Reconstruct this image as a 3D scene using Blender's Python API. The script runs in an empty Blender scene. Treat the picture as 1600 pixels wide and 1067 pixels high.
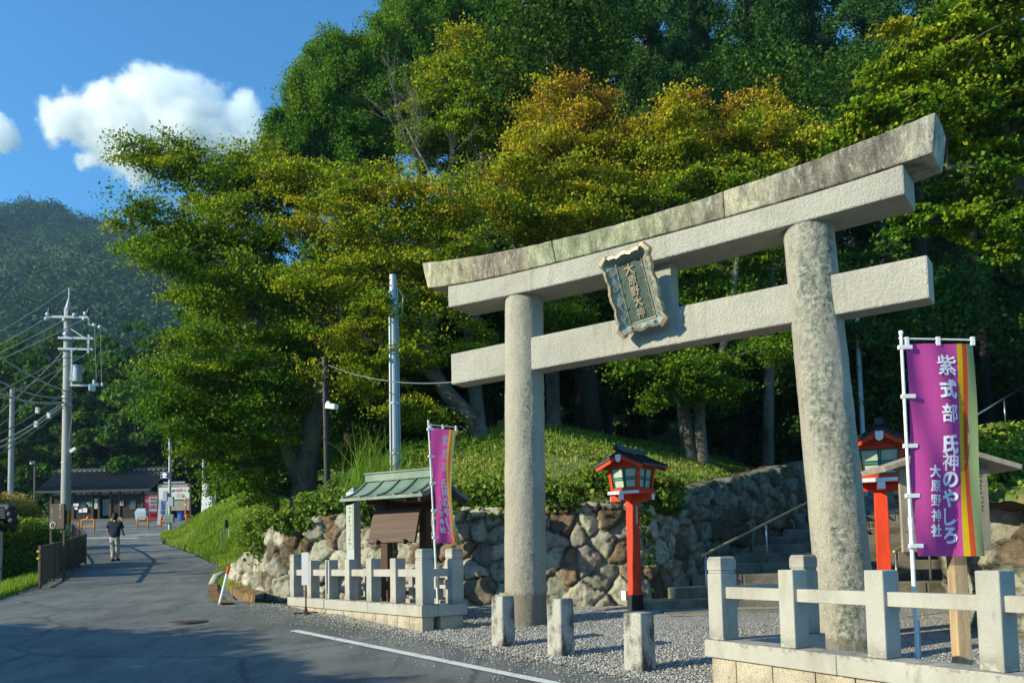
import bpy, bmesh, math, random
import numpy as np
from mathutils import Vector, Matrix

SC = bpy.context.scene
COL = SC.collection
R = math.radians
rng = np.random.default_rng(11)
random.seed(5)

# ------------------------------------------------------------------ camera, world, sun, exposure
F, CX, CY = 1300.0, 800.0, 789.5            # focal length and principal point, in pixels of the 1600-px photograph
PITCH, ROLL, CAMZ = R(3.63), R(1.2), 1.06
_r = Vector((1, 0, 0)); _w = Vector((0, math.cos(PITCH), math.sin(PITCH))); _u = Vector((0, -math.sin(PITCH), math.cos(PITCH)))
CR = _r * math.cos(ROLL) - _u * math.sin(ROLL)
CU = _u * math.cos(ROLL) + _r * math.sin(ROLL)
CW = _w
CO = Vector((0, 0, CAMZ))
cam = bpy.data.cameras.new('camera')
cam.sensor_width = 36.0; cam.sensor_fit = 'HORIZONTAL'
cam.lens = 36.0 * F / 1600.0
cam.shift_y = (CY - 533.5) / 1600.0
cam.clip_start = 0.1; cam.clip_end = 6000
camo = bpy.data.objects.new('camera', cam); COL.objects.link(camo)
camo.matrix_world = Matrix(((CR.x, CU.x, -CW.x, CO.x), (CR.y, CU.y, -CW.y, CO.y), (CR.z, CU.z, -CW.z, CO.z), (0, 0, 0, 1)))
SC.camera = camo

SUN_EL = R(23.0)
SUN_H = Vector((-0.915, -0.403)).normalized()
SUN_V = Vector((SUN_H.x * math.cos(SUN_EL), SUN_H.y * math.cos(SUN_EL), math.sin(SUN_EL)))
world = bpy.data.worlds.new('World'); SC.world = world; world.use_nodes = True
_nt = world.node_tree
_bg = _nt.nodes['Background']
_sky = _nt.nodes.new('ShaderNodeTexSky'); _sky.sky_type = 'NISHITA'; _sky.sun_disc = False
_sky.sun_elevation = SUN_EL; _sky.sun_rotation = math.atan2(SUN_H.x, SUN_H.y)
_sky.air_density = 1.0; _sky.dust_density = 0.0; _sky.ozone_density = 3.0
_tint = _nt.nodes.new('ShaderNodeMix'); _tint.data_type = 'RGBA'; _tint.blend_type = 'MULTIPLY'; _tint.inputs[0].default_value = 1.0
_tint.inputs[7].default_value = (.46, 1.02, 1.26, 1)                # the photograph's cool, saturated blue
_nt.links.new(_sky.outputs[0], _tint.inputs[6]); _nt.links.new(_tint.outputs[2], _bg.inputs[0]); _bg.inputs[1].default_value = 0.135
sun = bpy.data.lights.new('sun', 'SUN'); sun.energy = 5.0; sun.angle = R(0.53); sun.color = (1.0, 0.93, 0.68)
suno = bpy.data.objects.new('sun', sun); COL.objects.link(suno); suno.location = (-30, -12, 30)
suno.rotation_euler = SUN_V.to_track_quat('Z', 'Y').to_euler()
SC.view_settings.view_transform = 'Standard'; SC.view_settings.look = 'None'
SC.view_settings.exposure = 0.55; SC.view_settings.gamma = 1.0
try: SC.view_settings.use_curve_mapping = False
except Exception: pass
SC.cycles.use_denoising = True
try: SC.cycles.denoiser = 'OPENIMAGEDENOISE'
except Exception: pass
SC.cycles.max_bounces = 14; SC.cycles.diffuse_bounces = 3; SC.cycles.transmission_bounces = 4; SC.cycles.glossy_bounces = 3
SC.cycles.volume_bounces = 12
SC.cycles.sample_clamp_indirect = 4.0

# ------------------------------------------------------------------ measuring helpers
def ray(px, py):
    return CR * ((px - CX) / F) + CU * ((CY - py) / F) + CW
def P(px, py, Y):
    d = ray(px, py); k = Y / d.y
    return CO + d * k
def hit_plane(px, py, p0, n):
    d = ray(px, py); k = (p0 - CO).dot(n) / d.dot(n)
    return CO + d * k
_HY = [-40, -20, 0, 8.4, 12.4, 16.5, 21, 26, 31, 36, 40, 44, 55, 65, 75, 400]
_HZ = [-2.2, -1.8, -.75, -.25, 0, .25, .5, .85, 1.25, 1.75, 2.1, 2.6, 3.55, 4.8, 5.0, 5.2]
def Hr(y): return np.interp(y, _HY, _HZ)
def hr(y): return float(np.interp(y, _HY, _HZ))
_RY = [-40, 0, 8.17, 12.17, 16.4, 17.6, 22, 26, 33, 40, 44, 50, 60, 80]
_RX = [43.0, 8.8, 1.83, -1.59, -4.55, -5.9, -7.2, -8.8, -12.6, -16.8, -18.6, -20, -22, -22]
_LY = [-40, 0, 9, 15, 18.5, 22, 29.5, 33, 38, 44, 60, 80]
_LX = [-4, -7, -9.2, -11.1, -11.5, -12.6, -15.7, -18.6, -24, -36, -46, -46]
def road_r(y): return np.interp(y, _RY, _RX)
def road_l(y): return np.interp(y, _LY, _LX)
WALL = [(-7.4, 21.5), (-6.3, 19.4), (-5.15, 17.5), (-4.2, 17.0), (-1, 15.3), (1.1, 14.65), (2.2, 14.75), (2.85, 15.2), (4.4, 17.4), (6.8, 20.6), (10.5, 26)]
MOUND = WALL + [(14.5, 33), (60, 60), (60, 140), (-60, 140), (-24, 80), (-21.4, 60), (-19.6, 48), (-18.0, 43.6), (-16.2, 40), (-12.2, 33.4), (-8.6, 26.5), (-7.9, 23)]
RWALL = [(16, 7.2), (9.5, 8.9), (6.6, 9.7), (5.95, 10.4), (6.6, 12.6), (8.0, 15.5), (11, 20.5)]
RMOUND = RWALL + [(14.5, 26), (20, 34), (60, 34), (60, -10), (20, 4)]
def sdist(x, y, poly, closed=True):
    x = np.asarray(x, float); y = np.asarray(y, float)
    d2 = np.full(x.shape, 1e18); inside = np.zeros(x.shape, bool); seg = np.zeros(x.shape, int)
    n = len(poly)
    for i in range(n):
        ax, ay = poly[i]; bx, by = poly[(i + 1) % n]
        ex, ey = bx - ax, by - ay
        t = np.clip(((x - ax) * ex + (y - ay) * ey) / (ex * ex + ey * ey), 0, 1)
        q = (x - ax - t * ex) ** 2 + (y - ay - t * ey) ** 2
        m = q < d2; d2 = np.where(m, q, d2); seg = np.where(m, i, seg)
        c = ((ay > y) != (by > y)) & (x < (bx - ax) * (y - ay) / (by - ay + 1e-12) + ax)
        inside ^= c
    d = np.sqrt(d2)
    return np.where(inside, d, -d), seg
def vnoise(x, y, s=1.0, seed=0):
    x = np.asarray(x, float) / s + seed * 17.3; y = np.asarray(y, float) / s + seed * 9.1
    xi = np.floor(x); yi = np.floor(y); fx = x - xi; fy = y - yi
    fx = fx * fx * (3 - 2 * fx); fy = fy * fy * (3 - 2 * fy)
    def h(a, b):
        v = np.sin(a * 127.1 + b * 311.7 + seed * 3.7) * 43758.5453
        return v - np.floor(v)
    return (h(xi, yi) * (1 - fx) + h(xi + 1, yi) * fx) * (1 - fy) + (h(xi, yi + 1) * (1 - fx) + h(xi + 1, yi + 1) * fx) * fy - .5
def wall_h(seg):                                     # retaining height on each edge of MOUND
    hw = np.zeros(len(MOUND)); hw[:len(WALL) - 1] = [.5, 1.1, 1.7, 1.75, 1.85, 1.9, 1.9, 1.9, 1.9, 1.7]
    return hw[seg]
def mound_z(x, y):
    d, seg = sdist(x, y, MOUND)
    hw = wall_h(seg)
    dd = np.maximum(d - .18, 0)
    rise = 2.6 * (1 - np.exp(-dd / 5.0)) + .055 * np.minimum(dd, 60)
    x = np.asarray(x, float); y = np.asarray(y, float)
    z = Hr(np.minimum(y, 30 + 200 * np.clip((-5 - x) / 4, 0, 1))) + hw * np.clip((d - .38) / .25, 0, 1) + rise * (1 + .35 * (hw == 0))
    z = z + .10 * vnoise(x, y, 1.7, 3) * np.clip(dd, 0, 1) + .25 * vnoise(x, y, 5, 4) * np.clip(dd / 3, 0, 1)
    y = np.asarray(y)
    return z + .3 * np.clip(y - 62, 0, 80) * np.clip((-np.asarray(x) + 10) / 30, 0, 1) + .55 * np.clip(y - 33, 0, 45) * np.clip((np.asarray(x) + 12) / 18, 0, 1), d
def rmound_z(x, y):
    d, seg = sdist(x, y, RMOUND)
    dd = np.maximum(d - .18, 0)
    z = Hr(np.minimum(y, 20)) + np.where(seg < len(RWALL) - 1, 1.75, 0.4) * np.clip((d - .05) / .25, 0, 1) + 1.9 * (1 - np.exp(-dd / 4.0)) + .08 * vnoise(x, y, 1.5, 6)
    return z, d
def gz(x, y):                                        # height of whatever ground is on top at a point
    z = hr(y)
    a, d = mound_z(np.array([x]), np.array([y]))
    if d[0] > 0.2: return float(a[0])
    a, d = rmound_z(np.array([x]), np.array([y]))
    if d[0] > 0.2: return float(a[0])
    return float(base_z(np.array([x]), np.array([y]))[0])
def base_z(x, y):
    z = Hr(y) - .035
    l = road_l(y) - .5 - x                            # left of the road the ground falls away
    z = z - np.clip(l, 0, 3) * .22 * np.clip((46 - y) / 12, 0, 1)
    corr = (x > np.interp(y, [13.5, 15.2, 20.6, 26, 34], [1.0, 2.9, 6.8, 10.5, 14])) & (y > 13.6) & (y < 60)
    z = np.where(corr, np.minimum(Hr(y) * 0 + .1 + .222 * (y - 14.2) - .35, 4.6), z)
    z = z + np.where(x < -18, .33 * np.clip(y - 76, 0, 90), 0)
    return z

# ------------------------------------------------------------------ object helpers
LOC = {}
def tag(o, label=None, cat=None, group=None, kind=None):
    if label: o['label'] = label
    if cat: o['category'] = cat
    if group: o['group'] = group
    if kind: o['kind'] = kind
    return o
def thing(name, label, cat, loc=(0, 0, 0), rz=0.0, group=None):
    o = bpy.data.objects.new(name, None); COL.objects.link(o)
    o.empty_display_size = .2
    o.location = loc; o.rotation_euler = (0, 0, rz)
    LOC[o.name] = (Vector(loc), rz)
    return tag(o, label, cat, group)
def _tolocal(parent, v):
    l, rz = LOC[parent.name]
    v = np.asarray(v, float) - np.array(l)
    if rz:
        c, s = math.cos(-rz), math.sin(-rz)
        v = np.stack([v[:, 0] * c - v[:, 1] * s, v[:, 0] * s + v[:, 1] * c, v[:, 2]], 1)
    return v
def link(name, me, mats, parent=None, loc=None, smooth=False, bevel=0, seg=2):
    o = bpy.data.objects.new(name, me); COL.objects.link(o)
    for m in (mats if isinstance(mats, (list, tuple)) else [mats]): me.materials.append(m)
    if parent is not None:
        o.parent = parent; LOC[o.name] = LOC[parent.name]
    else:
        LOC[o.name] = (Vector(loc or (0, 0, 0)), 0.0)
        if loc is not None: o.location = loc
    if smooth:
        me.polygons.foreach_set('use_smooth', np.ones(len(me.polygons), bool))
    if bevel:
        b = o.modifiers.new('bevel', 'BEVEL'); b.width = bevel; b.segments = seg; b.limit_method = 'ANGLE'; b.angle_limit = R(35)
        b.harden_normals = False
    return o
def np_mesh(name, V, Q, attrs=None, attr_dom='FACE'):
    """mesh from (N,3) vertices and (M,k) faces"""
    me = bpy.data.meshes.new(name)
    V = np.ascontiguousarray(V, np.float32); Q = np.ascontiguousarray(Q, np.int32)
    k = Q.shape[1]
    me.vertices.add(len(V)); me.vertices.foreach_set('co', V.ravel())
    me.loops.add(Q.size); me.loops.foreach_set('vertex_index', Q.ravel())
    me.polygons.add(len(Q)); me.polygons.foreach_set('loop_start', np.arange(0, Q.size, k, dtype=np.int32))
    try: me.polygons.foreach_set('loop_total', np.full(len(Q), k, np.int32))
    except Exception: pass
    for an, av in (attrs or {}).items():
        a = me.attributes.new(an, 'FLOAT', attr_dom); a.data.foreach_set('value', np.ascontiguousarray(av, np.float32))
    me.update(calc_edges=True)
    return me
def grid_faces(nr, nc):
    i = np.arange(nr - 1)[:, None] * nc + np.arange(nc - 1)[None, :]
    i = i.ravel()
    return np.stack([i, i + 1, i + nc + 1, i + nc], 1)

class MB:
    def __init__(s): s.v = []; s.f = []; s.m = []
    def add(s, vs, fs, mi=0, M=None):
        b = len(s.v)
        for v in vs:
            v = Vector(v)
            s.v.append(M @ v if M is not None else v)
        for f in fs: s.f.append([b + i for i in f]); s.m.append(mi)
        return s
    def box(s, c, d, rz=0, mi=0, M=None, top=1.0):
        x, y, z = d[0] / 2, d[1] / 2, d[2] / 2
        vs = [(-x, -y, -z), (x, -y, -z), (x, y, -z), (-x, y, -z), (-x * top, -y * top, z), (x * top, -y * top, z), (x * top, y * top, z), (-x * top, y * top, z)]
        T = Matrix.Translation(Vector(c)) @ Matrix.Rotation(rz, 4, 'Z')
        if M is not None: T = M @ T
        return s.add(vs, [(0, 3, 2, 1), (4, 5, 6, 7), (0, 1, 5, 4), (1, 2, 6, 5), (2, 3, 7, 6), (3, 0, 4, 7)], mi, T)
    def bar(s, a, b, w, h, mi=0, up=(0, 0, 1)):
        a = Vector(a); b = Vector(b); d = (b - a); L = d.length; d.normalize()
        sd = d.cross(Vector(up))
        if sd.length < 1e-4: sd = Vector((1, 0, 0))
        sd.normalize(); u = sd.cross(d)
        vs = []
        for p in (a, b):
            for i, j in ((-1, -1), (1, -1), (1, 1), (-1, 1)): vs.append(p + sd * i * w / 2 + u * j * h / 2)
        return s.add(vs, [(0, 1, 2, 3), (7, 6, 5, 4), (0, 4, 5, 1), (1, 5, 6, 2), (2, 6, 7, 3), (3, 7, 4, 0)], mi)
    def tube(s, path, rad, n=8, mi=0, caps=True):
        path = [Vector(p) for p in path]
        if not hasattr(rad, '__len__'): rad = [rad] * len(path)
        prev = None; rings = []
        b = len(s.v)
        for i, p in enumerate(path):
            d = (path[min(i + 1, len(path) - 1)] - path[max(i - 1, 0)])
            if d.length < 1e-9: d = Vector((0, 0, 1))
            d.normalize()
            if prev is None:
                a = d.orthogonal().normalized()
            else:
                a = prev - d * prev.dot(d)
                a = a.normalized() if a.length > 1e-6 else d.orthogonal().normalized()
            prev = a; c = d.cross(a)
            for k in range(n):
                t = 2 * math.pi * k / n
                s.v.append(p + (a * math.cos(t) + c * math.sin(t)) * rad[i])
        for i in range(len(path) - 1):
            for k in range(n):
                k2 = (k + 1) % n
                s.f.append([b + i * n + k, b + i * n + k2, b + (i + 1) * n + k2, b + (i + 1) * n + k]); s.m.append(mi)
        if caps:
            s.f.append([b + k for k in reversed(range(n))]); s.m.append(mi)
            e = b + (len(path) - 1) * n
            s.f.append([e + k for k in range(n)]); s.m.append(mi)
        return s
    def cyl(s, c, r, h, n=16, mi=0, r2=None):
        return s.tube([Vector(c), Vector(c) + Vector((0, 0, h))], [r, r if r2 is None else r2], n, mi)
    def sphere(s, c, r, n=10, m=6, mi=0):
        r = r if hasattr(r, '__len__') else (r, r, r)
        vs = [(c[0], c[1], c[2] - r[2])]
        for i in range(1, m):
            t = math.pi * i / m
            for k in range(n):
                p = 2 * math.pi * k / n
                vs.append((c[0] + r[0] * math.sin(t) * math.cos(p), c[1] + r[1] * math.sin(t) * math.sin(p), c[2] - r[2] * math.cos(t)))
        vs.append((c[0], c[1], c[2] + r[2])); fs = []
        for k in range(n): fs.append((0, 1 + (k + 1) % n, 1 + k))
        for i in range(m - 2):
            for k in range(n):
                a = 1 + i * n + k; b2 = 1 + i * n + (k + 1) % n
                fs.append((a, b2, b2 + n, a + n))
        e = len(vs) - 1; st = 1 + (m - 2) * n
        for k in range(n): fs.append((st + k, st + (k + 1) % n, e))
        return s.add(vs, fs, mi)
    def prism(s, poly, h, M=None, mi=0):
        """polygon in local XY (counter-clockwise) swept along local Z by h"""
        n = len(poly)
        vs = [(p[0], p[1], 0) for p in poly] + [(p[0], p[1], h) for p in poly]
        fs = [tuple(reversed(range(n))), tuple(range(n, 2 * n))] + [(i, (i + 1) % n, n + (i + 1) % n, n + i) for i in range(n)]
        return s.add(vs, fs, mi, M)
    def build(s, name, mats, parent=None, world=True, loc=None, smooth=False, bevel=0, seg=2):
        me = bpy.data.meshes.new(name)
        V = np.array([tuple(v) for v in s.v], float).reshape(-1, 3)
        if parent is not None and world: V = _tolocal(parent, V)
        elif parent is None and loc is not None and world: V = V - np.array(loc)
        me.from_pydata([tuple(v) for v in V], [], s.f)
        me.polygons.foreach_set('material_index', np.array(s.m, np.int32))
        me.update()
        return link(name, me, mats, parent, loc, smooth, bevel, seg)

def dup(o, loc, rz=None, label=None, group=None, scale=None):
    def cp(x, par):
        c = x.copy(); COL.objects.link(c)
        if par is not None: c.parent = par
        for ch in list(x.children): cp(ch, c)
        return c
    c = cp(o, None)
    c.location = loc
    if rz is not None: c.rotation_euler = (0, 0, rz)
    if label: c['label'] = label
    if group: c['group'] = group
    if scale is not None: c.scale = scale if hasattr(scale, '__len__') else (scale,) * 3
    return c

def text_mb(items, M, extrude=.002, embolden=0.0, cuts=None, warp=None, mb=None, mi=0):
    """items: (string, x, y, size) in the plane of M (local X right, Y up, Z out of the face)"""
    mb = mb or MB()
    for body, x, y, size in items:
        cu = bpy.data.curves.new('glyphs', 'FONT'); cu.body = body; cu.size = size; cu.align_x = 'CENTER'; cu.align_y = 'CENTER'
        cu.extrude = extrude; cu.offset = (embolden if body in 'のやしろ大式氏入口社' else embolden * .3) * size; cu.resolution_u = 3
        ob = bpy.data.objects.new('glyphs', cu); COL.objects.link(ob)
        dg = bpy.context.evaluated_depsgraph_get()
        me = bpy.data.meshes.new_from_object(ob.evaluated_get(dg))
        bpy.data.objects.remove(ob); bpy.data.curves.remove(cu)
        bm = bmesh.new(); bm.from_mesh(me); bpy.data.meshes.remove(me)
        if cuts:
            for ax in (0, 1):
                co = [v.co[ax] for v in bm.verts]
                if not co: continue
                k = min(co) + cuts
                while k < max(co):
                    no = Vector((1, 0, 0)) if ax == 0 else Vector((0, 1, 0))
                    bmesh.ops.bisect_plane(bm, geom=bm.verts[:] + bm.edges[:] + bm.faces[:], plane_co=no * k, plane_no=no)
                    k += cuts
        bm.verts.index_update()
        ys = [v.co.y for v in bm.verts]; xs = [v.co.x for v in bm.verts]
        cy = (max(ys) + min(ys)) / 2 if ys else 0; cx = (max(xs) + min(xs)) / 2 if xs else 0
        vs = []
        for v in bm.verts:
            q = Vector((v.co.x - cx + x, v.co.y - cy + y, v.co.z + extrude))
            if warp: q = warp(q)
            vs.append(q)
        mb.add(vs, [[v.index for v in f.verts] for f in bm.faces], mi, M)
        bm.free()
    return mb

# ------------------------------------------------------------------ materials
def _n(nt, t, **kw):
    n = nt.nodes.new(t)
    for k, v in kw.items(): setattr(n, k, v)
    return n
def new_mat(name):
    m = bpy.data.materials.new(name); m.use_nodes = True
    nt = m.node_tree
    return m, nt, nt.nodes['Principled BSDF']
def noise_node(nt, scale, detail=4, rough=.55, vec=None, dist=0):
    n = _n(nt, 'ShaderNodeTexNoise'); n.inputs['Scale'].default_value = scale; n.inputs['Detail'].default_value = detail
    n.inputs['Roughness'].default_value = rough; n.inputs['Distortion'].default_value = dist
    if vec is not None: nt.links.new(vec, n.inputs['Vector'])
    return n
def ramp(nt, src, stops, interp='LINEAR'):
    r = _n(nt, 'ShaderNodeValToRGB'); r.color_ramp.interpolation = interp
    el = r.color_ramp.elements
    while len(el) > 1: el.remove(el[-1])
    el[0].position = stops[0][0]; el[0].color = tuple(stops[0][1]) + (1,)
    for p, c in stops[1:]:
        e = el.new(p); e.color = tuple(c) + (1,)
    nt.links.new(src, r.inputs[0])
    return r
def mix(nt, a, b, fac, mode='MIX'):
    m = _n(nt, 'ShaderNodeMix', data_type='RGBA', blend_type=mode)
    for sock, val in ((m.inputs[0], fac), (m.inputs[6], a), (m.inputs[7], b)):
        if hasattr(val, 'is_linked'): nt.links.new(val, sock)
        elif hasattr(val, '__len__'): sock.default_value = tuple(val)[:3] + (1,)
        else: sock.default_value = val
    return m.outputs[2]
def mathn(nt, op, a, b=None, clamp=False):
    m = _n(nt, 'ShaderNodeMath', operation=op); m.use_clamp = clamp
    for i, v in enumerate((a, b)):
        if v is None: continue
        if hasattr(v, 'is_linked'): nt.links.new(v, m.inputs[i])
        else: m.inputs[i].default_value = v
    return m.outputs[0]
def objco(nt, scale=(1, 1, 1)):
    tc = _n(nt, 'ShaderNodeTexCoord')
    if scale == (1, 1, 1): return tc.outputs['Object']
    mp = _n(nt, 'ShaderNodeMapping'); mp.inputs['Scale'].default_value = scale
    nt.links.new(tc.outputs['Object'], mp.inputs[0]); return mp.outputs[0]
def bump(nt, bsdf, src, strength=.3, dist=.01):
    b = _n(nt, 'ShaderNodeBump'); b.inputs['Strength'].default_value = strength; b.inputs['Distance'].default_value = dist
    nt.links.new(src, b.inputs['Height']); nt.links.new(b.outputs[0], bsdf.inputs['Normal'])
def mat(name, col, rough=.6, var=.18, scale=3.0, fine=40.0, bumps=.15, spec=.3, metal=0.0, stretch=(1, 1, 1), col2=None, bdist=.005):
    m, nt, b = new_mat(name)
    co = objco(nt, stretch)
    n1 = noise_node(nt, scale, 5, .6, co); n2 = noise_node(nt, fine, 3, .6, co)
    c = np.array(col)
    a = tuple(np.clip(c * (1 - var), 0, 1)); d = tuple(np.clip(c * (1 + var), 0, 1)) if col2 is None else col2
    r1 = ramp(nt, n1.outputs[0], [(.3, a), (.7, d)])
    r2 = ramp(nt, n2.outputs[0], [(.3, (1 - var * .7,) * 3), (.7, (1 + var * .5,) * 3)])
    nt.links.new(mix(nt, r1.outputs[0], r2.outputs[0], 1.0, 'MULTIPLY'), b.inputs['Base Color'])
    b.inputs['Roughness'].default_value = rough; b.inputs['Metallic'].default_value = metal
    b.inputs['Specular IOR Level'].default_value = spec
    if bumps: bump(nt, b, n2.outputs[0], bumps, bdist)
    return m
def granite(name, base, stains=(), speck=.25, fine=95, bumps=.5, rough=.85, bdist=.012):
    """base colour with mineral specks, then stains: (colour, noise scale, stretch, low, high, amount)"""
    m, nt, b = new_mat(name)
    co = objco(nt)
    n2 = noise_node(nt, fine, 2, .7, co); n3 = noise_node(nt, 28, 4, .65, co); n1 = noise_node(nt, 1.3, 4, .55, co)
    c = np.array(base)
    r1 = ramp(nt, n1.outputs[0], [(.3, tuple(c * .86)), (.7, tuple(np.clip(c * 1.1, 0, 1)))])
    r2 = ramp(nt, n2.outputs[0], [(.36, (1 - speck * 1.7,) * 3), (.5, (1,) * 3), (.68, (1 + speck * .6,) * 3)])
    out = mix(nt, r1.outputs[0], r2.outputs[0], 1.0, 'MULTIPLY')
    for colr, sc, st, lo, hi, amt in stains:
        sn = noise_node(nt, sc, 7, .68, objco(nt, st))
        f = ramp(nt, sn.outputs[0], [(lo, (0, 0, 0)), (hi, (amt,) * 3)])
        out = mix(nt, out, colr, f.outputs[0])
    nt.links.new(out, b.inputs['Base Color'])
    b.inputs['Roughness'].default_value = rough; b.inputs['Specular IOR Level'].default_value = .2
    h = mathn(nt, 'ADD', mathn(nt, 'MULTIPLY', n2.outputs[0], .5), n3.outputs[0])
    bump(nt, b, h, bumps, bdist)
    return m
def leaf_mat(name, stops, trans=.4, rough=.65, spec=.12):
    """colour from the per-leaf 'tint' (0 green .. 1 autumn), brightness from 'rnd'"""
    m, nt, b = new_mat(name)
    at = _n(nt, 'ShaderNodeAttribute', attribute_name='tint'); ar = _n(nt, 'ShaderNodeAttribute', attribute_name='rnd')
    r = ramp(nt, at.outputs['Fac'], stops)
    v = ramp(nt, ar.outputs['Fac'], [(0, (.42,) * 3), (1, (1.45,) * 3)])
    c = mix(nt, r.outputs[0], v.outputs[0], 1.0, 'MULTIPLY')
    nt.links.new(c, b.inputs['Base Color'])
    b.inputs['Roughness'].default_value = rough; b.inputs['Specular IOR Level'].default_value = spec
    tr = _n(nt, 'ShaderNodeBsdfTranslucent')
    c2 = mix(nt, c, (1.25, 1.35, .6), 1.0, 'MULTIPLY'); nt.links.new(c2, tr.inputs[0])
    ms = _n(nt, 'ShaderNodeMixShader'); ms.inputs[0].default_value = trans
    nt.links.new(b.outputs[0], ms.inputs[1]); nt.links.new(tr.outputs[0], ms.inputs[2])
    nt.links.new(ms.outputs[0], nt.nodes['Material Output'].inputs[0])
    return m

M = {}
M['granite'] = granite('granite_pale', (.48, .44, .37), [((.34, .31, .26), 1.1, (1, 1, 2.5), .52, .8, .35)], speck=.22)
def fence_granite():
    m = granite('granite_fence', (.42, .405, .355), [((.22, .18, .12), 2.2, (1, 1, .35), .5, .74, .6), ((.10, .09, .075), 5, (1, 1, .3), .6, .72, .5)], speck=.15, fine=190, bumps=.3)
    nt = m.node_tree; b = nt.nodes['Principled BSDF']; src = b.inputs['Base Color'].links[0].from_socket
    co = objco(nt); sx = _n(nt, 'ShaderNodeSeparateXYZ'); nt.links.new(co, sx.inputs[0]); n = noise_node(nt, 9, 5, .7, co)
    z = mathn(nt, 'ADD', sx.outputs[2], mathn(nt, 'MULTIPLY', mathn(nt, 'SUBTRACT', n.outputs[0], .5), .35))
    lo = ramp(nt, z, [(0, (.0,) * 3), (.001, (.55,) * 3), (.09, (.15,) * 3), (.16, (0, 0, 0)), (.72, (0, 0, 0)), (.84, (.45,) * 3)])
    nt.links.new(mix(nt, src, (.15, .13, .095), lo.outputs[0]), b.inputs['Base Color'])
    return m
M['granite_fence'] = fence_granite()
M['granite_fence_plain'] = granite('granite_fence', (.40, .385, .34), [((.22, .18, .12), 2.2, (1, 1, .35), .5, .74, .6), ((.10, .09, .075), 5, (1, 1, .3), .6, .72, .55)], speck=.15, fine=190, bumps=.3)
M['granite_old'] = granite('granite_weathered', (.45, .43, .38), [((.03, .027, .025), 2.0, (1, 1, .55), .46, .56, .85), ((.42, .41, .36), 9, (1, 1, 1), .6, .66, .6)], speck=.25, bumps=.6)
M['plinth_rock'] = granite('plinth_rock', (.46, .40, .30), [((.16, .13, .09), 2.3, (1, 1, 1), .48, .75, .7)], speck=.2, fine=60, bumps=.7)
M['asphalt'] = None
M['red'] = mat('vermilion_paint', (.66, .05, .012), .6, .24, 1.6, 26, .18, .25, 0, (5, 5, .7))
M['darkred'] = mat('vermilion_side', (.40, .05, .03), .5, .12)
M['black_metal'] = mat('black_coated_metal', (.010, .010, .011), .5, .2, 3, 50, .05, .4)
M['white'] = mat('white_paint', (.78, .77, .74), .5, .06, 2, 40, .05)
M['offwhite'] = mat('paper_panel', (.44, .48, .38), .7, .08, 3, 30, .03)
M['green_paint'] = mat('green_lattice', (.012, .13, .075), .5, .15)
M['steel'] = mat('stainless_steel', (.55, .55, .54), .28, .08, 3, 60, .03, .5, .9)
M['galv'] = mat('galvanised_steel', (.36, .39, .41), .5, .12, 2, 30, .04, .5, .35, (1, 1, .2))
M['concrete'] = mat('pole_concrete', (.38, .37, .345), .85, .14, 1.5, 60, .15, .2, 0, (1, 1, .3))
M['wood_dark'] = mat('dark_timber', (.075, .038, .022), .65, .35, 2, 24, .3, .3, 0, (1, 1, 12))
M['wood_board'] = mat('dark_board', (.085, .043, .027), .6, .35, 2, 24, .3, .3, 0, (.7, 1, 14))
M['wood_grey'] = mat('weathered_timber', (.34, .29, .22), .8, .3, 2, 30, .3, .2, 0, (10, 10, 1))
M['wood_new'] = mat('pale_timber', (.44, .31, .18), .7, .3, 2, 20, .2, .2, 0, (8, 8, .6))
M['bark'] = mat('maple_bark', (.105, .08, .055), .9, .45, 2.5, 22, .9, .1, 0, (1, 1, .35), (.20, .175, .135), .03)
M['bark_dark'] = mat('cedar_bark', (.05, .036, .028), .95, .4, 3, 20, .9, .1, 0, (1, 1, .15), None, .03)
M['bark_grey'] = mat('bare_twig_bark', (.30, .28, .24), .9, .25, 4, 30, .3)
M['copper'] = mat('verdigris_copper', (.155, .23, .175), .6, .22, 2.2, 30, .1, .35, .1, (1, 1, 1), (.25, .32, .25))
M['tile'] = mat('grey_roof_tile', (.035, .038, .047), .55, .25, 2, 20, .1, .4)
M['dark_roof'] = mat('black_sheet_roof', (.012, .012, .014), .45, .25, 2, 30, .06, .4)
M['orange'] = mat('orange_coating', (.66, .24, .022), .45, .1, 3, 30, .05, .4)
M['plaster'] = mat('white_plaster', (.66, .66, .62), .85, .06, 2, 30, .08)
M['plank_wall'] = mat('charred_planks', (.030, .020, .017), .75, .3, 2, 20, .25, .3, 0, (12, 12, 1))
M['glass'] = mat('window_glass', (.10, .14, .17), .12, .1, 2, 10, 0, .6)
M['gold'] = mat('gilt_metal', (.43, .35, .22), .5, .3, 6, 60, .15, .5, .6)
M['patina'] = mat('green_bronze', (.052, .088, .070), .55, .3, 7, 40, .12, .4, .25, (1, 1, 1), (.10, .145, .115))
M['patina_pale'] = mat('pale_bronze', (.24, .29, .27), .5, .15, 5, 40, .1, .4, .2)
M['skin'] = mat('skin', (.45, .26, .17), .6, .08)
M['navy'] = mat('navy_cloth', (.012, .018, .045), .85, .2, 5, 60, .2)
M['beige'] = mat('beige_cloth', (.50, .46, .37), .85, .12, 5, 60, .2)
M['hair'] = mat('black_hair', (.010, .009, .009), .6, .2)
M['rail_brown'] = mat('brown_coated_steel', (.085, .062, .050), .5, .2, 3, 40, .05, .4)
M['cable'] = mat('cable_sheath', (.16, .17, .17), .6, .1)
M['cable_pale'] = mat('pale_cable', (.42, .42, .40), .6, .1)
M['porcelain'] = mat('porcelain', (.7, .7, .7), .3, .05)
M['transformer'] = mat('transformer_grey', (.36, .40, .43), .5, .08)
M['sign_brown'] = mat('brown_sign', (.145, .095, .065), .55, .15)
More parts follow.
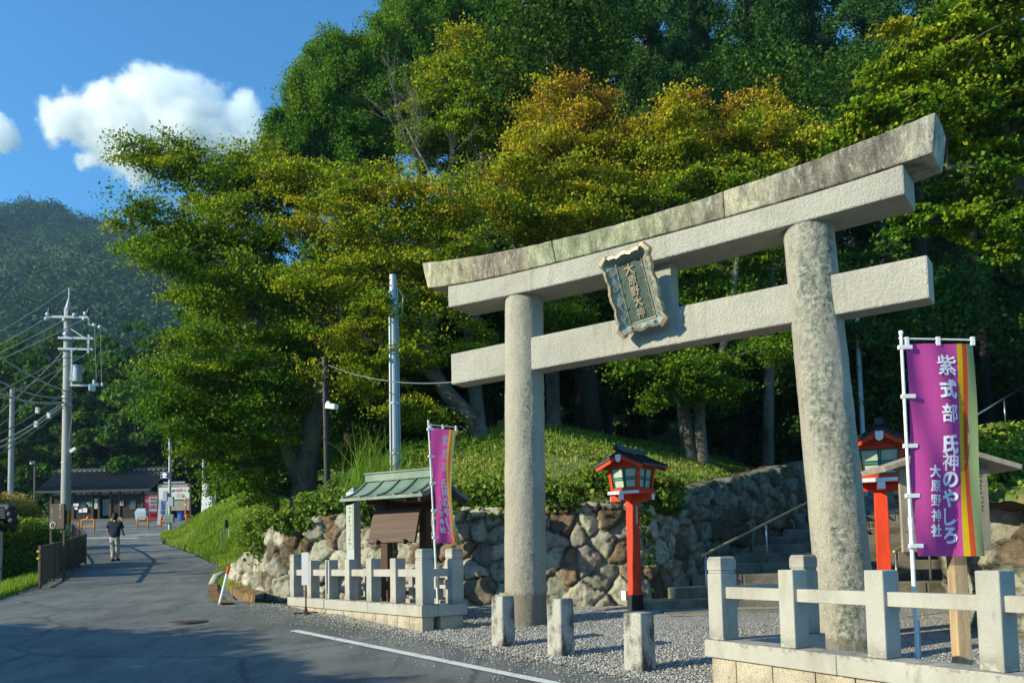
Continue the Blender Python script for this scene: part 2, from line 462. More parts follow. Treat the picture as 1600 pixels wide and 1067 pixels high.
M['yellow'] = mat('yellow_stripe', (.70, .42, .015), .5, .1)
M['ink'] = mat('black_ink', (.02, .018, .018), .6, .1)
M['navyblue'] = mat('blue_ink', (.03, .06, .36), .5, .1)
M['inkred'] = mat('red_ink', (.62, .02, .02), .5, .1)
M['vend_red'] = mat('vending_red', (.58, .014, .022), .35, .08)
M['bin'] = mat('pale_blue_plastic', (.38, .46, .54), .5, .1)
M['teal'] = mat('teal_sign', (.05, .26, .24), .5, .1)
M['cone_red'] = mat('cone_orange_red', (.72, .10, .03), .5, .1)
M['lavender'] = mat('banner_lettering', (.80, .77, .84), .7, .05)
M['earth'] = mat('dark_soil', (.07, .05, .032), .95, .35, 1.5, 20, .6, .1, 0, (1, 1, 1), None, .04)
# ------------------------------------------------------------------ ground, road, slopes
def asphalt_mat():
    m, nt, b = new_mat('asphalt')
    co = objco(nt)
    n = noise_node(nt, 160, 2, .7, co); n1 = noise_node(nt, .35, 5, .6, co); n3 = noise_node(nt, 2.2, 6, .7, objco(nt, (1, .35, 1)))
    r1 = ramp(nt, n1.outputs[0], [(.34, (.115, .118, .110)), (.5, (.16, .164, .152)), (.66, (.20, .202, .186))])
    r2 = ramp(nt, n.outputs[0], [(.35, (.6, .6, .6)), (.5, (1, 1, 1)), (.7, (1.7, 1.68, 1.6))])
    r3 = ramp(nt, n3.outputs[0], [(.40, (1.08, 1.08, 1.06)), (.5, (1, 1, 1)), (.56, (.80, .80, .80)), (.66, (.70, .70, .71))])
    c = mix(nt, r1.outputs[0], r2.outputs[0], 1.0, 'MULTIPLY'); c = mix(nt, c, r3.outputs[0], 1.0, 'MULTIPLY')
    vo = _n(nt, 'ShaderNodeTexVoronoi', feature='DISTANCE_TO_EDGE'); vo.inputs['Scale'].default_value = .32
    wn = noise_node(nt, 1.6, 5, .6, co); mp = mix(nt, co, wn.outputs['Color'], .28); nt.links.new(mp, vo.inputs['Vector'])
    ck = ramp(nt, vo.outputs['Distance'], [(0, (.45,) * 3), (.005, (.5,) * 3), (.011, (1, 1, 1))])
    c = mix(nt, c, ck.outputs[0], .75, 'MULTIPLY')
    nt.links.new(c, b.inputs['Base Color']); b.inputs['Roughness'].default_value = .7; b.inputs['Specular IOR Level'].default_value = .35
    bump(nt, b, n.outputs[0], .5, .008)
    return m
def gravel_mat():
    m, nt, b = new_mat('gravel')
    co = objco(nt)
    vo = _n(nt, 'ShaderNodeTexVoronoi'); vo.inputs['Scale'].default_value = 42; nt.links.new(co, vo.inputs['Vector'])
    bw = _n(nt, 'ShaderNodeRGBToBW'); nt.links.new(vo.outputs['Color'], bw.inputs[0])
    r = ramp(nt, bw.outputs[0], [(.15, (.19, .19, .185)), (.5, (.38, .37, .35)), (.85, (.56, .54, .50))])
    n = noise_node(nt, .9, 4, .6, co); r2 = ramp(nt, n.outputs[0], [(.3, (.8, .8, .8)), (.7, (1.1, 1.08, 1.05))])
    nt.links.new(mix(nt, r.outputs[0], r2.outputs[0], 1.0, 'MULTIPLY'), b.inputs['Base Color'])
    b.inputs['Roughness'].default_value = .9
    bump(nt, b, vo.outputs['Distance'], 1.0, .03)
    b2 = nt.nodes[-1]
    return m
def soil_grass_mat(name, g1, g2, s1):
    m, nt, b = new_mat(name)
    co = objco(nt)
    n = noise_node(nt, 1.4, 6, .65, co); n2 = noise_node(nt, 14, 4, .7, co)
    r = ramp(nt, n.outputs[0], [(.3, g1), (.52, g2), (.68, s1)])
    r2 = ramp(nt, n2.outputs[0], [(.3, (.55,) * 3), (.7, (1.3,) * 3)])
    nt.links.new(mix(nt, r.outputs[0], r2.outputs[0], 1.0, 'MULTIPLY'), b.inputs['Base Color'])
    b.inputs['Roughness'].default_value = .95
    bump(nt, b, n2.outputs[0], .8, .05)
    return m
M['asphalt'] = asphalt_mat(); M['gravel'] = gravel_mat()
M['turf'] = soil_grass_mat('turf', (.05, .09, .016), (.12, .17, .03), (.27, .21, .09))
M['forest_soil'] = soil_grass_mat('forest_floor', (.03, .028, .015), (.035, .05, .015), (.07, .05, .03))
def line_mat():
    m, nt, b = new_mat('road_line_paint'); co = objco(nt)
    n = noise_node(nt, 26, 6, .75, co); n2 = noise_node(nt, 3, 4, .6, co)
    f = ramp(nt, mathn(nt, 'ADD', n.outputs[0], mathn(nt, 'MULTIPLY', n2.outputs[0], .5)), [(.80, (0, 0, 0)), (.90, (.85,) * 3)])
    nt.links.new(mix(nt, (.66, .66, .63), (.15, .15, .145), f.outputs[0]), b.inputs['Base Color']); b.inputs['Roughness'].default_value = .75
    return m
M['line_paint'] = line_mat()

def axis(a, b, st, far, nf):
    g = np.geomspace(2, far, nf)
    return np.concatenate([(a - g)[::-1], np.arange(a, b + st / 2, st), b + g])
gx = axis(-70, 30, .6, 2600, 16); gy = axis(-20, 130, .6, 2600, 16)
X, Y = np.meshgrid(gx, gy)
Z = base_z(X, np.clip(Y, -40, 200))
me = np_mesh('ground', np.stack([X.ravel(), Y.ravel(), Z.ravel()], 1), grid_faces(len(gy), len(gx)))
tag(link('ground', me, M['forest_soil'], smooth=True), kind='structure')

ys = np.concatenate([np.arange(-30, 50, .35), np.arange(50, 79.5, 1.0)])
nc = 25
rows = []
for y in ys:
    l, r = float(road_l(y)), float(road_r(y))
    jl, jr = .10 * math.sin(y * 1.7) + .06 * math.sin(y * 4.1 + 1), .035 * math.sin(y * 2.3) + .03 * math.sin(y * 6.1)
    if y > 46: jl = jr = 0
    for t in np.linspace(0, 1, nc):
        x = (l + jl) * (1 - t) + (r + jr) * t
        rows.append((x, y, hr(y) + .012 * math.sin(t * 3.1416)))
tag(link('road', np_mesh('road', np.array(rows), grid_faces(len(ys), nc)), M['asphalt'], smooth=True), kind='structure')

# white edge line
def strip(name, pts, w, m, z=.018, kind='structure', cat=None, label=None):
    pts = [Vector((p[0], p[1])) for p in pts]
    V = []
    fine = []
    for a, b in zip(pts[:-1], pts[1:]):
        n = max(1, int((b - a).length / .3))
        fine += [a + (b - a) * (k / n) for k in range(n)]
    fine.append(pts[-1])
    for i, p in enumerate(fine):
        d = (fine[min(i + 1, len(fine) - 1)] - fine[max(i - 1, 0)]).normalized(); n = Vector((-d.y, d.x))
        for sgn in (-1, 1):
            q = p + n * sgn * (w / 2) * (1 + .03 * math.sin(i * 1.9))
            V.append((q.x, q.y, hr(q.y) + z))
    o = link(name, np_mesh(name, np.array(V), grid_faces(len(fine), 2)), m)
    return tag(o, label, cat, kind=kind)
strip('road_marking', [(-3.36, 12.75), (.33, 8.67), (6.5, 1.8)], .14, M['line_paint'])
a = P(165, 829, 48); 
strip('road_marking', [(-24.5, 44.2), (-19.4, 43.2)], .35, M['line_paint'], .02)
strip('road_marking', [(-31, 45.5), (-24.5, 46.2)], .25, M['line_paint'], .02)
for k in range(4):
    strip('road_marking', [(-21.8 + k * .75, 44.2), (-20.6 + k * .75, 47.2)], .28, M['line_paint'], .02)
strip('road_marking', [(-36, 54), (-24, 54.6)], .25, M['line_paint'], .02)
strip('road_marking', [(-24.5, 50), (-22, 50.3)], .25, M['line_paint'], .02)

# gravel forecourt
gys = np.arange(-4, 15.9, .25); V = []
for y in gys:
    r = float(road_r(y)); far = np.interp(y, [-4, 8, 12, 14, 15.9], [24, 20, 12, 8.5, 8]) 
    l = r - .02 if y < 12.2 else r + .3
    for t in np.linspace(0, 1, 40):
        x = l + (far - l) * t
        V.append((x, y, hr(y) + .010 + .02 * vnoise(np.array([x]), np.array([y]), .8, 2)[0] * min(1, t * 8) + .05 * min(t * 3, 1)))
tag(link('gravel', np_mesh('gravel', np.array(V), grid_faces(len(gys), 40)), M['gravel'], smooth=True), kind='structure')
def scatter_blobs(name, pts, size, mats, attr=None):
    """many tiny irregular octahedra"""
    n = len(pts)
    o6 = np.array([(1, 0, 0), (-1, 0, 0), (0, 1, 0), (0, -1, 0), (0, 0, 1), (0, 0, -1)], float)
    f8 = np.array([(0, 2, 4), (2, 1, 4), (1, 3, 4), (3, 0, 4), (2, 0, 5), (1, 2, 5), (3, 1, 5), (0, 3, 5)])
    V = o6[None] * (size[:, None, None] * rng.uniform(.55, 1.2, (n, 6, 1))) * np.array([1, 1, .65])
    th = rng.uniform(0, 6.28, n); c, s = np.cos(th)[:, None], np.sin(th)[:, None]
    V = np.stack([V[..., 0] * c - V[..., 1] * s, V[..., 0] * s + V[..., 1] * c, V[..., 2]], -1) + pts[:, None, :]
    Q = f8[None] + (np.arange(n) * 6)[:, None, None]
    return np_mesh(name, V.reshape(-1, 3), Q.reshape(-1, 3), {'rnd': np.repeat(rng.uniform(0, 1, n), 8)})
def pebble_mat():
    m, nt, b = new_mat('pebbles')
    ar = _n(nt, 'ShaderNodeAttribute', attribute_name='rnd')
    r = ramp(nt, ar.outputs['Fac'], [(0, (.15, .15, .15)), (.5, (.36, .35, .335)), (.85, (.58, .55, .5)), (1, (.45, .3, .2))])
    nt.links.new(r.outputs[0], b.inputs['Base Color']); b.inputs['Roughness'].default_value = .9
    return m
M['pebbles'] = pebble_mat()
n = 26000
py = rng.uniform(7.0, 14.6, n); px = road_r(py) - .12 + rng.exponential(2.6, n)
ok = px < 8
pts = np.stack([px, py, Hr(py) + .03 + .02 * np.minimum((px - road_r(py)), 1)], 1)[ok]
pts[:, 2] = Hr(pts[:, 1]) + .022 + .035 * np.clip((pts[:, 0] - road_r(pts[:, 1])) / 4, 0, 1)
tag(link('gravel_stones', scatter_blobs('gravel_stones', pts, rng.uniform(.008, .02, len(pts)), None), M['pebbles']), kind='stuff')

n = 3800
gy_ = rng.uniform(7, 16.5, n); gx_ = road_r(gy_) - rng.exponential(.35, n)
n2_ = 2200; gy2 = rng.uniform(16.5, 34, n2_); gx2 = np.where(rng.uniform(0, 1, n2_) < .5, road_r(gy2) - rng.exponential(.25, n2_), road_l(gy2) + rng.exponential(.3, n2_))
gx_ = np.concatenate([gx_, gx2]); gy_ = np.concatenate([gy_, gy2])
tag(link('road_grit', scatter_blobs('road_grit', np.stack([gx_, gy_, Hr(gy_) + .012], 1), rng.uniform(.006, .017, len(gx_)), None), M['pebbles']), kind='stuff')
# slopes above the walls
def slope_mesh(name, fn, x0, x1, y0, y1, st, m, thr=.10):
    gx = np.arange(x0, x1, st); gy = np.arange(y0, y1, st)
    X, Y = np.meshgrid(gx, gy); Z, D = fn(X, Y)
    F = grid_faces(len(gy), len(gx)); d = D.ravel()
    F = F[(d[F] > thr).all(1)]
    used = np.unique(F); remap = np.full(X.size, -1); remap[used] = np.arange(len(used))
    V = np.stack([X.ravel(), Y.ravel(), Z.ravel()], 1)[used]
    return tag(link(name, np_mesh(name, V, remap[F]), m, smooth=True), kind='structure')
slope_mesh('hillside', mound_z, -24, 16, 13, 62, .22, M['turf'], .02)
slope_mesh('hillside_far', mound_z, -60, 60, 58, 138, 1.2, M['forest_soil'], .02)
slope_mesh('right_bank', rmound_z, 5.5, 30, -2, 34, .25, M['turf'], .02)
# vertical skirt of turf is hidden behind the stone walls

# ------------------------------------------------------------------ dry stone walls
def wall_mat(name, warm):
    m, nt, b = new_mat(name)
    at = _n(nt, 'ShaderNodeAttribute', attribute_name='tint'); cr = _n(nt, 'ShaderNodeAttribute', attribute_name='gap')
    co = objco(nt)
    r = ramp(nt, at.outputs['Fac'], [(0, (.12, .09, .06)), (.16, (.24, .165, .105)), (.24, (.27, .25, .20)), (.6, (.44, .41, .32)), (.88, (.52, .48, .37)), (1, (.27, .27, .19))])
    n1 = noise_node(nt, 9, 6, .7, co); r1 = ramp(nt, n1.outputs[0], [(.3, (.5,) * 3), (.55, (1, 1, 1)), (.75, (1.3, 1.3, 1.25))])
    n2 = noise_node(nt, 55, 3, .7, co)
    c = mix(nt, r.outputs[0], r1.outputs[0], 1.0, 'MULTIPLY')
    n4 = noise_node(nt, 3.1, 5, .7, co); f4 = ramp(nt, n4.outputs[0], [(.54, (0, 0, 0)), (.66, (.75,) * 3)])
    c = mix(nt, c, (.045, .045, .022), f4.outputs[0])
    c = mix(nt, c, (.03, .024, .014), cr.outputs['Fac'])
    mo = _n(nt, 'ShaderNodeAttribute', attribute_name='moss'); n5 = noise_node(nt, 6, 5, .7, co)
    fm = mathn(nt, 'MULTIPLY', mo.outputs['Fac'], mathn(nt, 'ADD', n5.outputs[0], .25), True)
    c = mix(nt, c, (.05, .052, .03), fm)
    nt.links.new(c, b.inputs['Base Color']); b.inputs['Roughness'].default_value = .92; b.inputs['Specular IOR Level'].default_value = .15
    h = mathn(nt, 'ADD', mathn(nt, 'MULTIPLY', n2.outputs[0], .35), n1.outputs[0])
    bump(nt, b, h, .8, .05)
    return m
M['wall_stone'] = wall_mat('wall_stone', 0)
def stone_wall(name, label, line, heights, cell, cat='stone wall', seed=1, batter=.16, zbase=None, group=None):
    rg = np.random.default_rng(seed)
    pts = [np.array(p, float) for p in line]
    L = [0]
    for a, b in zip(pts[:-1], pts[1:]): L.append(L[-1] + np.linalg.norm(b - a))
    L = np.array(L); T = L[-1]; st = .028
    U = np.arange(0, T + st, st); H = max(heights)
    Vv = np.arange(-.1, H + .12 + st, st)
    px = np.interp(U, L, [p[0] for p in pts]); py = np.interp(U, L, [p[1] for p in pts])
    k = 21; ker = np.ones(k) / k
    def sm(a): return np.convolve(np.pad(a, k // 2, mode='reflect', reflect_type='odd'), ker, 'valid')
    px, py = sm(px), sm(py)
    dx, dy = np.gradient(px), np.gradient(py); q = np.hypot(dx, dy); nx, ny = dy / q, -dx / q      # outward = right-hand side of travel
    hh = np.interp(U, L, heights) + .10 * vnoise(U, U * 0, .5, seed) + .06 * vnoise(U, U * 0, .17, seed + 1)
    # staggered seeds of stones, larger near the foot
    seeds = []; v = -.15
    while v < H + .4:
        c = cell * (1.25 - .45 * v / H); u = rg.uniform(-c, 0)
        while u < T + c:
            w = c * rg.uniform(.55, 1.75)
            seeds.append((u + w / 2, v + rg.uniform(-.38, .38) * c)); u += w
        v += c * .8
    S = np.array(seeds)
    UU, VV = np.meshgrid(U, Vv)
    wu = UU + .11 * vnoise(UU, VV, .22, seed) + .03 * vnoise(UU, VV, .08, seed + 3); wv = VV + .11 * vnoise(UU, VV, .24, seed + 2) + .03 * vnoise(UU, VV, .08, seed + 4)
    f1 = np.full(UU.shape, 9e9); f2 = np.full(UU.shape, 9e9); idx = np.zeros(UU.shape, int)
    for i, (su, sv) in enumerate(S):
        j0, j1 = np.searchsorted(U, [su - 1.3, su + 1.3])
        d = np.hypot(wu[:, j0:j1] - su, (wv[:, j0:j1] - sv) * 1.15)
        a1 = f1[:, j0:j1]; a2 = f2[:, j0:j1]; ai = idx[:, j0:j1]
        m1 = d < a1
        a2[...] = np.where(m1, a1, np.minimum(a2, d)); ai[...] = np.where(m1, i, ai); a1[...] = np.where(m1, d, a1)
    e = f2 - f1
    off = rg.uniform(-.05, .06, len(S))[idx]; ta = rg.uniform(-.22, .22, len(S))[idx]; tb = rg.uniform(-.22, .22, len(S))[idx]
    disp = .085 * (1 - np.exp(-e / .022)) + .035 * np.clip(e / .14, 0, 1) + (off + ta * (UU - S[idx, 0]) + tb * (VV - S[idx, 1])) * np.clip(e / .03, 0, 1)
    # broken facets: a second, finer split of every stone into tilted planes
    nf = int(T * H * 26); FS = np.stack([rg.uniform(0, T, nf), rg.uniform(-.1, H + .2, nf)], 1); g1 = np.full(UU.shape, 9e9); gi = np.zeros(UU.shape, int)
    for i, (su, sv) in enumerate(FS):
        j0, j1 = np.searchsorted(U, [su - .6, su + .6]); i0, i1 = np.searchsorted(Vv, [sv - .6, sv + .6])
        d = np.hypot(wu[i0:i1, j0:j1] - su, wv[i0:i1, j0:j1] - sv); a1 = g1[i0:i1, j0:j1]; ai = gi[i0:i1, j0:j1]
        mm = d < a1; ai[...] = np.where(mm, i, ai); a1[...] = np.where(mm, d, a1)
    fa = rg.uniform(-.17, .17, nf)[gi]; fb = rg.uniform(-.17, .17, nf)[gi]
    disp += np.clip(fa * (UU - FS[gi, 0]) + fb * (VV - FS[gi, 1]), -.04, .04) * np.clip(e / .03, 0, 1)
    disp += .03 * vnoise(UU, VV, .11, seed + 5) + .018 * vnoise(UU, VV, .05, seed + 6)
    VC = np.minimum(VV, hh[None, :] + .0 * VV)
    over = np.clip((VV - hh[None, :]) / .1, 0, 1.5)
    out = disp - .06 - batter * VC - over * .35
    XX = px[None, :] + nx[None, :] * out; YY = py[None, :] + ny[None, :] * out
    zb = Hr(np.minimum(py, 30)) if zbase is None else np.interp(U, L, zbase)
    ZZ = zb[None, :] + VC
    tint = rg.uniform(0, 1, len(S))[idx]; gap = np.exp(-e / .017)
    V = np.stack([XX.ravel(), YY.ravel(), ZZ.ravel()], 1)
    o = thing(name, label, cat, (float(pts[len(pts) // 2][0]), float(pts[len(pts) // 2][1]), float(zb.min())), group=group)
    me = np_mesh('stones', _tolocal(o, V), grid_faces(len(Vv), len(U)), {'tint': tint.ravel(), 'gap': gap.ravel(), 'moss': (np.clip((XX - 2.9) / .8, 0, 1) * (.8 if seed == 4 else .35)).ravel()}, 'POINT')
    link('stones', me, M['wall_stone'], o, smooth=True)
    # soil behind the face
    back = np.stack([np.concatenate([px - nx * .25, px - nx * .75]), np.concatenate([py - ny * .25, py - ny * .75]), np.concatenate([zb + hh - .08, zb + hh + .02])], 1)
    link('soil_backing', np_mesh('soil_backing', _tolocal(o, back), grid_faces(2, len(U))[:, ::-1]), M['earth'], o, smooth=True)
    return o
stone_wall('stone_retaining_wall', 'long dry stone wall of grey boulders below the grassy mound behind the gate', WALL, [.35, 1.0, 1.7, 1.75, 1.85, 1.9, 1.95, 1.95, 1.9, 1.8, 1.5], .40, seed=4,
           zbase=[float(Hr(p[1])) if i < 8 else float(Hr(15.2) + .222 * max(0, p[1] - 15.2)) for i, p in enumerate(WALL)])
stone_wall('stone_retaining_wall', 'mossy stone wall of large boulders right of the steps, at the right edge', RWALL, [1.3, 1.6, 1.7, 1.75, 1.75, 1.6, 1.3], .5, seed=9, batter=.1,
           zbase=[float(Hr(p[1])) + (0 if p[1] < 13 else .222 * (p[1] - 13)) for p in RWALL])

# ------------------------------------------------------------------ stone steps
st = thing('stone_steps', 'weathered stone steps climbing into the dark wood between the two stone walls', 'steps', (4.5, 14, .1))
M['step_stone'] = granite('step_stone', (.25, .225, .18), [((.06, .055, .035), 2.0, (1, 1, 1), .42, .66, .75)], speck=.2, fine=60)
for k in range(19):
    y0 = 14.0 + .9 * k; z1 = .10 + .19 * (k + 1)
    xl = float(np.interp(y0, [14, 15.2, 20.6, 26, 34], [2.3, 3.05, 6.9, 10.6, 14.6])) - .1; xr = float(np.interp(y0, [12.6, 15.5, 20.5, 26, 34], [6.6, 8.0, 11, 14.5, 20])) + .3
    b = MB(); x = xl
    while x < xr - .3:
        w = min(rng.uniform(.8, 1.5), xr - x)
        b.box((x + w / 2, y0 + .5, z1 - .25), (w - .012, 1.0 + rng.uniform(-.03, .03), .5 + rng.uniform(-.012, .012)))
        x += w
    b.build('step', M['step_stone'], st, bevel=.02)
b = MB(); b.box((4.0, 13.55, .07), (3.2, .5, .16)); b.box((3.0, 13.2, .05), (1.2, .4, .12), .1); b.build('step', M['step_stone'], st, bevel=.02)

# ------------------------------------------------------------------ ground plants and grass (nobody could count them)
def leaves_mesh(name, C, size, nrm, aspect=.62, tint=None, rnd=None, droop=0.0, axis_dir=None):
    """kite-shaped leaves: centres (N,3), normals (N,3)"""
    N = len(C)
    nrm = nrm / np.maximum(np.linalg.norm(nrm, axis=1, keepdims=True), 1e-6)
    a = rng.normal(size=(N, 3)) if axis_dir is None else axis_dir + rng.normal(size=(N, 3)) * .25
    a -= nrm * (a * nrm).sum(1, keepdims=True); a /= np.maximum(np.linalg.norm(a, axis=1, keepdims=True), 1e-6)
    b = np.cross(nrm, a)
    s = (size if hasattr(size, '__len__') else np.full(N, size))[:, None] * .5
    V = np.stack([C - a * s, C + b * s * aspect - a * s * .1 - nrm * s * .12, C + a * s, C - b * s * aspect - a * s * .1 - nrm * s * .12], 1)
    Q = np.arange(N * 4).reshape(N, 4)
    return np_mesh(name, V.reshape(-1, 3), Q, {'tint': np.zeros(N) if tint is None else tint, 'rnd': rng.uniform(0, 1, N) if rnd is None else rnd})
M['cover'] = leaf_mat('ground_cover_leaf', [(0, (.07, .155, .018)), (.45, (.17, .27, .03)), (.75, (.34, .34, .06)), (1, (.40, .27, .11))], .35)
M['grass'] = leaf_mat('grass_blade', [(0, (.10, .21, .02)), (.5, (.24, .35, .035)), (1, (.46, .42, .12))], .4)
M['dark_leaf'] = leaf_mat('evergreen_leaf', [(0, (.012, .034, .010)), (.6, (.03, .065, .014)), (1, (.07, .11, .02))], .22, .35, .5)

def cover(name, fn, N, box, thr, size, m, dens=None, lift=.035):
    x = rng.uniform(box[0], box[1], N); y = rng.uniform(box[2], box[3], N)
    z, d = fn(x, y)
    k = d > thr
    nn = vnoise(x, y, 1.6, 8) + .6 * vnoise(x, y, .6, 9)
    if dens is not None: k &= rng.uniform(0, 1, N) < dens(x, y, d)
    k &= (nn > -.30)
    x, y, z, nn = x[k], y[k], z[k], nn[k]; n = len(x)
    C = np.stack([x, y, z + np.abs(rng.normal(0, lift, n)) + .02 + .10 * np.clip(nn, 0, 1)], 1)
    nr = rng.normal(size=(n, 3)) * .7 + np.array([-.55, -.35, .5])
    tint = np.clip(.35 - nn * .6 + rng.normal(0, .18, n), 0, 1)
    s = size * rng.uniform(.6, 1.4, n)
    return tag(link(name, leaves_mesh(name, C, s, nr, .7, tint), m), kind='stuff')
def near_d(x, y, d): return np.clip(1.25 - (y - 14) / 26, .12, 1)
cover('ground_cover', mound_z, 280000, (-9, 12, 14.5, 32), .05, .062, M['cover'], near_d)
cover('ground_cover', rmound_z, 16000, (5.5, 16, 4, 22), .05, .09, M['cover'])
def blades(name, x, y, z, h, w, m, lean=.35, tint=None):
    n = len(x); th = rng.uniform(0, 6.28, n); ln = h * rng.uniform(0, lean, n); ph = rng.uniform(0, 6.28, n)
    base = np.stack([x, y, z], 1); side = np.stack([np.cos(th), np.sin(th), 0 * th], 1) * (w * .5)[:, None]
    d = np.stack([np.cos(ph), np.sin(ph), 0 * ph], 1)
    mid = base + d * (ln * .35)[:, None] + np.array([0, 0, 1]) * (h * .6)[:, None]
    tip = base + d * ln[:, None] + np.array([0, 0, 1]) * (h * (1 - .25 * ln / h))[:, None]
    V = np.stack([base - side, base + side, mid + side * .7, mid - side * .7, tip + side * .08, tip - side * .08], 1)
    i = np.arange(n)[:, None] * 6
    Q = np.concatenate([i + np.array([[0, 1, 2, 3]]), i + np.array([[3, 2, 4, 5]])], 1).reshape(-1, 4)
    t = np.clip(.4 + rng.normal(0, .22, n), 0, 1) if tint is None else tint
    return tag(link(name, np_mesh(name, V.reshape(-1, 3), Q, {'tint': np.repeat(t, 2), 'rnd': np.repeat(rng.uniform(0, 1, n), 2)}), m), kind='stuff')
# roadside bank on the left of the mound: mown grass
n = 90000
t = rng.uniform(0, 1, n); yy = 18.5 + t * 29; edge = np.interp(yy, [17.5, 23, 26.5, 33.4, 40, 43.6, 48], [-5.2, -7.9, -8.6, -12.2, -16.2, -18, -19.6])
xx = edge + rng.exponential(2.2, n) + .02
xx -= .45; zz, dd = mound_z(xx, yy); zz = np.where(dd > .02, zz, Hr(yy)); k = (dd > -.5)
blades('grass', xx[k], yy[k], zz[k] - .02, rng.uniform(.08, .30, k.sum()), np.full(k.sum(), .028), M['grass'], .6,
       np.clip(.45 + vnoise(xx[k], yy[k], 1.5, 5) * .7 + rng.normal(0, .15, k.sum()), 0, 1))
n = 60000
xx = rng.uniform(-8, 10, n); yy = rng.uniform(14.8, 27, n); zz, dd = mound_z(xx, yy); k = (dd > .1) & (vnoise(xx, yy, 1.6, 8) + .6 * vnoise(xx, yy, .6, 9) < -.12)
blades('dry_grass', xx[k], yy[k], zz[k] - .02, rng.uniform(.05, .16, k.sum()), np.full(k.sum(), .02), M['grass'], .9, np.clip(rng.normal(.75, .2, k.sum()), 0, 1))
# verge left of the road
n = 26000
yy = rng.uniform(15, 34, n); xx = road_l(yy) - .05 - rng.exponential(.9, n); zz = base_z(xx, yy)
blades('grass', xx, yy, zz, rng.uniform(.08, .32, n), np.full(n, .022), M['grass'], .6)
# strip of weeds along the top and foot of the wall
n = 15000
t = rng.uniform(0, len(WALL) - 1.001, n); i = t.astype(int); f = t - i; W = np.array(WALL)
q = W[i] * (1 - f)[:, None] + W[i + 1] * f[:, None]
q += rng.normal(0, .10, q.shape) + np.array([.05, .36])
zz, dd = mound_z(q[:, 0], q[:, 1] + .5); k = (dd > .0) & (vnoise(q[:, 0], q[:, 1], .7, 15) > -.25)
C = np.stack([q[k, 0], q[k, 1], zz[k] + np.where(vnoise(q[k, 0], q[k, 1], .9, 14) > .05, rng.uniform(-.55, .15, k.sum()), rng.uniform(-.2, .15, k.sum()))], 1)
tag(link('wall_top_weeds', leaves_mesh('wall_top_weeds', C, rng.uniform(.06, .14, k.sum()), rng.normal(size=(k.sum(), 3)) * .6 + np.array([0, -.5, .6]), .7, np.clip(rng.normal(.3, .2, k.sum()), 0, 1)), M['cover']), kind='stuff')
# fallen leaves at the foot of the wall and on the gravel
n = 5000
xx = rng.uniform(-8, 9, n); yy = rng.uniform(14.8, 26, n); zz, dd = mound_z(xx, yy); k = (dd > .4) & (vnoise(xx, yy, 1.1, 19) > -.1)
tag(link('fallen_leaves', leaves_mesh('fallen_leaves', np.stack([xx, yy, zz + .09], 1)[k], rng.uniform(.05, .10, k.sum()), rng.normal(size=(k.sum(), 3)) * .5 + np.array([-.4, -.3, .7]), .7, np.clip(rng.normal(.95, .1, k.sum()), 0, 1)), M['cover']), kind='stuff')
n = 700
yy = rng.uniform(9, 14.8, n); xx = road_r(yy) + rng.uniform(-1.2, 6, n)
C = np.stack([xx, yy, Hr(yy) + .065], 1)
tag(link('fallen_leaves', leaves_mesh('fallen_leaves', C, rng.uniform(.03, .06, n), rng.normal(size=(n, 3)) * .3 + np.array([0, 0, 1]), .7, np.clip(rng.normal(.95, .1, n), 0, 1)), M['cover']), kind='stuff')
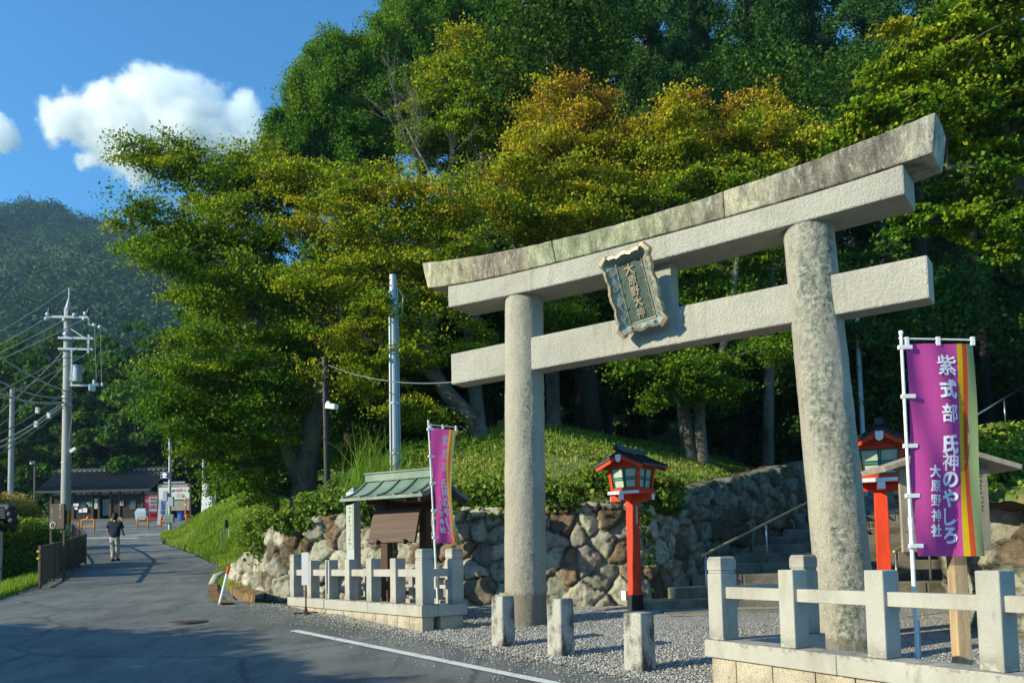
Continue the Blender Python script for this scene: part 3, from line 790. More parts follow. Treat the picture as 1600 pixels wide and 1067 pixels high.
# ------------------------------------------------------------------ the great stone gate
TL = Vector((.25, 12.75, 0)); TR = Vector((3.77, 10.2, 0))
TT = (TR - TL).normalized(); TN = Vector((TT.y, -TT.x, 0))          # along the beams; towards the viewer
if TN.y > 0: TN = -TN
def on_gate(px, py, off):                                            # (s along the beams, height) on the plane `off` in front of the axis
    q = hit_plane(px, py, TL + TN * off, TN); return (q - TL).dot(TT), q.z
def GP(s, off, z): return TL + TT * s + TN * off + Vector((0, 0, z))
gate = thing('stone_gate', 'tall weathered granite shrine gate with curved top beam spanning the forecourt', 'shrine gate', ((TL + TR) / 2))
def pillar_mat():
    m, nt, b = new_mat('pillar_granite')
    co = objco(nt)
    n2 = noise_node(nt, 70, 3, .7, co); n3 = noise_node(nt, 22, 5, .7, co); n1 = noise_node(nt, 1.1, 4, .6, co)
    r1 = ramp(nt, n1.outputs[0], [(.3, (.35, .32, .26)), (.7, (.47, .43, .345))])
    r2 = ramp(nt, n2.outputs[0], [(.34, (.55,) * 3), (.5, (1, 1, 1)), (.68, (1.15,) * 3)])
    c = mix(nt, r1.outputs[0], r2.outputs[0], 1.0, 'MULTIPLY')
    # lichen and moss in upright blotches
    a = noise_node(nt, 2.6, 8, .72, objco(nt, (1.5, 1.5, .38)))
    at = _n(nt, 'ShaderNodeAttribute', attribute_name='lichen')
    a2 = noise_node(nt, .9, 4, .6, objco(nt, (1.2, 1.2, .5))); a3 = noise_node(nt, 38, 4, .7, co)
    v = mathn(nt, 'ADD', a.outputs[0], mathn(nt, 'MULTIPLY', at.outputs['Fac'], .25)); v = mathn(nt, 'ADD', v, mathn(nt, 'MULTIPLY', mathn(nt, 'SUBTRACT', a2.outputs[0], .5), .55)); v = mathn(nt, 'ADD', v, mathn(nt, 'MULTIPLY', mathn(nt, 'SUBTRACT', a3.outputs[0], .5), .30))
    f = ramp(nt, v, [(.54, (0, 0, 0)), (.76, (.9,) * 3)])
    n4 = noise_node(nt, 16, 5, .7, co); lc = ramp(nt, n4.outputs[0], [(.36, (.05, .053, .05)), (.48, (.17, .18, .15)), (.57, (.34, .34, .25)), (.7, (.50, .52, .48))])
    c = mix(nt, c, lc.outputs[0], f.outputs[0])
    df = _n(nt, 'ShaderNodeAttribute', attribute_name='damp')
    g = mathn(nt, 'ADD', df.outputs['Fac'], mathn(nt, 'MULTIPLY', mathn(nt, 'SUBTRACT', n3.outputs[0], .5), .9))
    fg = ramp(nt, g, [(.45, (0, 0, 0)), (.62, (.65,) * 3)])
    c = mix(nt, c, (.15, .13, .10), fg.outputs[0])
    nt.links.new(c, b.inputs['Base Color']); b.inputs['Roughness'].default_value = .9; b.inputs['Specular IOR Level'].default_value = .15
    bump(nt, b, mathn(nt, 'ADD', mathn(nt, 'MULTIPLY', n2.outputs[0], .6), n3.outputs[0]), .85, .025)
    return m
M['pillar'] = pillar_mat()
def pillar(base_px, top_px, r0, r1, zb, lich, lich_w, damp_h, amt=1.0):
    s0, z0 = on_gate(base_px[0], base_px[1], 0); s1, z1 = on_gate(top_px[0], top_px[1], 0)
    nr, na = 90, 56; V = []; L = []; D = []
    for i in range(nr):
        t = i / (nr - 1); zq = float(np.polyval(cs, s1)) + .012; z = zb + (zq - zb) * t; f = (z - z0) / (z1 - z0)
        c = GP(s0 + (s1 - s0) * f, 0, z); r = r0 + (r1 - r0) * t
        for k in range(na):
            a = 2 * math.pi * k / na
            nz = .010 * float(vnoise(np.array([a * 2.2]), np.array([z * 1.6]), .35, 12)[0]) + .006 * float(vnoise(np.array([a * 2.2]), np.array([z * 1.6]), .12, 13)[0])
            d = Vector((math.cos(a), math.sin(a), 0)); V.append(c + d * (r + nz))
            da = (a - lich + math.pi) % (2 * math.pi) - math.pi
            L.append(amt * math.exp(-(da / lich_w) ** 2) - (1 - amt) * .25); D.append(1.0 - min(1, max(0, (z - zb - damp_h) / .35)) if damp_h > 0 else 0)
    Q = []
    for i in range(nr - 1):
        for k in range(na):
            k2 = (k + 1) % na; Q.append((i * na + k, i * na + k2, (i + 1) * na + k2, (i + 1) * na + k))
    me = np_mesh('pillar', _tolocal(gate, np.array([tuple(v) for v in V])), np.array(Q), {'lichen': np.array(L), 'damp': np.array(D)}, 'POINT')
    return link('pillar', me, M['pillar'], gate, smooth=True), (s1, z1)
def top_mat():
    m, nt, b = new_mat('top_beam_stone')
    co = objco(nt)
    at = _n(nt, 'ShaderNodeAttribute', attribute_name='along')
    zone = ramp(nt, at.outputs['Fac'], [(0, (.46, .44, .34)), (.06, (.38, .38, .26)), (.14, (.27, .235, .19)), (.25, (.27, .235, .195)), (.31, (.31, .34, .235)), (.5, (.31, .33, .225)), (.62, (.25, .235, .19)), (.72, (.42, .40, .31)), (.80, (.22, .205, .175)), (.92, (.20, .185, .16)), (1, (.42, .41, .36))])
    n1 = noise_node(nt, 5, 8, .75, objco(nt, (1, 1, .4))); n2 = noise_node(nt, 60, 3, .7, co); n3 = noise_node(nt, 18, 5, .7, objco(nt, (1, 1, .35)))
    r1 = ramp(nt, n1.outputs[0], [(.34, (.38,) * 3), (.5, (1, 1, 1)), (.62, (1.6, 1.57, 1.5))])
    r2 = ramp(nt, n2.outputs[0], [(.35, (.6,) * 3), (.5, (1, 1, 1)), (.68, (1.3,) * 3)])
    c = mix(nt, zone.outputs[0], r1.outputs[0], 1.0, 'MULTIPLY'); c = mix(nt, c, r2.outputs[0], 1.0, 'MULTIPLY'); c = mix(nt, c, (.92, .88, .80), 1.0, 'MULTIPLY')
    f = ramp(nt, n3.outputs[0], [(.56, (0, 0, 0)), (.66, (.75,) * 3)]); c = mix(nt, c, (.50, .50, .46), f.outputs[0])
    nt.links.new(c, b.inputs['Base Color']); b.inputs['Roughness'].default_value = .92; b.inputs['Specular IOR Level'].default_value = .15
    bump(nt, b, mathn(nt, 'ADD', n2.outputs[0], n3.outputs[0]), .8, .02)
    return m
M['topbeam'] = top_mat()
KF = .36
ktop = [(659, 411), (764, 396), (861, 377), (949, 353), (1100, 309), (1136, 297.5), (1269, 251), (1353, 217), (1400, 199), (1462, 176)]
kbot = [(668, 450), (788, 429.5), (869, 409), (990, 379), (1100, 348.5), (1226, 312), (1332, 281), (1412, 255.5), (1457.5, 237)]
kt = np.array([on_gate(x, y, KF) for x, y in ktop]); kb = np.array([on_gate(x, y, KF - .03) for x, y in kbot])
# smooth both edges with low-order curves of the measured points
ct = np.polyfit(kt[:, 0], kt[:, 1], 4); cb = np.polyfit(kb[:, 0], kb[:, 1], 4)
def kasagi(u0, u1, name):
    n = max(4, int((u1 - u0) * 70)); V = []; A = []
    prof = [(KF - .03, 0), (KF, 1), (.10, 1.07), (-.10, 1.07), (-KF, 1), (-KF + .03, 0)]
    nrow = []
    for i in range(n + 1):
        u = u0 + (u1 - u0) * i / n
        stp = kt[0, 0] + (kt[-1, 0] - kt[0, 0]) * u; sbt = kb[0, 0] + (kb[-1, 0] - kb[0, 0]) * u
        zt = np.polyval(ct, stp); zb = np.polyval(cb, sbt)
        row = []
        # subdivide the profile so that the roughness is real
        pts = []
        for a, b in zip(prof, prof[1:] + prof[:1]):
            for k in range(5): pts.append((a[0] + (b[0] - a[0]) * k / 5, a[1] + (b[1] - a[1]) * k / 5))
        for o, h in pts:
            s = sbt + (stp - sbt) * h; z = zb + (zt - zb) * h
            j = .012 * float(vnoise(np.array([s * 3 + o]), np.array([z * 3 + o * 2]), .35, 21)[0])
            V.append(GP(s, o + j, z + j)); A.append(u)
        nrow = len(pts)
    Q = []
    for i in range(n):
        for k in range(nrow):
            k2 = (k + 1) % nrow; Q.append((i * nrow + k, (i + 1) * nrow + k, (i + 1) * nrow + k2, i * nrow + k2))
    V = np.array([tuple(v) for v in V]); me = bpy.data.meshes.new(name)
    F = [tuple(q) for q in Q] + [tuple(range(nrow)), tuple(reversed(range(n * nrow, (n + 1) * nrow)))]
    me.from_pydata([tuple(v) for v in _tolocal(gate, V)], [], F)
    a = me.attributes.new('along', 'FLOAT', 'POINT'); a.data.foreach_set('value', np.array(A, np.float32)); me.update()
    return link(name, me, M['topbeam'], gate, bevel=.02)
uj1 = (on_gate(862, 390, KF)[0] - kt[0, 0]) / (kt[-1, 0] - kt[0, 0]); uj2 = (on_gate(1130, 310, KF)[0] - kt[0, 0]) / (kt[-1, 0] - kt[0, 0])
kasagi(0, uj1 - .0004, 'top_beam'); kasagi(uj1 + .0004, uj2 - .0004, 'top_beam'); kasagi(uj2 + .0004, 1, 'top_beam')

def beam(name, top, bot, front, back, m, ns=40, nzs=5):
    """straight or curved beam from measured top and bottom edges (functions of s)"""
    V = []; s0, s1 = top[0], top[1]
    fz_t, fz_b = top[2], bot
    prof = []
    for k in range(nzs): prof.append((front, k / nzs))
    for k in range(4): prof.append((front + (back - front) * k / 4, 1))
    for k in range(nzs): prof.append((back, 1 - k / nzs))
    for k in range(4): prof.append((back + (front - back) * k / 4, 0))
    n = len(prof)
    for i in range(ns + 1):
        s = s0 + (s1 - s0) * i / ns; zt = fz_t(s); zb = fz_b(s)
        for o, h in prof:
            z = zb + (zt - zb) * h
            j = .009 * float(vnoise(np.array([s * 4 + o * 3]), np.array([z * 4 + o]), .4, 31)[0])
            V.append(GP(s, o + j, z))
    F = []
    for i in range(ns):
        for k in range(n):
            k2 = (k + 1) % n; F.append((i * n + k, (i + 1) * n + k, (i + 1) * n + k2, i * n + k2))
    F += [tuple(range(n)), tuple(reversed(range(ns * n, (ns + 1) * n)))]
    me = bpy.data.meshes.new(name); me.from_pydata([tuple(v) for v in _tolocal(gate, np.array([tuple(v) for v in V]))], [], F); me.update()
    return link(name, me, m, gate, bevel=.022)
M['granite_beam'] = granite('granite_beam', (.47, .44, .37), [((.36, .33, .27), 1.7, (1, 1, 3), .54, .8, .4), ((.27, .25, .19), 4.5, (1.7, 1.7, .2), .52, .70, .5), ((.33, .33, .25), 14, (1, 1, .5), .6, .72, .4)], speck=.15, fine=80, bumps=.9, bdist=.03)
SF = .315
sb = np.array([on_gate(x, y, SF) for x, y in [(700, 480.5), (787, 463.5), (949, 426), (1100, 386), (1220, 356.6), (1414, 302.6)]])
cs = np.polyfit(sb[:, 0], sb[:, 1], 3)
beam('under_beam', (sb[0, 0], sb[-1, 0], lambda s: np.polyval(cb, s) - .004), lambda s: np.polyval(cs, s), SF, -SF, M['granite_beam'], 60)
NF = .17
nt_ = np.array([on_gate(x, y, NF) for x, y in [(704, 553.5), (788, 536.5), (841, 523), (1228.6, 445), (1306.6, 426), (1449, 398)]])
nb_ = np.array([on_gate(x, y, NF) for x, y in [(705.6, 600), (788, 588), (840.5, 575), (1237, 506), (1313, 489), (1451, 466)]])
c1 = np.polyfit(nt_[:, 0], nt_[:, 1], 1); c2 = np.polyfit(nb_[:, 0], nb_[:, 1], 1)
beam('tie_beam', (nt_[0, 0], nt_[-1, 0], lambda s: np.polyval(c1, s)), lambda s: np.polyval(c2, s), NF, -NF, M['granite_beam'], 60)
pL, (sL, zL) = pillar((821, 978), (819, 462), .325, .295, hr(12.75) - .1, R(-80), .36, .45, .6)
pR, (sR, zR) = pillar((1327, 1000), (1262, 350), .335, .30, hr(10.2) - .1, R(-100), .75, .12, .88)
pR['label'] = 'right pillar blotched with yellow green lichen'

sm = on_gate(1034, 445, .1)[0]
b = MB(); zt = np.polyval(cs, sm) + .02; zb_ = np.polyval(c1, sm) - .01
c = GP(sm, 0, (zt + zb_) / 2); b.box((c.x, c.y, c.z), (.30, .24, zt - zb_), math.atan2(TT.y, TT.x)); b.build('strut', M['granite_beam'], gate, bevel=.015)

# ------------------------------------------------------------------ name plaque hung on the gate
def plaque():
    bl, br, tl, tr = (971, 520), (1046, 508), (948, 402), (1010, 386)
    s_b, z_b = on_gate(1011, 517, NF + .10); s_t, z_t = on_gate(982, 391, SF + .22)
    A = GP(s_b, NF + .10, z_b); B = GP(s_t, SF + .30, z_t)
    up = (B - A); Hh = up.length; up.normalize()
    rt = TT.copy(); rt = (rt - up * rt.dot(up)).normalized(); nn = rt.cross(up)
    if nn.dot(TN) < 0: nn = -nn
    root = thing('name_plaque', 'green bronze name plaque with scalloped gilt frame and gilt characters hung on the gate', 'plaque', A)
    Mx = Matrix(((rt.x, up.x, nn.x, A.x), (rt.y, up.y, nn.y, A.y), (rt.z, up.z, nn.z, A.z), (0, 0, 0, 1)))
    Mx = Mx @ Matrix.Translation((0, Hh * .49 * .08, 0)) @ Matrix.Diagonal((.87, .92, .9, 1))
    W = .37; ih, iw = Hh * .385, .215; cy = Hh * .49
    b = MB(); b.prism([(-iw, cy - ih), (iw, cy - ih), (iw, cy + ih), (-iw, cy + ih)], .03, Mx); b.build('panel', M['patina'], root)
    # inner gilt line
    b = MB(); t = .012
    for x0, y0, x1, y1 in ((-iw - t, cy - ih - t, iw + t, cy - ih), (-iw - t, cy + ih, iw + t, cy + ih + t), (-iw - t, cy - ih, -iw, cy + ih), (iw, cy - ih, iw + t, cy + ih)):
        b.prism([(x0, y0), (x1, y0), (x1, y1), (x0, y1)], .045, Mx)
    b.build('inner_border', M['gold'], root, bevel=.003)
    # scalloped outline
    def side(n, L, amp):
        out = []
        for i in range(n):
            t = i / n
            o = amp * (.75 * abs(math.sin(t * math.pi * 3)) + .55 * math.sin(t * math.pi) ** .6 + .22 * abs(math.sin(t * math.pi * 10)))
            if t < .11: o += .095 * (1 - t / .11) ** 1.2
            if t > .89: o += .095 * ((t - .89) / .11) ** 1.2
            out.append((t, o))
        return out
    ow, oh = W - .015, Hh / 2 - .045
    outl = []
    for t, o in side(44, 2 * ow, .045): outl.append((-ow + 2 * ow * t, cy - oh - o))
    for t, o in side(64, 2 * oh, .045): outl.append((ow + o, cy - oh + 2 * oh * t))
    for t, o in side(44, 2 * ow, .045): outl.append((ow - 2 * ow * t, cy + oh + o))
    for t, o in side(64, 2 * oh, .045): outl.append((-ow - o, cy + oh - 2 * oh * t))
    n = len(outl)
    inn = []
    ctr = (0, cy)
    for x, y in outl:
        inn.append((max(-iw - .012, min(iw + .012, x)), max(cy - ih - .012, min(cy + ih + .012, y))))
    b = MB()
    mid = [((x - 0) * .885, cy + (y - cy) * .935) for x, y in outl]
    vs = [(x, y, .02) for x, y in inn] + [(x, y, .12) for x, y in mid]
    b.add(vs, [(i, n + i, n + (i + 1) % n, (i + 1) % n) for i in range(n)], 0, Mx)
    b.build('flared_border', M['patina_pale'], root)
    b = MB()
    vs = [(x, y, .125) for x, y in mid] + [(x, y, .16) for x, y in mid] + [(x * 1.0, y, .15) for x, y in outl] + [(x, y, .05) for x, y in outl]
    fs = []
    for a0 in range(4):
        for i in range(n):
            p, q = a0 * n, ((a0 + 1) % 4) * n
            fs.append((p + i, q + i, q + (i + 1) % n, p + (i + 1) % n))
    b.add(vs, fs, 0, Mx); b.build('gilt_edge', M['gold'], root)
    b = MB()
    for sx in (-1, 1):
        for k in range(4):
            y0 = cy - ih + (k + .5) * ih / 2
            pts = [Mx @ Vector((sx * (iw + .055 + .045 * math.sin(a * .9)), y0 + .05 * math.cos(a) * (1 - a / 9), .085 + .05 * math.sin(a * .5))) for a in np.linspace(0, 4.6, 14)]
            MB().tube(pts, .006, 5).build('scroll_ornament', M['gold'], root)
    for sy in (-1, 1):
        for k in (-1, 1):
            pts = [Mx @ Vector((k * .11 + .06 * math.cos(a) * (1 - a / 9), cy + sy * (ih + .06 + .03 * math.sin(a * .9)), .09)) for a in np.linspace(0, 4.6, 14)]
            MB().tube(pts, .006, 5).build('scroll_ornament', M['gold'], root)
    b = MB()
    for sx in (-1, 1): b.box((sx * .2, cy - oh - .0, .10), (.06, .075, .12), 0, 0, Mx)
    b.build('bracket', M['patina_pale'], root, bevel=.006)
    b = MB(); y0 = cy + ih
    Mt = Mx @ Matrix.Translation((0, 0, .03))
    it = [('大', -.01, cy + ih * .75, .175), ('原', .0, cy + ih * .37, .155), ('野', .0, cy + ih * .0, .155), ('大', .0, cy - ih * .36, .15), ('神', .0, cy - ih * .74, .155)]
    text_mb(it, Mt, .010, .022).build('lettering', M['gold'], root)
plaque()

# ------------------------------------------------------------------ stone fences
def fence_post(mb, p, w, z0, z1, cap, rz):
    h = z1 - z0
    if cap:
        mb.box((p.x, p.y, z0 + (h - .17) / 2), (w, w, h - .17), rz)
        mb.box((p.x, p.y, z1 - .155), (w * .93, w * .93, .03), rz)
        mb.box((p.x, p.y, z1 - .085), (w, w, .11), rz)
        mb.box((p.x, p.y, z1 - .0155), (w, w, .03), rz, 0, None, .84)
    else:
        mb.box((p.x, p.y, (z0 + z1) / 2), (w, w, h), rz)
def stone_fence(label, corner, line_end, side_end, n, zt, bottom, n_side, first_skip=False, pw=.18, hp=.70, hc=.83, cap_end=True, side_cap=True):
    A = Vector((corner[0], corner[1], 0)); E = Vector((line_end[0], line_end[1], 0)); S = Vector((side_end[0], side_end[1], 0))
    o = thing('stone_fence', label, 'stone fence', (A.x, A.y, zt))
    for (p, q, cnt, nm) in ((A, E, n, 0), (A, S, n_side, 1)):
        d = (q - p); L = d.length; d.normalize(); rz = math.atan2(d.y, d.x); nrm = Vector((-d.y, d.x, 0))
        ext = .14
        segs = max(1, round(L / 1.75)); base0 = -ext if nm == 0 else ext + .004
        tot = L + ext - base0
        for k in range(segs):
            a = base0 + tot * k / segs; e = base0 + tot * (k + 1) / segs - .006
            c = p + d * ((a + e) / 2)
            b = MB(); b.box((c.x, c.y, zt - .085), (e - a, .28, .17), rz); b.build('kerb_course', M['granite_fence'], o, bevel=.008)
        # rough foundation blocks below
        b = MB(); x = base0 + .06
        while x < L + ext - .15:
            w = rng.uniform(.32, .52); w = min(w, L + ext - .05 - x)
            c = p + d * (x + w / 2); zb = bottom(c) - .25
            bb = MB(); m2 = 5
            vs = []; fs = []
            H = zt - .172 - zb
            for side in (-1, 1):
                for i in range(m2 + 1):
                    for j in range(m2 + 1):
                        u, v = i / m2, j / m2
                        edge = min(u, 1 - u, v, 1 - v); bulge = .035 * min(1, edge * 5) * rng.uniform(.5, 1.3)
                        q3 = c + d * ((u - .5) * (w - .008)) + nrm * side * (.095 + bulge) ; vs.append((q3.x, q3.y, zb + H * v))
            k2 = (m2 + 1) ** 2
            for side in (0, 1):
                for i in range(m2):
                    for j in range(m2):
                        a0 = side * k2 + i * (m2 + 1) + j; fs.append((a0, a0 + 1, a0 + m2 + 2, a0 + m2 + 1) if side else (a0, a0 + m2 + 1, a0 + m2 + 2, a0 + 1))
            for j in range(m2):
                fs.append((j, k2 + j, k2 + j + 1, j + 1)); e0 = m2 * (m2 + 1); fs.append((e0 + j, e0 + j + 1, k2 + e0 + j + 1, k2 + e0 + j))
            b.add(vs, fs); x += w + .004
        b.build('foundation', M['plinth_rock'], o)
        # posts and rails
        ps = [p + d * (L * k / cnt) for k in range(cnt + 1)]
        for k, q3 in enumerate(ps):
            if nm == 1 and k == 0: continue
            cap = (k == 0) or (nm == 0 and k == cnt and cap_end) or (nm == 1 and k == cnt and side_cap)
            b = MB(); fence_post(b, q3, pw * (1.14 if cap else 1), zt + .002, zt + (hc if cap else hp), cap, rz)
            pt = b.build('post', M['granite_fence'], o, bevel=.009)
        for k in range(cnt):
            a, e = ps[k], ps[k + 1]; g = pw / 2 - .02
            a2, e2 = a + d * g, e - d * g
            b = MB(); c = (a2 + e2) / 2; b.box((c.x, c.y, zt + .47), ((e2 - a2).length, .095, .115), rz); b.build('rail', M['granite_fence'], o, bevel=.006)
    return o
fd = Vector((-.59, .807, 0)).normalized()
FA = Vector((-1.32, 12.4, 0)); FE = FA + fd * 5.0; FC = FA + Vector((fd.y, -fd.x, 0)) * .52
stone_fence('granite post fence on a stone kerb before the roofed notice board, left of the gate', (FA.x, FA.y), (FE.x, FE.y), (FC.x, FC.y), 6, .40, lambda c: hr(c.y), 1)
gd = Vector((.45, -.893, 0)).normalized()
GB = Vector((2.1, 8.42, 0)); GE = GB + gd * 4.75; GS = GB + Vector((-gd.y, gd.x, 0)) * 1.12
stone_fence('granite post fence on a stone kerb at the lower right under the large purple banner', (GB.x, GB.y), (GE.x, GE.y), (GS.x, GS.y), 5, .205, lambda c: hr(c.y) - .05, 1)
# low inner fence around the notice board
o = thing('inner_fence', 'low row of square stone stakes behind the left granite fence', 'stone fence', (-1.9, 14.6, .2))
I0 = Vector((-2.95, 15.75, 0)); I1 = Vector((-1.0, 13.55, 0)); d = (I1 - I0); L = d.length; d.normalize(); rz = math.atan2(d.y, d.x)
b = MB(); c = (I0 + I1) / 2; b.box((c.x, c.y, .33), (L + .3, .4, .16), rz); b.build('kerb_course', M['plinth_rock'], o, bevel=.01)
for k in range(9):
    q = I0 + d * (L * k / 8); b = MB(); b.box((q.x, q.y, .41 + .26), (.115, .115, .52), rz); b.build('post', M['granite_fence'], o, bevel=.008)
for z in (.62, .80):
    b = MB(); b.box((c.x, c.y, z), (L, .05, .06), rz); b.build('rail', M['granite_fence'], o, bevel=.004)

def strokes(mb, Mx, x, y, n, size, pitch):
    """a column of small brush-like marks where the writing is too small to read"""
    for j in range(n):
        cy = y - j * pitch
        for k in range(int(rng.integers(2, 5))):
            if rng.uniform() < .55: w, h = size * rng.uniform(.5, .9), size * .11
            else: w, h = size * .11, size * rng.uniform(.4, .85)
            ox, oy = x + rng.uniform(-.2, .2) * size, cy + rng.uniform(-.3, .3) * size
            mb.prism([(ox - w / 2, oy - h / 2), (ox + w / 2, oy - h / 2), (ox + w / 2, oy + h / 2), (ox - w / 2, oy + h / 2)], .0008, Mx)
# ------------------------------------------------------------------ bollards
for (px, py, top, w, lab) in ((787, 1007, 931, .235, 'squat stone bollard in front of the left gate pillar'), (877, 1020, 935, .25, 'stone bollard with dark stain between the other two bollards'), (1000, 1038, 957, .26, 'weathered stone bollard standing before the red lantern, nearest the camera')):
    Yb = {787: 10.97, 877: 10.2, 1000: 9.2}[px]
    q = P(px, py, Yb); zt = P(px, top, Yb - .1).z; zb = hr(Yb) - .1
    b = MB(); n = 10; rzb = math.atan2(-.76, .65) + rng.uniform(-.08, .08)
    for k in range(1):
        b.box((0, 0, (zb + zt) / 2 - zb), (w, w, zt - zb), rzb, 0, None, .94)
    ob = b.build('stone_bollard', M['granite_old'], None, world=False, loc=(q.x, q.y, zb), bevel=.022, seg=3)
    tag(ob, lab, 'bollard', 'stone bollards in front of the gate')

# ------------------------------------------------------------------ red lanterns
def lantern(label, x, y, z, rz, H=1.0):
    o = thing('wooden_lantern', label, 'lantern', (x, y, z), rz, 'red wooden lanterns')
    b = MB(); b.box((0, 0, .11), (.205, .205, .34)); b.build('foot', M['black_metal'], o, world=False, bevel=.006)
    b = MB(); b.box((0, 0, .28 + .79), (.175, .175, 1.58), 0, 0, None, .93); b.build('post', M['red'], o, world=False, bevel=.008)
    b = MB(); b.box((0, 0, 1.905), (.78, .10, .10)); b.box((0, 0, 1.905), (.10, .78, .102)); b.build('arm', M['red'], o, world=False, bevel=.005)
    b = MB()
    for sx, sy in ((1, 0), (-1, 0), (0, 1), (0, -1)): b.box((sx * .393, sy * .393, 1.905), (.006 if sx else .095, .006 if sy else .095, .094))
    b.build('arm_end', M['white'], o, world=False)
    b = MB(); b.box((0, 0, 1.985), (.60, .60, .055)); b.build('base_board', M['red'], o, world=False, bevel=.004)
    b = MB(); b.box((0, -.304, 1.985), (.58, .006, .05)); b.box((-.304, 0, 1.985), (.006, .58, .05)); b.build('base_edge', M['white'], o, world=False)
    # flaring lamp box
    z0, z1, w0, w1 = 2.015, 2.42, .235, .275
    b = MB()
    for sx in (-1, 1):
        for sy in (-1, 1): b.bar((sx * w0, sy * w0, z0), (sx * w1, sy * w1, z1 + .02), .052, .052, 0, (0, 1, 0))
    for zz, ww in ((z0 + .02, w0 + .003), (z1, w1)):
        for sx in (-1, 1): b.box((sx * ww, 0, zz), (.048, 2 * ww - .05, .045)); b.box((0, sx * ww, zz), (2 * ww - .05, .048, .045))
    b.build('frame', M['red'], o, world=False, bevel=.004)
    for a in range(4):
        Mr = Matrix.Rotation(a * math.pi / 2, 4, 'Z')
        def q(u, t, d=0): w = w0 + (w1 - w0) * t; return Mr @ Vector((u * (w - .028), -(w - .012) + d, z0 + .045 + (z1 - z0 - .07) * t))
        b = MB(); b.add([q(-1, 0), q(1, 0), q(1, 1), q(-1, 1)], [(0, 1, 2, 3)]); b.add([q(-1, 0, .01), q(1, 0, .01), q(1, 1, .01), q(-1, 1, .01)], [(3, 2, 1, 0)])
        pn = b.build('window', M['offwhite'], o, world=False)
        b = MB()
        for u in (-.94, -.06, .06, .94): b.bar(q(u, 0, -.008), q(u, 1, -.008), .016, .018, 0, Mr @ Vector((0, 1, 0)))
        for t in (.03, .42, .52, .97): b.bar(q(-.95, t, -.010), q(.95, t, -.010), .016, .016)
        b.build('lattice', M['green_paint'], pn, world=False)
    # roof: ridge along local y (towards the viewer), gable on the front
    rl, ew, zr, ze = .46, .46, 2.665, 2.44
    b = MB(); n = 6
    for sx in (-1, 1):
        vs = []
        for j, yy in enumerate((-rl, rl)):
            for k in range(n + 1):
                t = k / n; vs.append((sx * ew * t, yy, zr - (zr - ze) * (t ** .82)))
            for k in range(n + 1):
                t = k / n; vs.append((sx * ew * t, yy, zr - (zr - ze) * (t ** .82) - .035))
        m2 = n + 1; fs = []
        for k in range(n):
            fs.append((k, k + 1, 2 * m2 + k + 1, 2 * m2 + k)); fs.append((m2 + k + 1, m2 + k, 3 * m2 + k, 3 * m2 + k + 1))
            fs.append((k + 1, k, m2 + k, m2 + k + 1)); fs.append((2 * m2 + k, 2 * m2 + k + 1, 3 * m2 + k + 1, 3 * m2 + k))
        fs.append((n, m2 + n, 3 * m2 + n, 2 * m2 + n))
        b.add(vs, fs)
        for yy in (-rl + .05, -rl * .33, rl * .33, rl - .05):
            pts = [(sx * ew * t * 1.0, yy, zr - (zr - ze) * (t ** .82) + .012) for t in np.linspace(.03, .99, 7)]
            b.tube(pts, .022, 6)
    rf = b.build('roof', M['dark_roof'], o, world=False)
    b = MB(); pts = [(0, -rl - .06, zr + .055), (0, -rl * .6, zr + .03), (0, 0, zr + .022), (0, rl * .6, zr + .03), (0, rl + .06, zr + .055)]
    for p, q2 in zip(pts[:-1], pts[1:]): b.bar(p, q2, .10, .085)
    b.build('ridge', M['dark_roof'], rf, world=False)
    # gable fronts and barge boards
    b = MB()
    for yy in (-w1 - .02, w1 + .02):
        b.add([(-w1 - .05, yy, z1 + .02), (w1 + .05, yy, z1 + .02), (0, yy, zr - .05)], [(0, 1, 2)]); b.add([(-w1 - .05, yy + .004, z1 + .02), (w1 + .05, yy + .004, z1 + .02), (0, yy + .004, zr - .05)], [(2, 1, 0)])
    for yy in (-rl + .03, rl - .03):
        for sx in (-1, 1):
            pts = [Vector((sx * ew * t * .93, yy, zr - (zr - ze) * (t ** .82) - .065)) for t in (0.02, .35, .7, 1)]
            for p, q2 in zip(pts[:-1], pts[1:]): b.bar(p, q2, .025, .06)
    for sx in (-1, 1): b.box((sx * .20, 0, z1 + .045), (.05, 2 * rl - .12, .045))
    b.build('gable_board', M['red'], o, world=False)
    b = MB(); b.prism([(-.045, -.10), (0, -.13), (.045, -.10), (.05, 0), (-.05, 0)], .015, Matrix.Translation((0, -rl + .015, zr - .06)) @ Matrix.Rotation(math.pi / 2, 4, 'X'))
    b.build('gable_pendant', M['white'], o, world=False)
    return o
LRZ = math.atan2(TT.y, TT.x)
q1 = P(993, 955, 14.0)
ln = lantern('red wooden lantern with black gabled roof before the stone wall, between the gate pillars', q1.x, q1.y, hr(14) + .03, LRZ)
b = MB(); b.box((.092, -.03, 1.62), (.006, .055, .30)); b.build('name_slip', M['offwhite'], ln, world=False)
b = MB(); b.box((-.17, -.05, .27), (.09, .08, .16)); b.build('switch_box', M['white'], ln, world=False, bevel=.006)
q2 = P(1381, 880, 11.1)
lantern('red wooden lantern half hidden behind the right gate pillar and the wooden notice board', q2.x, q2.y, .0, LRZ + .25)

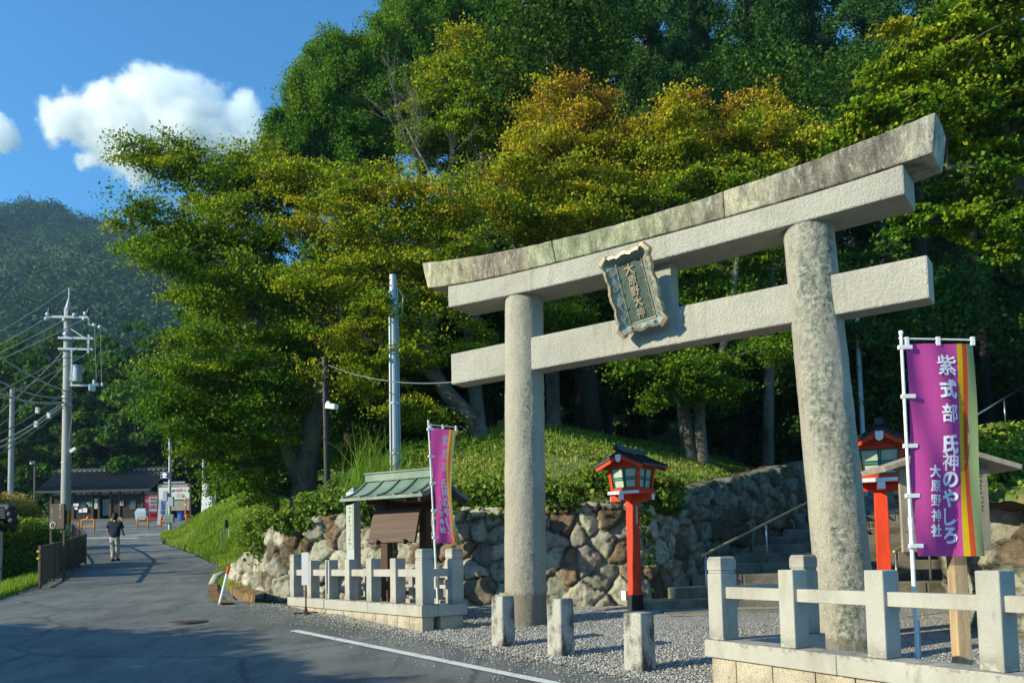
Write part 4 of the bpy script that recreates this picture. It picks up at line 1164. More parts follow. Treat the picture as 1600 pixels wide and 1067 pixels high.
# ------------------------------------------------------------------ purple banners
def cloth_mat(name, col, tr=.45):
    m, nt, b = new_mat(name)
    n = noise_node(nt, 3, 3, .5, objco(nt)); r = ramp(nt, n.outputs[0], [(.3, tuple(np.array(col) * .92)), (.7, tuple(np.array(col) * 1.06))])
    nt.links.new(r.outputs[0], b.inputs['Base Color']); b.inputs['Roughness'].default_value = .75; b.inputs['Specular IOR Level'].default_value = .2
    tl = _n(nt, 'ShaderNodeBsdfTranslucent'); nt.links.new(r.outputs[0], tl.inputs[0])
    ms = _n(nt, 'ShaderNodeMixShader'); ms.inputs[0].default_value = tr
    nt.links.new(b.outputs[0], ms.inputs[1]); nt.links.new(tl.outputs[0], ms.inputs[2]); nt.links.new(ms.outputs[0], nt.nodes['Material Output'].inputs[0])
    wv = noise_node(nt, 500, 1, .5, objco(nt)); bump(nt, b, wv.outputs[0], .1, .002)
    return m
CL = [cloth_mat('banner_purple', (.62, .085, .37)), cloth_mat('banner_yellow', (.72, .47, .02)), cloth_mat('banner_red', (.66, .09, .03)), cloth_mat('banner_sage', (.30, .38, .18))]
def banner(label, x, y, z, rz, lean, ztop, wave, h=1.80, w=.60, loff=.009):
    o = thing('nobori_banner', label, 'banner', (x, y, z), rz, 'purple banners by the fences')
    o.rotation_euler = (0, lean, rz); LOC[o.name] = (Vector((x, y, z)), rz)
    T = ztop - z
    b = MB(); b.tube([(0, 0, 0), (0, 0, T * .45)], .017, 10); b.tube([(0, 0, T * .45), (0, 0, T + .05)], .013, 10); b.cyl((0, 0, T * .45 - .03), .020, .06, 10); b.cyl((0, 0, T + .03), .018, .03, 10)
    b.build('pole', M['white'], o, world=False, smooth=False)
    b = MB(); b.tube([(-.02, 0, T - .005), (w + .05, 0, T - .02)], .008, 8); b.build('crossbar', M['white'], o, world=False)
    x0 = .035
    cols = np.array([0] + list(np.linspace(0, .74, 24)[1:]) + [.775, .81, .84, .875] + list(np.linspace(.875, 1, 6)[1:])); rows_ = np.linspace(0, 1, 70)
    def W(u, v): return wave(u, v)
    V = []
    for v in rows_:
        for u in cols: d = W(u, v); V.append((x0 + u * w + d[0], d[1], T - .045 - v * h + d[2]))
    me = np_mesh('cloth', np.array(V), grid_faces(len(rows_), len(cols)))
    mi = []
    cm = (cols[:-1] + cols[1:]) / 2
    idx = np.where(cm < .74, 0, np.where(cm < .81, 1, np.where(cm < .875, 2, 3)))
    co = link('cloth', me, CL, o, smooth=True)
    me.polygons.foreach_set('material_index', np.tile(idx, len(rows_) - 1).astype(np.int32))
    for k in range(5):
        b = MB(); zz = T - .06 - (h - .12) * k / 4 - .02
        d = W(0.05, .03 + .94 * k / 4); b.box((.03 + d[0] * .5, d[1] * .5 - .002, zz), (.12, .03, .035)); b.build('strap', M['white'], o, world=False, bevel=.003)
    for k in (0.0, .46, .97):
        b = MB(); b.box((x0 + k * w + .012, 0, T - .03), (.035, .022, .075)); b.build('strap', M['white'], o, world=False, bevel=.003)
    it = []
    for ch, yy in (('紫', .185), ('式', .39), ('部', .595), ('氏', .855), ('神', 1.005), ('の', 1.155), ('や', 1.31), ('し', 1.47), ('ろ', 1.625)): it.append((ch, .565 * w, -yy, .185 if ch == '紫' else .165))
    for ch, yy in (('大', 1.09), ('原', 1.215), ('野', 1.335), ('神', 1.46), ('社', 1.585)): it.append((ch, .31 * w, -yy, .108))
    def warp(q):
        u = q.x / w; v = min(1, max(0, (-q.y) / h)); d = W(u, v)
        return Vector((x0 + q.x + d[0], d[1] - loff - (.0 if q.z > .0005 else -.002), T - .045 + q.y + d[2]))
    text_mb(it, Matrix.Identity(4), .0008, .034, .05, warp).build('lettering', M['lavender'], co, world=False)
    return o
def wave_r(u, v): return (.012 * math.sin(v * 5), .030 * math.sin(u * 7 + v * 4.2) * (.3 + v) + .012 * math.sin(u * 13 - v * 7) + .03 * u * v, .0 - .012 * u)
def wave_l(u, v): return (-.10 * u * math.sin(v * 2.6) + .03 * u * v, .10 * math.sin(v * 3.0) * u + .022 * math.sin(u * 9 + v * 7) * (.3 + v), -.02 * u)
q = P(1433, 1014, 6.95); zt = P(1408, 528, 6.95)
bn = banner('large purple banner with yellow, red and green stripes behind the lower right fence', q.x, q.y, .03, R(4), 0.0, zt.z, wave_r)
b = MB(); b.tube([(.03, .03, 0), (.03, .03, .45)], .020, 8); b.build('stake', M['galv'], bn, world=False)
q = P(684, 905, 12.85); zt = P(666, 664, 12.85)
banner('purple banner twisting in the wind beside the roofed notice board', q.x, q.y, .25, R(48), -.05, zt.z, wave_l, 1.79, .56, .018)

# ------------------------------------------------------------------ wooden notice board behind the large banner
o = thing('notice_board', 'pale wooden notice board under a small gabled roof behind the large purple banner', 'notice board', (4.1, 7.95, -.05), R(3))
b = MB(); b.box((0.14, .02, .55), (.13, .13, 1.35)); b.box((.14, .02, 1.2), (.13, .13, .5)); b.build('post', M['wood_new'], o, world=False, bevel=.006)
b = MB(); b.box((0, -.06, 1.48), (.86, .035, .78)); bd = b.build('board', M['wood_grey'], o, world=False, bevel=.004)
b = MB(); Ms = Matrix.Translation((0, -.0785, 1.48)) @ Matrix.Rotation(math.pi / 2, 4, 'X')
for k in range(11): strokes(b, Ms, .36 - k * .066, .31, int(rng.integers(6, 12)), .036, .040)
b.prism([(-.40, -.33), (-.16, -.33), (-.16, -.325), (-.40, -.325)], .001, Ms); b.prism([(-.40, -.20), (-.16, -.20), (-.16, -.195), (-.40, -.195)], .001, Ms)
b.build('lettering', M['ink'], bd, world=False)
b = MB()
for sx in (-1, 1):
    b.bar((0, -.02, 2.06), (sx * .66, -.02, 1.86), .46, .05, 0, (0, 0, 1))
b.box((0, -.02, 1.90), (.9, .06, .06))
b.build('roof', M['wood_grey'], o, world=False, bevel=.005)

# ------------------------------------------------------------------ roofed notice board (left), name post
o = thing('roofed_notice_board', 'dark sloping notice board under a green copper roof behind the left fence', 'notice board', (-1.93, 14.3, .28), math.atan2(-.50, .86))
rz = LOC[o.name][1]
b = MB()
for sx in (-.42, .42): b.box((sx, .15, .95), (.15, .15, 1.75))
b.box((0, .15, 1.72), (1.3, .12, .14)); b.box((-.42, .15, 1.80), (.12, .9, .10)); b.box((.42, .15, 1.80), (.12, .9, .10)); b.build('post', M['wood_dark'], o, world=False, bevel=.006)
Mb = Matrix.Translation((0, -.16, 1.37)) @ Matrix.Rotation(R(-16), 4, 'X')
b = MB(); b.box((0, 0, 0), (1.0, .05, .60), 0, 0, Mb); b.build('board', M['wood_board'], o, world=False, bevel=.004)
b = MB()
for sx in (-.28, .3): b.box((sx, -.04, -.29), (.05, .10, .07), 0, 0, Mb)
b.build('bracket', M['wood_dark'], o, world=False)
b = MB(); rl, ew, zr, ze, n = .86, .70, 2.22, 1.86, 8
def rz_(t): return zr - (zr - ze) * (1 - (1 - t) ** 1.7) 
for sy in (-1, 1):
    vs = []
    for xx in (-rl, rl):
        for dz in (0, -.05):
            for k in range(n + 1): t = k / n; vs.append((xx * (1 + .02 * t), .15 + sy * ew * t, rz_(t) + dz))
    m2 = n + 1; fs = []
    for k in range(n):
        fs += [(k, k + 1, 2 * m2 + k + 1, 2 * m2 + k), (m2 + k + 1, m2 + k, 3 * m2 + k, 3 * m2 + k + 1), (k + 1, k, m2 + k, m2 + k + 1), (2 * m2 + k, 2 * m2 + k + 1, 3 * m2 + k + 1, 3 * m2 + k)]
    fs.append((n, m2 + n, 3 * m2 + n, 2 * m2 + n)); b.add(vs, fs)
    for xx in (-.82, -.45, -.08, .29, .66, .83):
        b.tube([(xx, .15 + sy * ew * t, rz_(t) + .012) for t in np.linspace(.04, 1.0, 8)], .024, 6)
rf = b.build('roof', M['copper'], o, world=False)
b = MB(); b.box((0, .15, zr + .03), (2 * rl - .06, .16, .13)); b.box((0, .15, zr + .11), (2 * rl - .02, .20, .03)); b.build('ridge', M['copper'], rf, world=False, bevel=.01)
b = MB()
for xx in (-rl + .06, rl - .06):
    for sy in (-1, 1):
        pts = [Vector((xx, .15 + sy * ew * t * .97, rz_(t) - .085)) for t in (0, .25, .5, .75, 1)]
        for p, q in zip(pts[:-1], pts[1:]): b.bar(p, q, .05, .08)
for sy in (-1, 1): b.box((0, .15 + sy * (ew - .12), ze + .0), (2 * rl - .1, .05, .06))
b.build('barge_board', M['wood_dark'], o, world=False)
b = MB(); q = P(553, 900, 15.1); top = P(551, 770, 15.1).z; b.box((q.x, q.y, (.25 + top) / 2), (.185, .185, top - .25), rz); b.box((q.x, q.y, top + .05), (.185, .185, .10), rz, 0, None, .12)
pp = thing('name_post', 'tall pale square post with pointed top left of the roofed notice board', 'post', (q.x, q.y, .25))
b.build('shaft', M['galv'], pp, bevel=.006)
Mp = Matrix.Translation((q.x, q.y, top - .40)) @ Matrix.Rotation(rz, 4, 'Z') @ Matrix.Translation((0, -.095, 0)) @ Matrix.Rotation(math.pi / 2, 4, 'X')
b = MB(); b.prism([(-.07, -.62), (.07, -.62), (.07, .36), (-.07, .36)], .004, Mp); sl = b.build('name_slip', M['offwhite'], pp)
b = MB(); strokes(b, Mp @ Matrix.Translation((0, 0, .0045)), 0, .29, 11, .07, .082); b.build('lettering', M['wood_dark'], sl)
# little sign on a stand by the road
q = P(478, 964, 14.9); z0 = hr(14.9)
o = thing('standing_sign', 'narrow white sign on a thin rusty stand by the left fence', 'sign', (q.x, q.y, z0))
b = MB(); b.tube([(0, 0, 0), (0, 0, .8)], .014, 8); b.box((0, 0, .015), (.42, .05, .03), .3); b.box((0, 0, .015), (.05, .42, .03), .3); b.tube([(0, -.12, .02), (0, 0, .16), (0, .12, .02)], .01, 6); b.build('stand', mat('rusty_iron', (.09, .035, .022), .7, .3), o, world=False)
b = MB(); b.box((0, -.02, .80), (.13, .02, .58)); b.build('panel', M['white'], o, world=False, bevel=.004)
# snow pole at the ditch
b = MB(); a = P(343, 944, 16.7); e = P(358, 884, 16.6); b.tube([a, a + (e - a) * .8], .03, 10, 0); b.tube([a + (e - a) * .8, e], .031, 10, 1)
tag(b.build('marker_pole', [M['white'], M['cone_red']], None, loc=tuple(a)), 'leaning white marker pole with orange tip at the ditch', 'marker pole')

# hand rails along the steps
def rails(label, pts, hgt, m, posts):
    o = thing('handrail', label, 'handrail', pts[0])
    b = MB(); b.tube([Vector(p) + Vector((0, 0, hgt)) for p in pts], .026, 10); b.sphere(Vector(pts[0]) + Vector((0, 0, hgt)), .038); b.build('rail', m, o, smooth=True)
    for p in posts:
        b = MB(); b.tube([Vector(p), Vector(p) + Vector((0, 0, hgt))], .021, 8); b.build('post', M['steel'], o, smooth=True)
    return o
M['rail_brass'] = mat('golden_rail', (.36, .31, .16), .4, .1, 3, 30, .03, .5, .5)
a = P(1097, 868, 14.5); e = P(1265, 783, 19.5)
def gp(p, h): return Vector((p.x, p.y, p.z - h))
a0 = gp(a, .95); e0 = gp(e, .95); m0 = a0 + (e0 - a0) * .52
rails('golden handrail on steel posts climbing along the shaded stone wall', [a0, m0, e0, e0 + (e0 - m0) * .9], .95, M['rail_brass'], [a0 + Vector((.08, .1, 0)), m0, e0])
a = P(1398, 862, 12.4); e = P(1450, 825, 14.6); a0 = gp(a, .9); e0 = gp(e, .9)
rails('golden handrail on steel posts between the red lantern and the notice board', [a0, (a0 + e0) / 2, e0, e0 + (e0 - a0)], .9, M['rail_brass'], [a0 + Vector((.05, .08, 0)), e0])
a = P(1520, 652, 24); e = P(1612, 596, 27); a0 = gp(a, .95); e0 = gp(e, .95)
rails('thin steel handrail beside the upper flight of steps, at the right edge', [a0, (a0 + e0) / 2, e0], .95, M['steel'], [a0, (a0 + e0) / 2, e0])
# fallen log / stump on the mound
q = P(1030, 705, 16.2); z = gz(q.x, q.y)
b = MB(); b.tube([(0, 0, -.2), (0, 0, .12), (.02, 0, .30)], [.40, .33, .30], 14); tag(b.build('tree_stump', M['bark'], None, world=False, loc=(q.x, q.y, z)), 'old cut tree stump on the grassy mound behind the red lantern roof', 'stump')
# ------------------------------------------------------------------ poles on the mound
def ground_point(px, py, Y): p = P(px, py, Y); return Vector((p.x, p.y, gz(p.x, p.y)))
t = P(508, 560, 19); q = P(512, 775, 19); z0 = gz(q.x, q.y) - .1
o = thing('camera_pole', 'slim black pole with a small white camera, left of the silver pole', 'pole', (q.x, q.y, z0))
b = MB(); b.tube([(q.x, q.y, z0), (t.x, t.y, t.z)], .075, 14); b.build('shaft', M['black_metal'], o, smooth=False)
for dz in (.25, .62, .78, 1.0): b = MB(); b.cyl((t.x, t.y, t.z - dz), .085, .04, 12); b.build('clamp', M['black_metal'], o)
b = MB(); b.box((t.x + .02, t.y - .1, t.z - .35), (.14, .12, .3)); b.build('relay_box', M['black_metal'], o, bevel=.01); b = MB(); b.box((q.x + .1, q.y - .08, z0 + .45), (.16, .16, .4)); b.build('relay_box', M['black_metal'], o, bevel=.01)
b = MB(); b.bar((t.x + .05, t.y - .05, t.z - 1.12), (t.x + .30, t.y - .22, t.z - 1.18), .14, .12); b.tube([(t.x, t.y, t.z - 1.02), (t.x + .12, t.y - .1, t.z - 1.06)], .035, 8); b.build('camera', M['white'], o, bevel=.02)
t = P(614, 430, 18.6); q = P(618, 742, 18.6); z0 = gz(q.x, q.y) - .1
o = thing('steel_pole', 'tall silver steel pole rising behind the roofed notice board', 'pole', (q.x, q.y, z0))
b = MB(); b.tube([(q.x, q.y, z0), (t.x, t.y, t.z)], [.105, .085], 18); b.build('shaft', M['galv'], o, smooth=False)
b = MB(); b.tube([(q.x - .09, q.y - .08, z0), (t.x - .07, t.y - .07, t.z - .4)], .028, 8); b.tube([(q.x + .12, q.y - .03, z0), (t.x + .10, t.y - .03, t.z - .3), (t.x + .22, t.y, t.z - .5), (t.x + .20, t.y, t.z - .95), (t.x + .09, t.y - .03, t.z - 1.0)], .015, 6); b.build('conduit', M['galv'], o)
for f in (.1, .35, .6, .85):
    b = MB(); b.cyl((q.x + (t.x - q.x) * f, q.y, z0 + (t.z - z0) * f), .115, .03, 14); b.build('strap', M['steel'], o)
def cable(name, label, a, e, sag, r, m, group=None, n=20):
    a = Vector(a); e = Vector(e)
    pts = [a + (e - a) * (k / n) - Vector((0, 0, 4 * sag * (k / n) * (1 - k / n))) for k in range(n + 1)]
    b = MB(); b.tube([p - a for p in pts], r, 5)
    return tag(b.build(name, m, None, world=False, loc=tuple(a), smooth=True), label, 'cable', group)
cable('cable', 'slack cable from the black camera pole to the gate, behind the silver pole', P(512, 570, 19), GP(.1, -.2, P(705, 578, 13).z), .35, .012, M['cable'])
cable('cable', 'thin wire crossing the far mountain and running into the big maple', P(-60, 348, 26), P(616, 468, 18.6), .35, .009, M['black_metal'])
t = P(1333, 490, 26); q = P(1346, 640, 26)
o = thing('steel_pole', 'thin grey pole in the dark wood behind the right gate pillar', 'pole', (q.x, q.y, gz(q.x, q.y)))
b = MB(); b.tube([(q.x, q.y, gz(q.x, q.y) - .1), (q.x, q.y, t.z)], .08, 10); b.build('shaft', M['galv'], o); b = MB(); b.cyl((q.x, q.y, t.z), .10, .05, 10); b.build('cap', M['galv'], o)

q = P(293, 967, 14.0); b = MB(); b.cyl((0, 0, -.02), .32, .035, 28); b.cyl((0, 0, -.02), .28, .040, 28); tag(b.build('manhole_cover', M['rail_brown'], None, world=False, loc=(q.x, q.y, hr(q.y) + .012)), 'round iron manhole cover set in the asphalt road', 'manhole cover')
# ------------------------------------------------------------------ utility pole
UY = 34.0
tp = P(107, 482, UY); bt = P(102, 850, UY); z0 = hr(UY) - .3; bx = bt.x
o = thing('utility_pole', 'tall concrete utility pole with crossarms and transformer by the road at left', 'utility pole', (bx, UY, z0))
def U(px, py, dy=0): q = P(px, py, UY + dy); return Vector((q.x, q.y, q.z))
b = MB(); b.tube([(bx, UY, z0), (bx, UY, tp.z)], [.20, .155], 20); b.build('shaft', M['concrete'], o, smooth=False)
b = MB(); b.tube([(bx, UY, tp.z - .1), (bx, UY, tp.z + .12), (bx + .03, UY, U(107, 466).z), (bx + .03, UY, U(107, 450).z)], [.14, .10, .035, .03], 12); b.build('tip', M['galv'], o)
b = MB(); b.bar(U(74, 495, -.2), U(138, 496, -.2), .08, .09); b.bar(U(138, 496, -.2), U(139, 507, -.2), .06, .06, 0, (0, 1, 0)); b.bar(U(139, 507, -.2), U(156, 511, -.2), .05, .05)
b.bar(U(91, 528, -.2), U(146, 529, -.2), .08, .09); b.bar(U(91, 545, -.2), U(146, 546, -.2), .08, .08); b.bar(U(139, 523, -.2), U(138, 552, -.2), .07, .07, 0, (0, 1, 0)); b.bar(U(111, 514, -.2), U(135, 530, -.2), .04, .04); b.bar(U(110, 602, -.2), U(150, 602, -.2), .07, .08); b.bar(U(112, 547, -.2), U(112, 602, -.2), .06, .06, 0, (0, 1, 0))
b.build('crossarm', M['galv'], o)
for x, y in ((74, 491), (72, 498), (100, 500), (133, 490), (131, 499), (147, 508), (156, 511), (152, 601), (160, 601), (116, 492)): MB().sphere(U(x, y, -.25), (.072, .072, .085), 10, 6).build('insulator', M['porcelain'], o, smooth=True)
for x, y in ((76, 486), (107, 489), (137, 488)): MB().tube([U(x, y + 4, -.2), U(x + 1, y - 4, -.2)], .045, 8).build('arrester', M['black_metal'], o)
b = MB(); c = U(121, 584, -.25); b.cyl((c.x, c.y, c.z - .30), .17, .60, 16); b.cyl((c.x, c.y, c.z + .29), .19, .05, 16); b.cyl((c.x, c.y, c.z - .33), .18, .05, 16); b.box((c.x - .21, c.y, c.z - .1), (.14, .15, .4)); b.cyl((c.x + .22, c.y, c.z + .02), .05, .14, 8); b.build('transformer', M['transformer'], o, bevel=.01)
b = MB(); c = U(144, 606, -.3); b.box(c, (.25, .22, .26), .5); b.box(c + Vector((.08, 0, .25)), (.10, .12, .2)); b.build('switch', M['porcelain'], o, bevel=.03)
b = MB()
for x0, x1 in ((148, 151), (157, 159)): b.tube([U(x0, 511, -.25), U(x1, 600, -.25)], .018, 5)
b.tube([U(110, 628, -.2), U(113, 650, -.2), U(110, 672, -.2), U(108, 690, -.2)], .02, 5); b.build('drop_wire', M['cable'], o)
for yy in (524, 560, 612, 622, 634, 724): c = U(105, yy); b = MB(); b.cyl((bx, UY, c.z), .205, .06, 16); b.build('band', M['galv'], o)
b = MB(); zb0, zb1 = U(103, 820).z, U(103, 797).z; ns = 16
for k in range(ns):
    a0, a1 = 2 * math.pi * k / ns, 2 * math.pi * (k + 1) / ns; r = .203
    b.add([(bx + r * math.cos(a0), UY + r * math.sin(a0), zb0), (bx + r * math.cos(a1), UY + r * math.sin(a1), zb0), (bx + r * math.cos(a1), UY + r * math.sin(a1), zb1), (bx + r * math.cos(a0), UY + r * math.sin(a0), zb1)], [(0, 1, 2, 3)], k % 2)
b.build('hazard_band', [M['yellow'], M['ink']], o)
b = MB(); b.bar(U(110, 706, -.2), U(119, 700, -.2), .12, .14); b.build('lamp', M['white'], o, bevel=.02)
# cables off to the left
def wire(p0, p1, sag, r, m, lab, Y1=27):
    a = P(p0[0], p0[1], UY - .2); s = (p1[1] - p0[1]) / (p1[0] - p0[0])
    e = P(-90, p0[1] + s * (-90 - p0[0]), Y1)
    return cable('power_line', lab, a, e, sag, r, m, 'power lines at the utility pole')
WL = 'bare power line running from the utility pole out of the picture at left'
for p0, p1, sag, r in (((106, 450), (0, 512), .15, .016), ((71, 498), (0, 534), .1, .02), ((100, 500), (0, 547), .1, .02), ((132, 498), (0, 557), .12, .02), ((136, 536), (0, 606), .12, .014), ((136, 552), (0, 617), .15, .014), ((100, 548), (0, 636), .2, .018), ((100, 572), (0, 652), .3, .012)):
    wire(p0, p1, sag, r, M['cable_pale'], WL)
WB = 'thick telephone cable sagging from the middle of the utility pole to the left'
for p0, p1, sag, r in (((99, 615), (0, 667), .25, .025), ((99, 628), (0, 676), .35, .035), ((99, 633), (0, 687), .3, .03), ((99, 637), (0, 694), .35, .02), ((99, 629), (0, 594), .5, .045), ((99, 622), (0, 575), .5, .03), ((100, 610), (5, 548), .3, .03)):
    wire(p0, p1, sag, r, M['cable_pale'] if r > .028 else M['cable'], WB)
for k, (x, y) in enumerate(((59, 641), (77, 649), (57, 663))):
    q = P(x, y, 31.5); b = MB(); b.box((0, 0, 0), (.14, .12, .24)); tag(b.build('cable_clamp', M['porcelain'], None, world=False, loc=tuple(q), bevel=.02), 'small white closure clipped on the sagging telephone cables', 'cable clamp', 'closures on the cables')
cable('cable', 'thin dark wire slanting across the mountain above the utility pole', P(-60, 262, 30), P(84, 456, 45), .3, .02, M['cable'])

# ------------------------------------------------------------------ brown panel railing by the road
RP = [P(62, 925, 21.5), P(100, 903, 25.5), P(133, 884, 30.0), P(127, 872, 34), P(113, 862, 38.5)]
RP = [Vector((p.x, p.y, hr(p.y) - .02)) for p in RP]
o = thing('panel_railing', 'brown slatted metal railing curving along the left road edge', 'railing', RP[0])
from_pts = []
for a, e in zip(RP[:-1], RP[1:]):
    n = max(2, int((e - a).length / 1.6))
    for k in range(n): from_pts.append(a + (e - a) * (k / n))
from_pts.append(RP[-1])
for i, p in enumerate(from_pts):
    b = MB(); b.box((p.x, p.y, p.z + .56), (.07, .07, 1.14)); b.build('post', M['rail_brown'], o, bevel=.006)
for a, e in zip(from_pts[:-1], from_pts[1:]):
    b = MB(); b.bar(a + Vector((0, 0, 1.08)), e + Vector((0, 0, 1.08)), .05, .05); b.bar(a + Vector((0, 0, .14)), e + Vector((0, 0, .14)), .04, .04)
    n = max(3, int((e - a).length / .085))
    for k in range(1, n): q = a + (e - a) * (k / n); b.bar(q + Vector((0, 0, .14)), q + Vector((0, 0, 1.08)), .052, .015, 0, (e - a))
    b.build('panel', M['rail_brown'], o)
b = MB()
for z in (.80, .98): b.box((RP[0].x - .03, RP[0].y - .05, RP[0].z + z), (.075, .01, .05))
b.build('reflector', M['yellow'], o)

# brown sign by the pole
q = P(79, 870, 23.6); z0 = float(base_z(np.array([q.x]), np.array([q.y]))[0])
o = thing('brown_sign', 'square brown sign with pale lettering standing in front of the utility pole', 'sign', (q.x, q.y, z0))
zt = P(90, 787, 23.6).z; zb = P(90, 826, 23.6).z; x0 = P(78, 800, 23.6).x; x1 = P(100.5, 800, 23.6).x
b = MB(); 
for x in (x0 + .02, x1 - .02): b.box((x, q.y + .04, (z0 + zt) / 2), (.05, .05, zt - z0))
b.build('post', M['rail_brown'], o)
b = MB(); b.box(((x0 + x1) / 2, q.y, (zt + zb) / 2), (x1 - x0, .04, zt - zb)); bd = b.build('board', M['sign_brown'], o, bevel=.004)
Mx = Matrix.Translation(((x0 + x1) / 2, q.y - .021, (zt + zb) / 2)) @ Matrix.Rotation(math.pi / 2, 4, 'X')
b = MB(); strokes(b, Mx, .10, .32, 6, .065, .07); strokes(b, Mx, -.14, .22, 9, .045, .05)
b.tube([Mx @ Vector((-.10 + .07 * math.cos(a), -.25 + .085 * math.sin(a), .002)) for a in np.linspace(0, 6.28, 16)], .012, 4); b.build('lettering', M['lavender'], bd)

# ------------------------------------------------------------------ parking area: toilet building
PY = 65.0; PZ = hr(PY)
bx0, bx1 = P(80, 800, PY).x, P(224, 800, PY).x
o = thing('toilet_building', 'low dark timber rest house with tiled roof and white upper walls beyond the road', 'building', ((bx0 + bx1) / 2, PY, PZ))
W_ = bx1 - bx0; cx = (bx0 + bx1) / 2; D_ = 5.0
zw = P(150, 766, PY).z; zm = P(150, 774, PY).z + .05
def wx(px): return P(px, 790, PY).x
b = MB()
for x0, x1 in ((bx0, wx(147)), (wx(172), bx1)): b.box(((x0 + x1) / 2, PY + D_ / 2, (PZ + zm) / 2), (x1 - x0, D_, zm - PZ))
b.box(((wx(147) + wx(172)) / 2, PY + D_ / 2 + .6, (PZ + zm) / 2), (wx(172) - wx(147) - .01, D_ - 1.2, zm - PZ))
b.build('lower_wall', M['plank_wall'], o)
b = MB(); b.box((cx, PY + D_ / 2 + .02, (zm + zw) / 2), (W_ - .05, D_ - .06, zw - zm - .005)); b.build('upper_wall', M['plaster'], o)
b = MB()
for px in (80, 115, 145, 155, 173, 187, 223): b.box((wx(px), PY + .0, (PZ + zw) / 2), (.14, .16, zw - PZ))
b.box((cx, PY - .02, zm), (W_ + .1, .12, .10)); b.box((cx, PY - .02, zw), (W_ + .2, .14, .14)); b.build('timber_frame', M['wood_dark'], o)
zr = P(150, 738, PY + 2.5).z; ze = zw - .05; ov = .9
b = MB(); n = 5
for sy in (-1, 1):
    vs = []
    for xx in (bx0 - ov, bx1 + ov):
        for dz in (0, -.14):
            for k in range(n + 1): t = k / n; vs.append((xx, PY + D_ / 2 + sy * (D_ / 2 + ov) * t, zr + .1 - (zr + .1 - ze) * (1 - (1 - t) ** 1.15) + dz))
    m2 = n + 1; fs = []
    for k in range(n):
        fs += [(k, k + 1, 2 * m2 + k + 1, 2 * m2 + k), (m2 + k + 1, m2 + k, 3 * m2 + k, 3 * m2 + k + 1), (k + 1, k, m2 + k, m2 + k + 1), (2 * m2 + k, 2 * m2 + k + 1, 3 * m2 + k + 1, 3 * m2 + k)]
    fs.append((n, m2 + n, 3 * m2 + n, 2 * m2 + n)); b.add(vs, fs)
    x = bx0 - ov + .15
    while x < bx1 + ov:
        b.tube([(x, PY + D_ / 2 + sy * (D_ / 2 + ov) * t, zr + .12 - (zr + .1 - ze) * (1 - (1 - t) ** 1.15)) for t in (0.03, .35, .7, 1)], .055, 5); x += .27
rf = b.build('roof', M['tile'], o)
b = MB(); b.box((cx, PY + D_ / 2, zr + .18), (W_ + 2 * ov, .26, .30)); b.build('ridge', M['tile'], rf, bevel=.03)
b = MB()
for k in range(22): b.sphere((bx0 - ov + .3 + k * (W_ + 2 * ov - .6) / 21, PY + D_ / 2 - .16, zr + .10), .055, 6, 4)
b.build('ridge_studs', M['plaster'], rf)
for sx in (-1, 1):
    b = MB(); b.add([(cx + sx * (W_ / 2), PY + .1, zw), (cx + sx * (W_ / 2), PY + D_ - .1, zw), (cx + sx * (W_ / 2), PY + D_ / 2, zr)], [(0, 1, 2), (2, 1, 0)][:1 if sx < 0 else 2]); b.build('gable', M['plank_wall'], o)
for px in (131, 206):
    q = P(px, 768, PY - .05); c = Vector((q.x, PY - .06, (zm + zw) / 2))
    b = MB(); b.tube([c + Vector((.18 * math.cos(a), 0, .18 * math.sin(a))) for a in np.linspace(0, 6.283, 20)], .035, 6); f = b.build('round_window', M['wood_dark'], o); 
    b = MB(); b.tube([c + Vector((0, .01, 0)), c + Vector((0, .0, 0))], .17, 16); b.build('pane', M['plaster'], f)
for px in (130, 208):
    c = Vector((wx(px), PY - .02, PZ + 1.05)); b = MB(); b.box(c, (.42, .06, .7)); f = b.build('window', M['glass'], o)
    b = MB()
    for k in range(3): b.box(c + Vector((-.14 + .14 * k, -.035, 0)), (.03, .02, .7))
    for k in range(4): b.box(c + Vector((0, -.036, -.24 + .16 * k)), (.42, .02, .025))
    b.build('lattice', M['wood_dark'], f)
c = Vector((wx(162), PY + .56, PZ + .95)); b = MB(); b.box(c, (.72, .06, 1.3)); f = b.build('door', M['plaster'], o)
b = MB()
for k in range(7): b.box(c + Vector((-.33 + .11 * k, -.04, 0)), (.028, .02, 1.3))
for k in range(9): b.box(c + Vector((0, -.041, -.6 + .15 * k)), (.72, .02, .025))
b.build('lattice', M['wood_dark'], f)
for px, z, w, h in ((120, 1.42, .42, .24), (120, 1.12, .22, .2), (127, .92, .28, .26), (134, .96, .32, .34), (138, 1.5, .18, .14)): MB().box((wx(px), PY - .09, PZ + z - .25), (w, .02, h)).build('poster', M['white'], o)
for px in (142, 151, 191):
    b = MB(); b.box((wx(px), PY - .095, PZ + 1.2), (.26, .02, .36 if px != 151 else .8)); sg = b.build('toilet_sign', M['offwhite'], o)
    if px != 151: b = MB(); b.sphere((wx(px), PY - .11, PZ + 1.3), .04, 6, 4); b.box((wx(px), PY - .11, PZ + 1.17), (.09, .01, .17)); b.build('pictogram', M['ink'], sg)

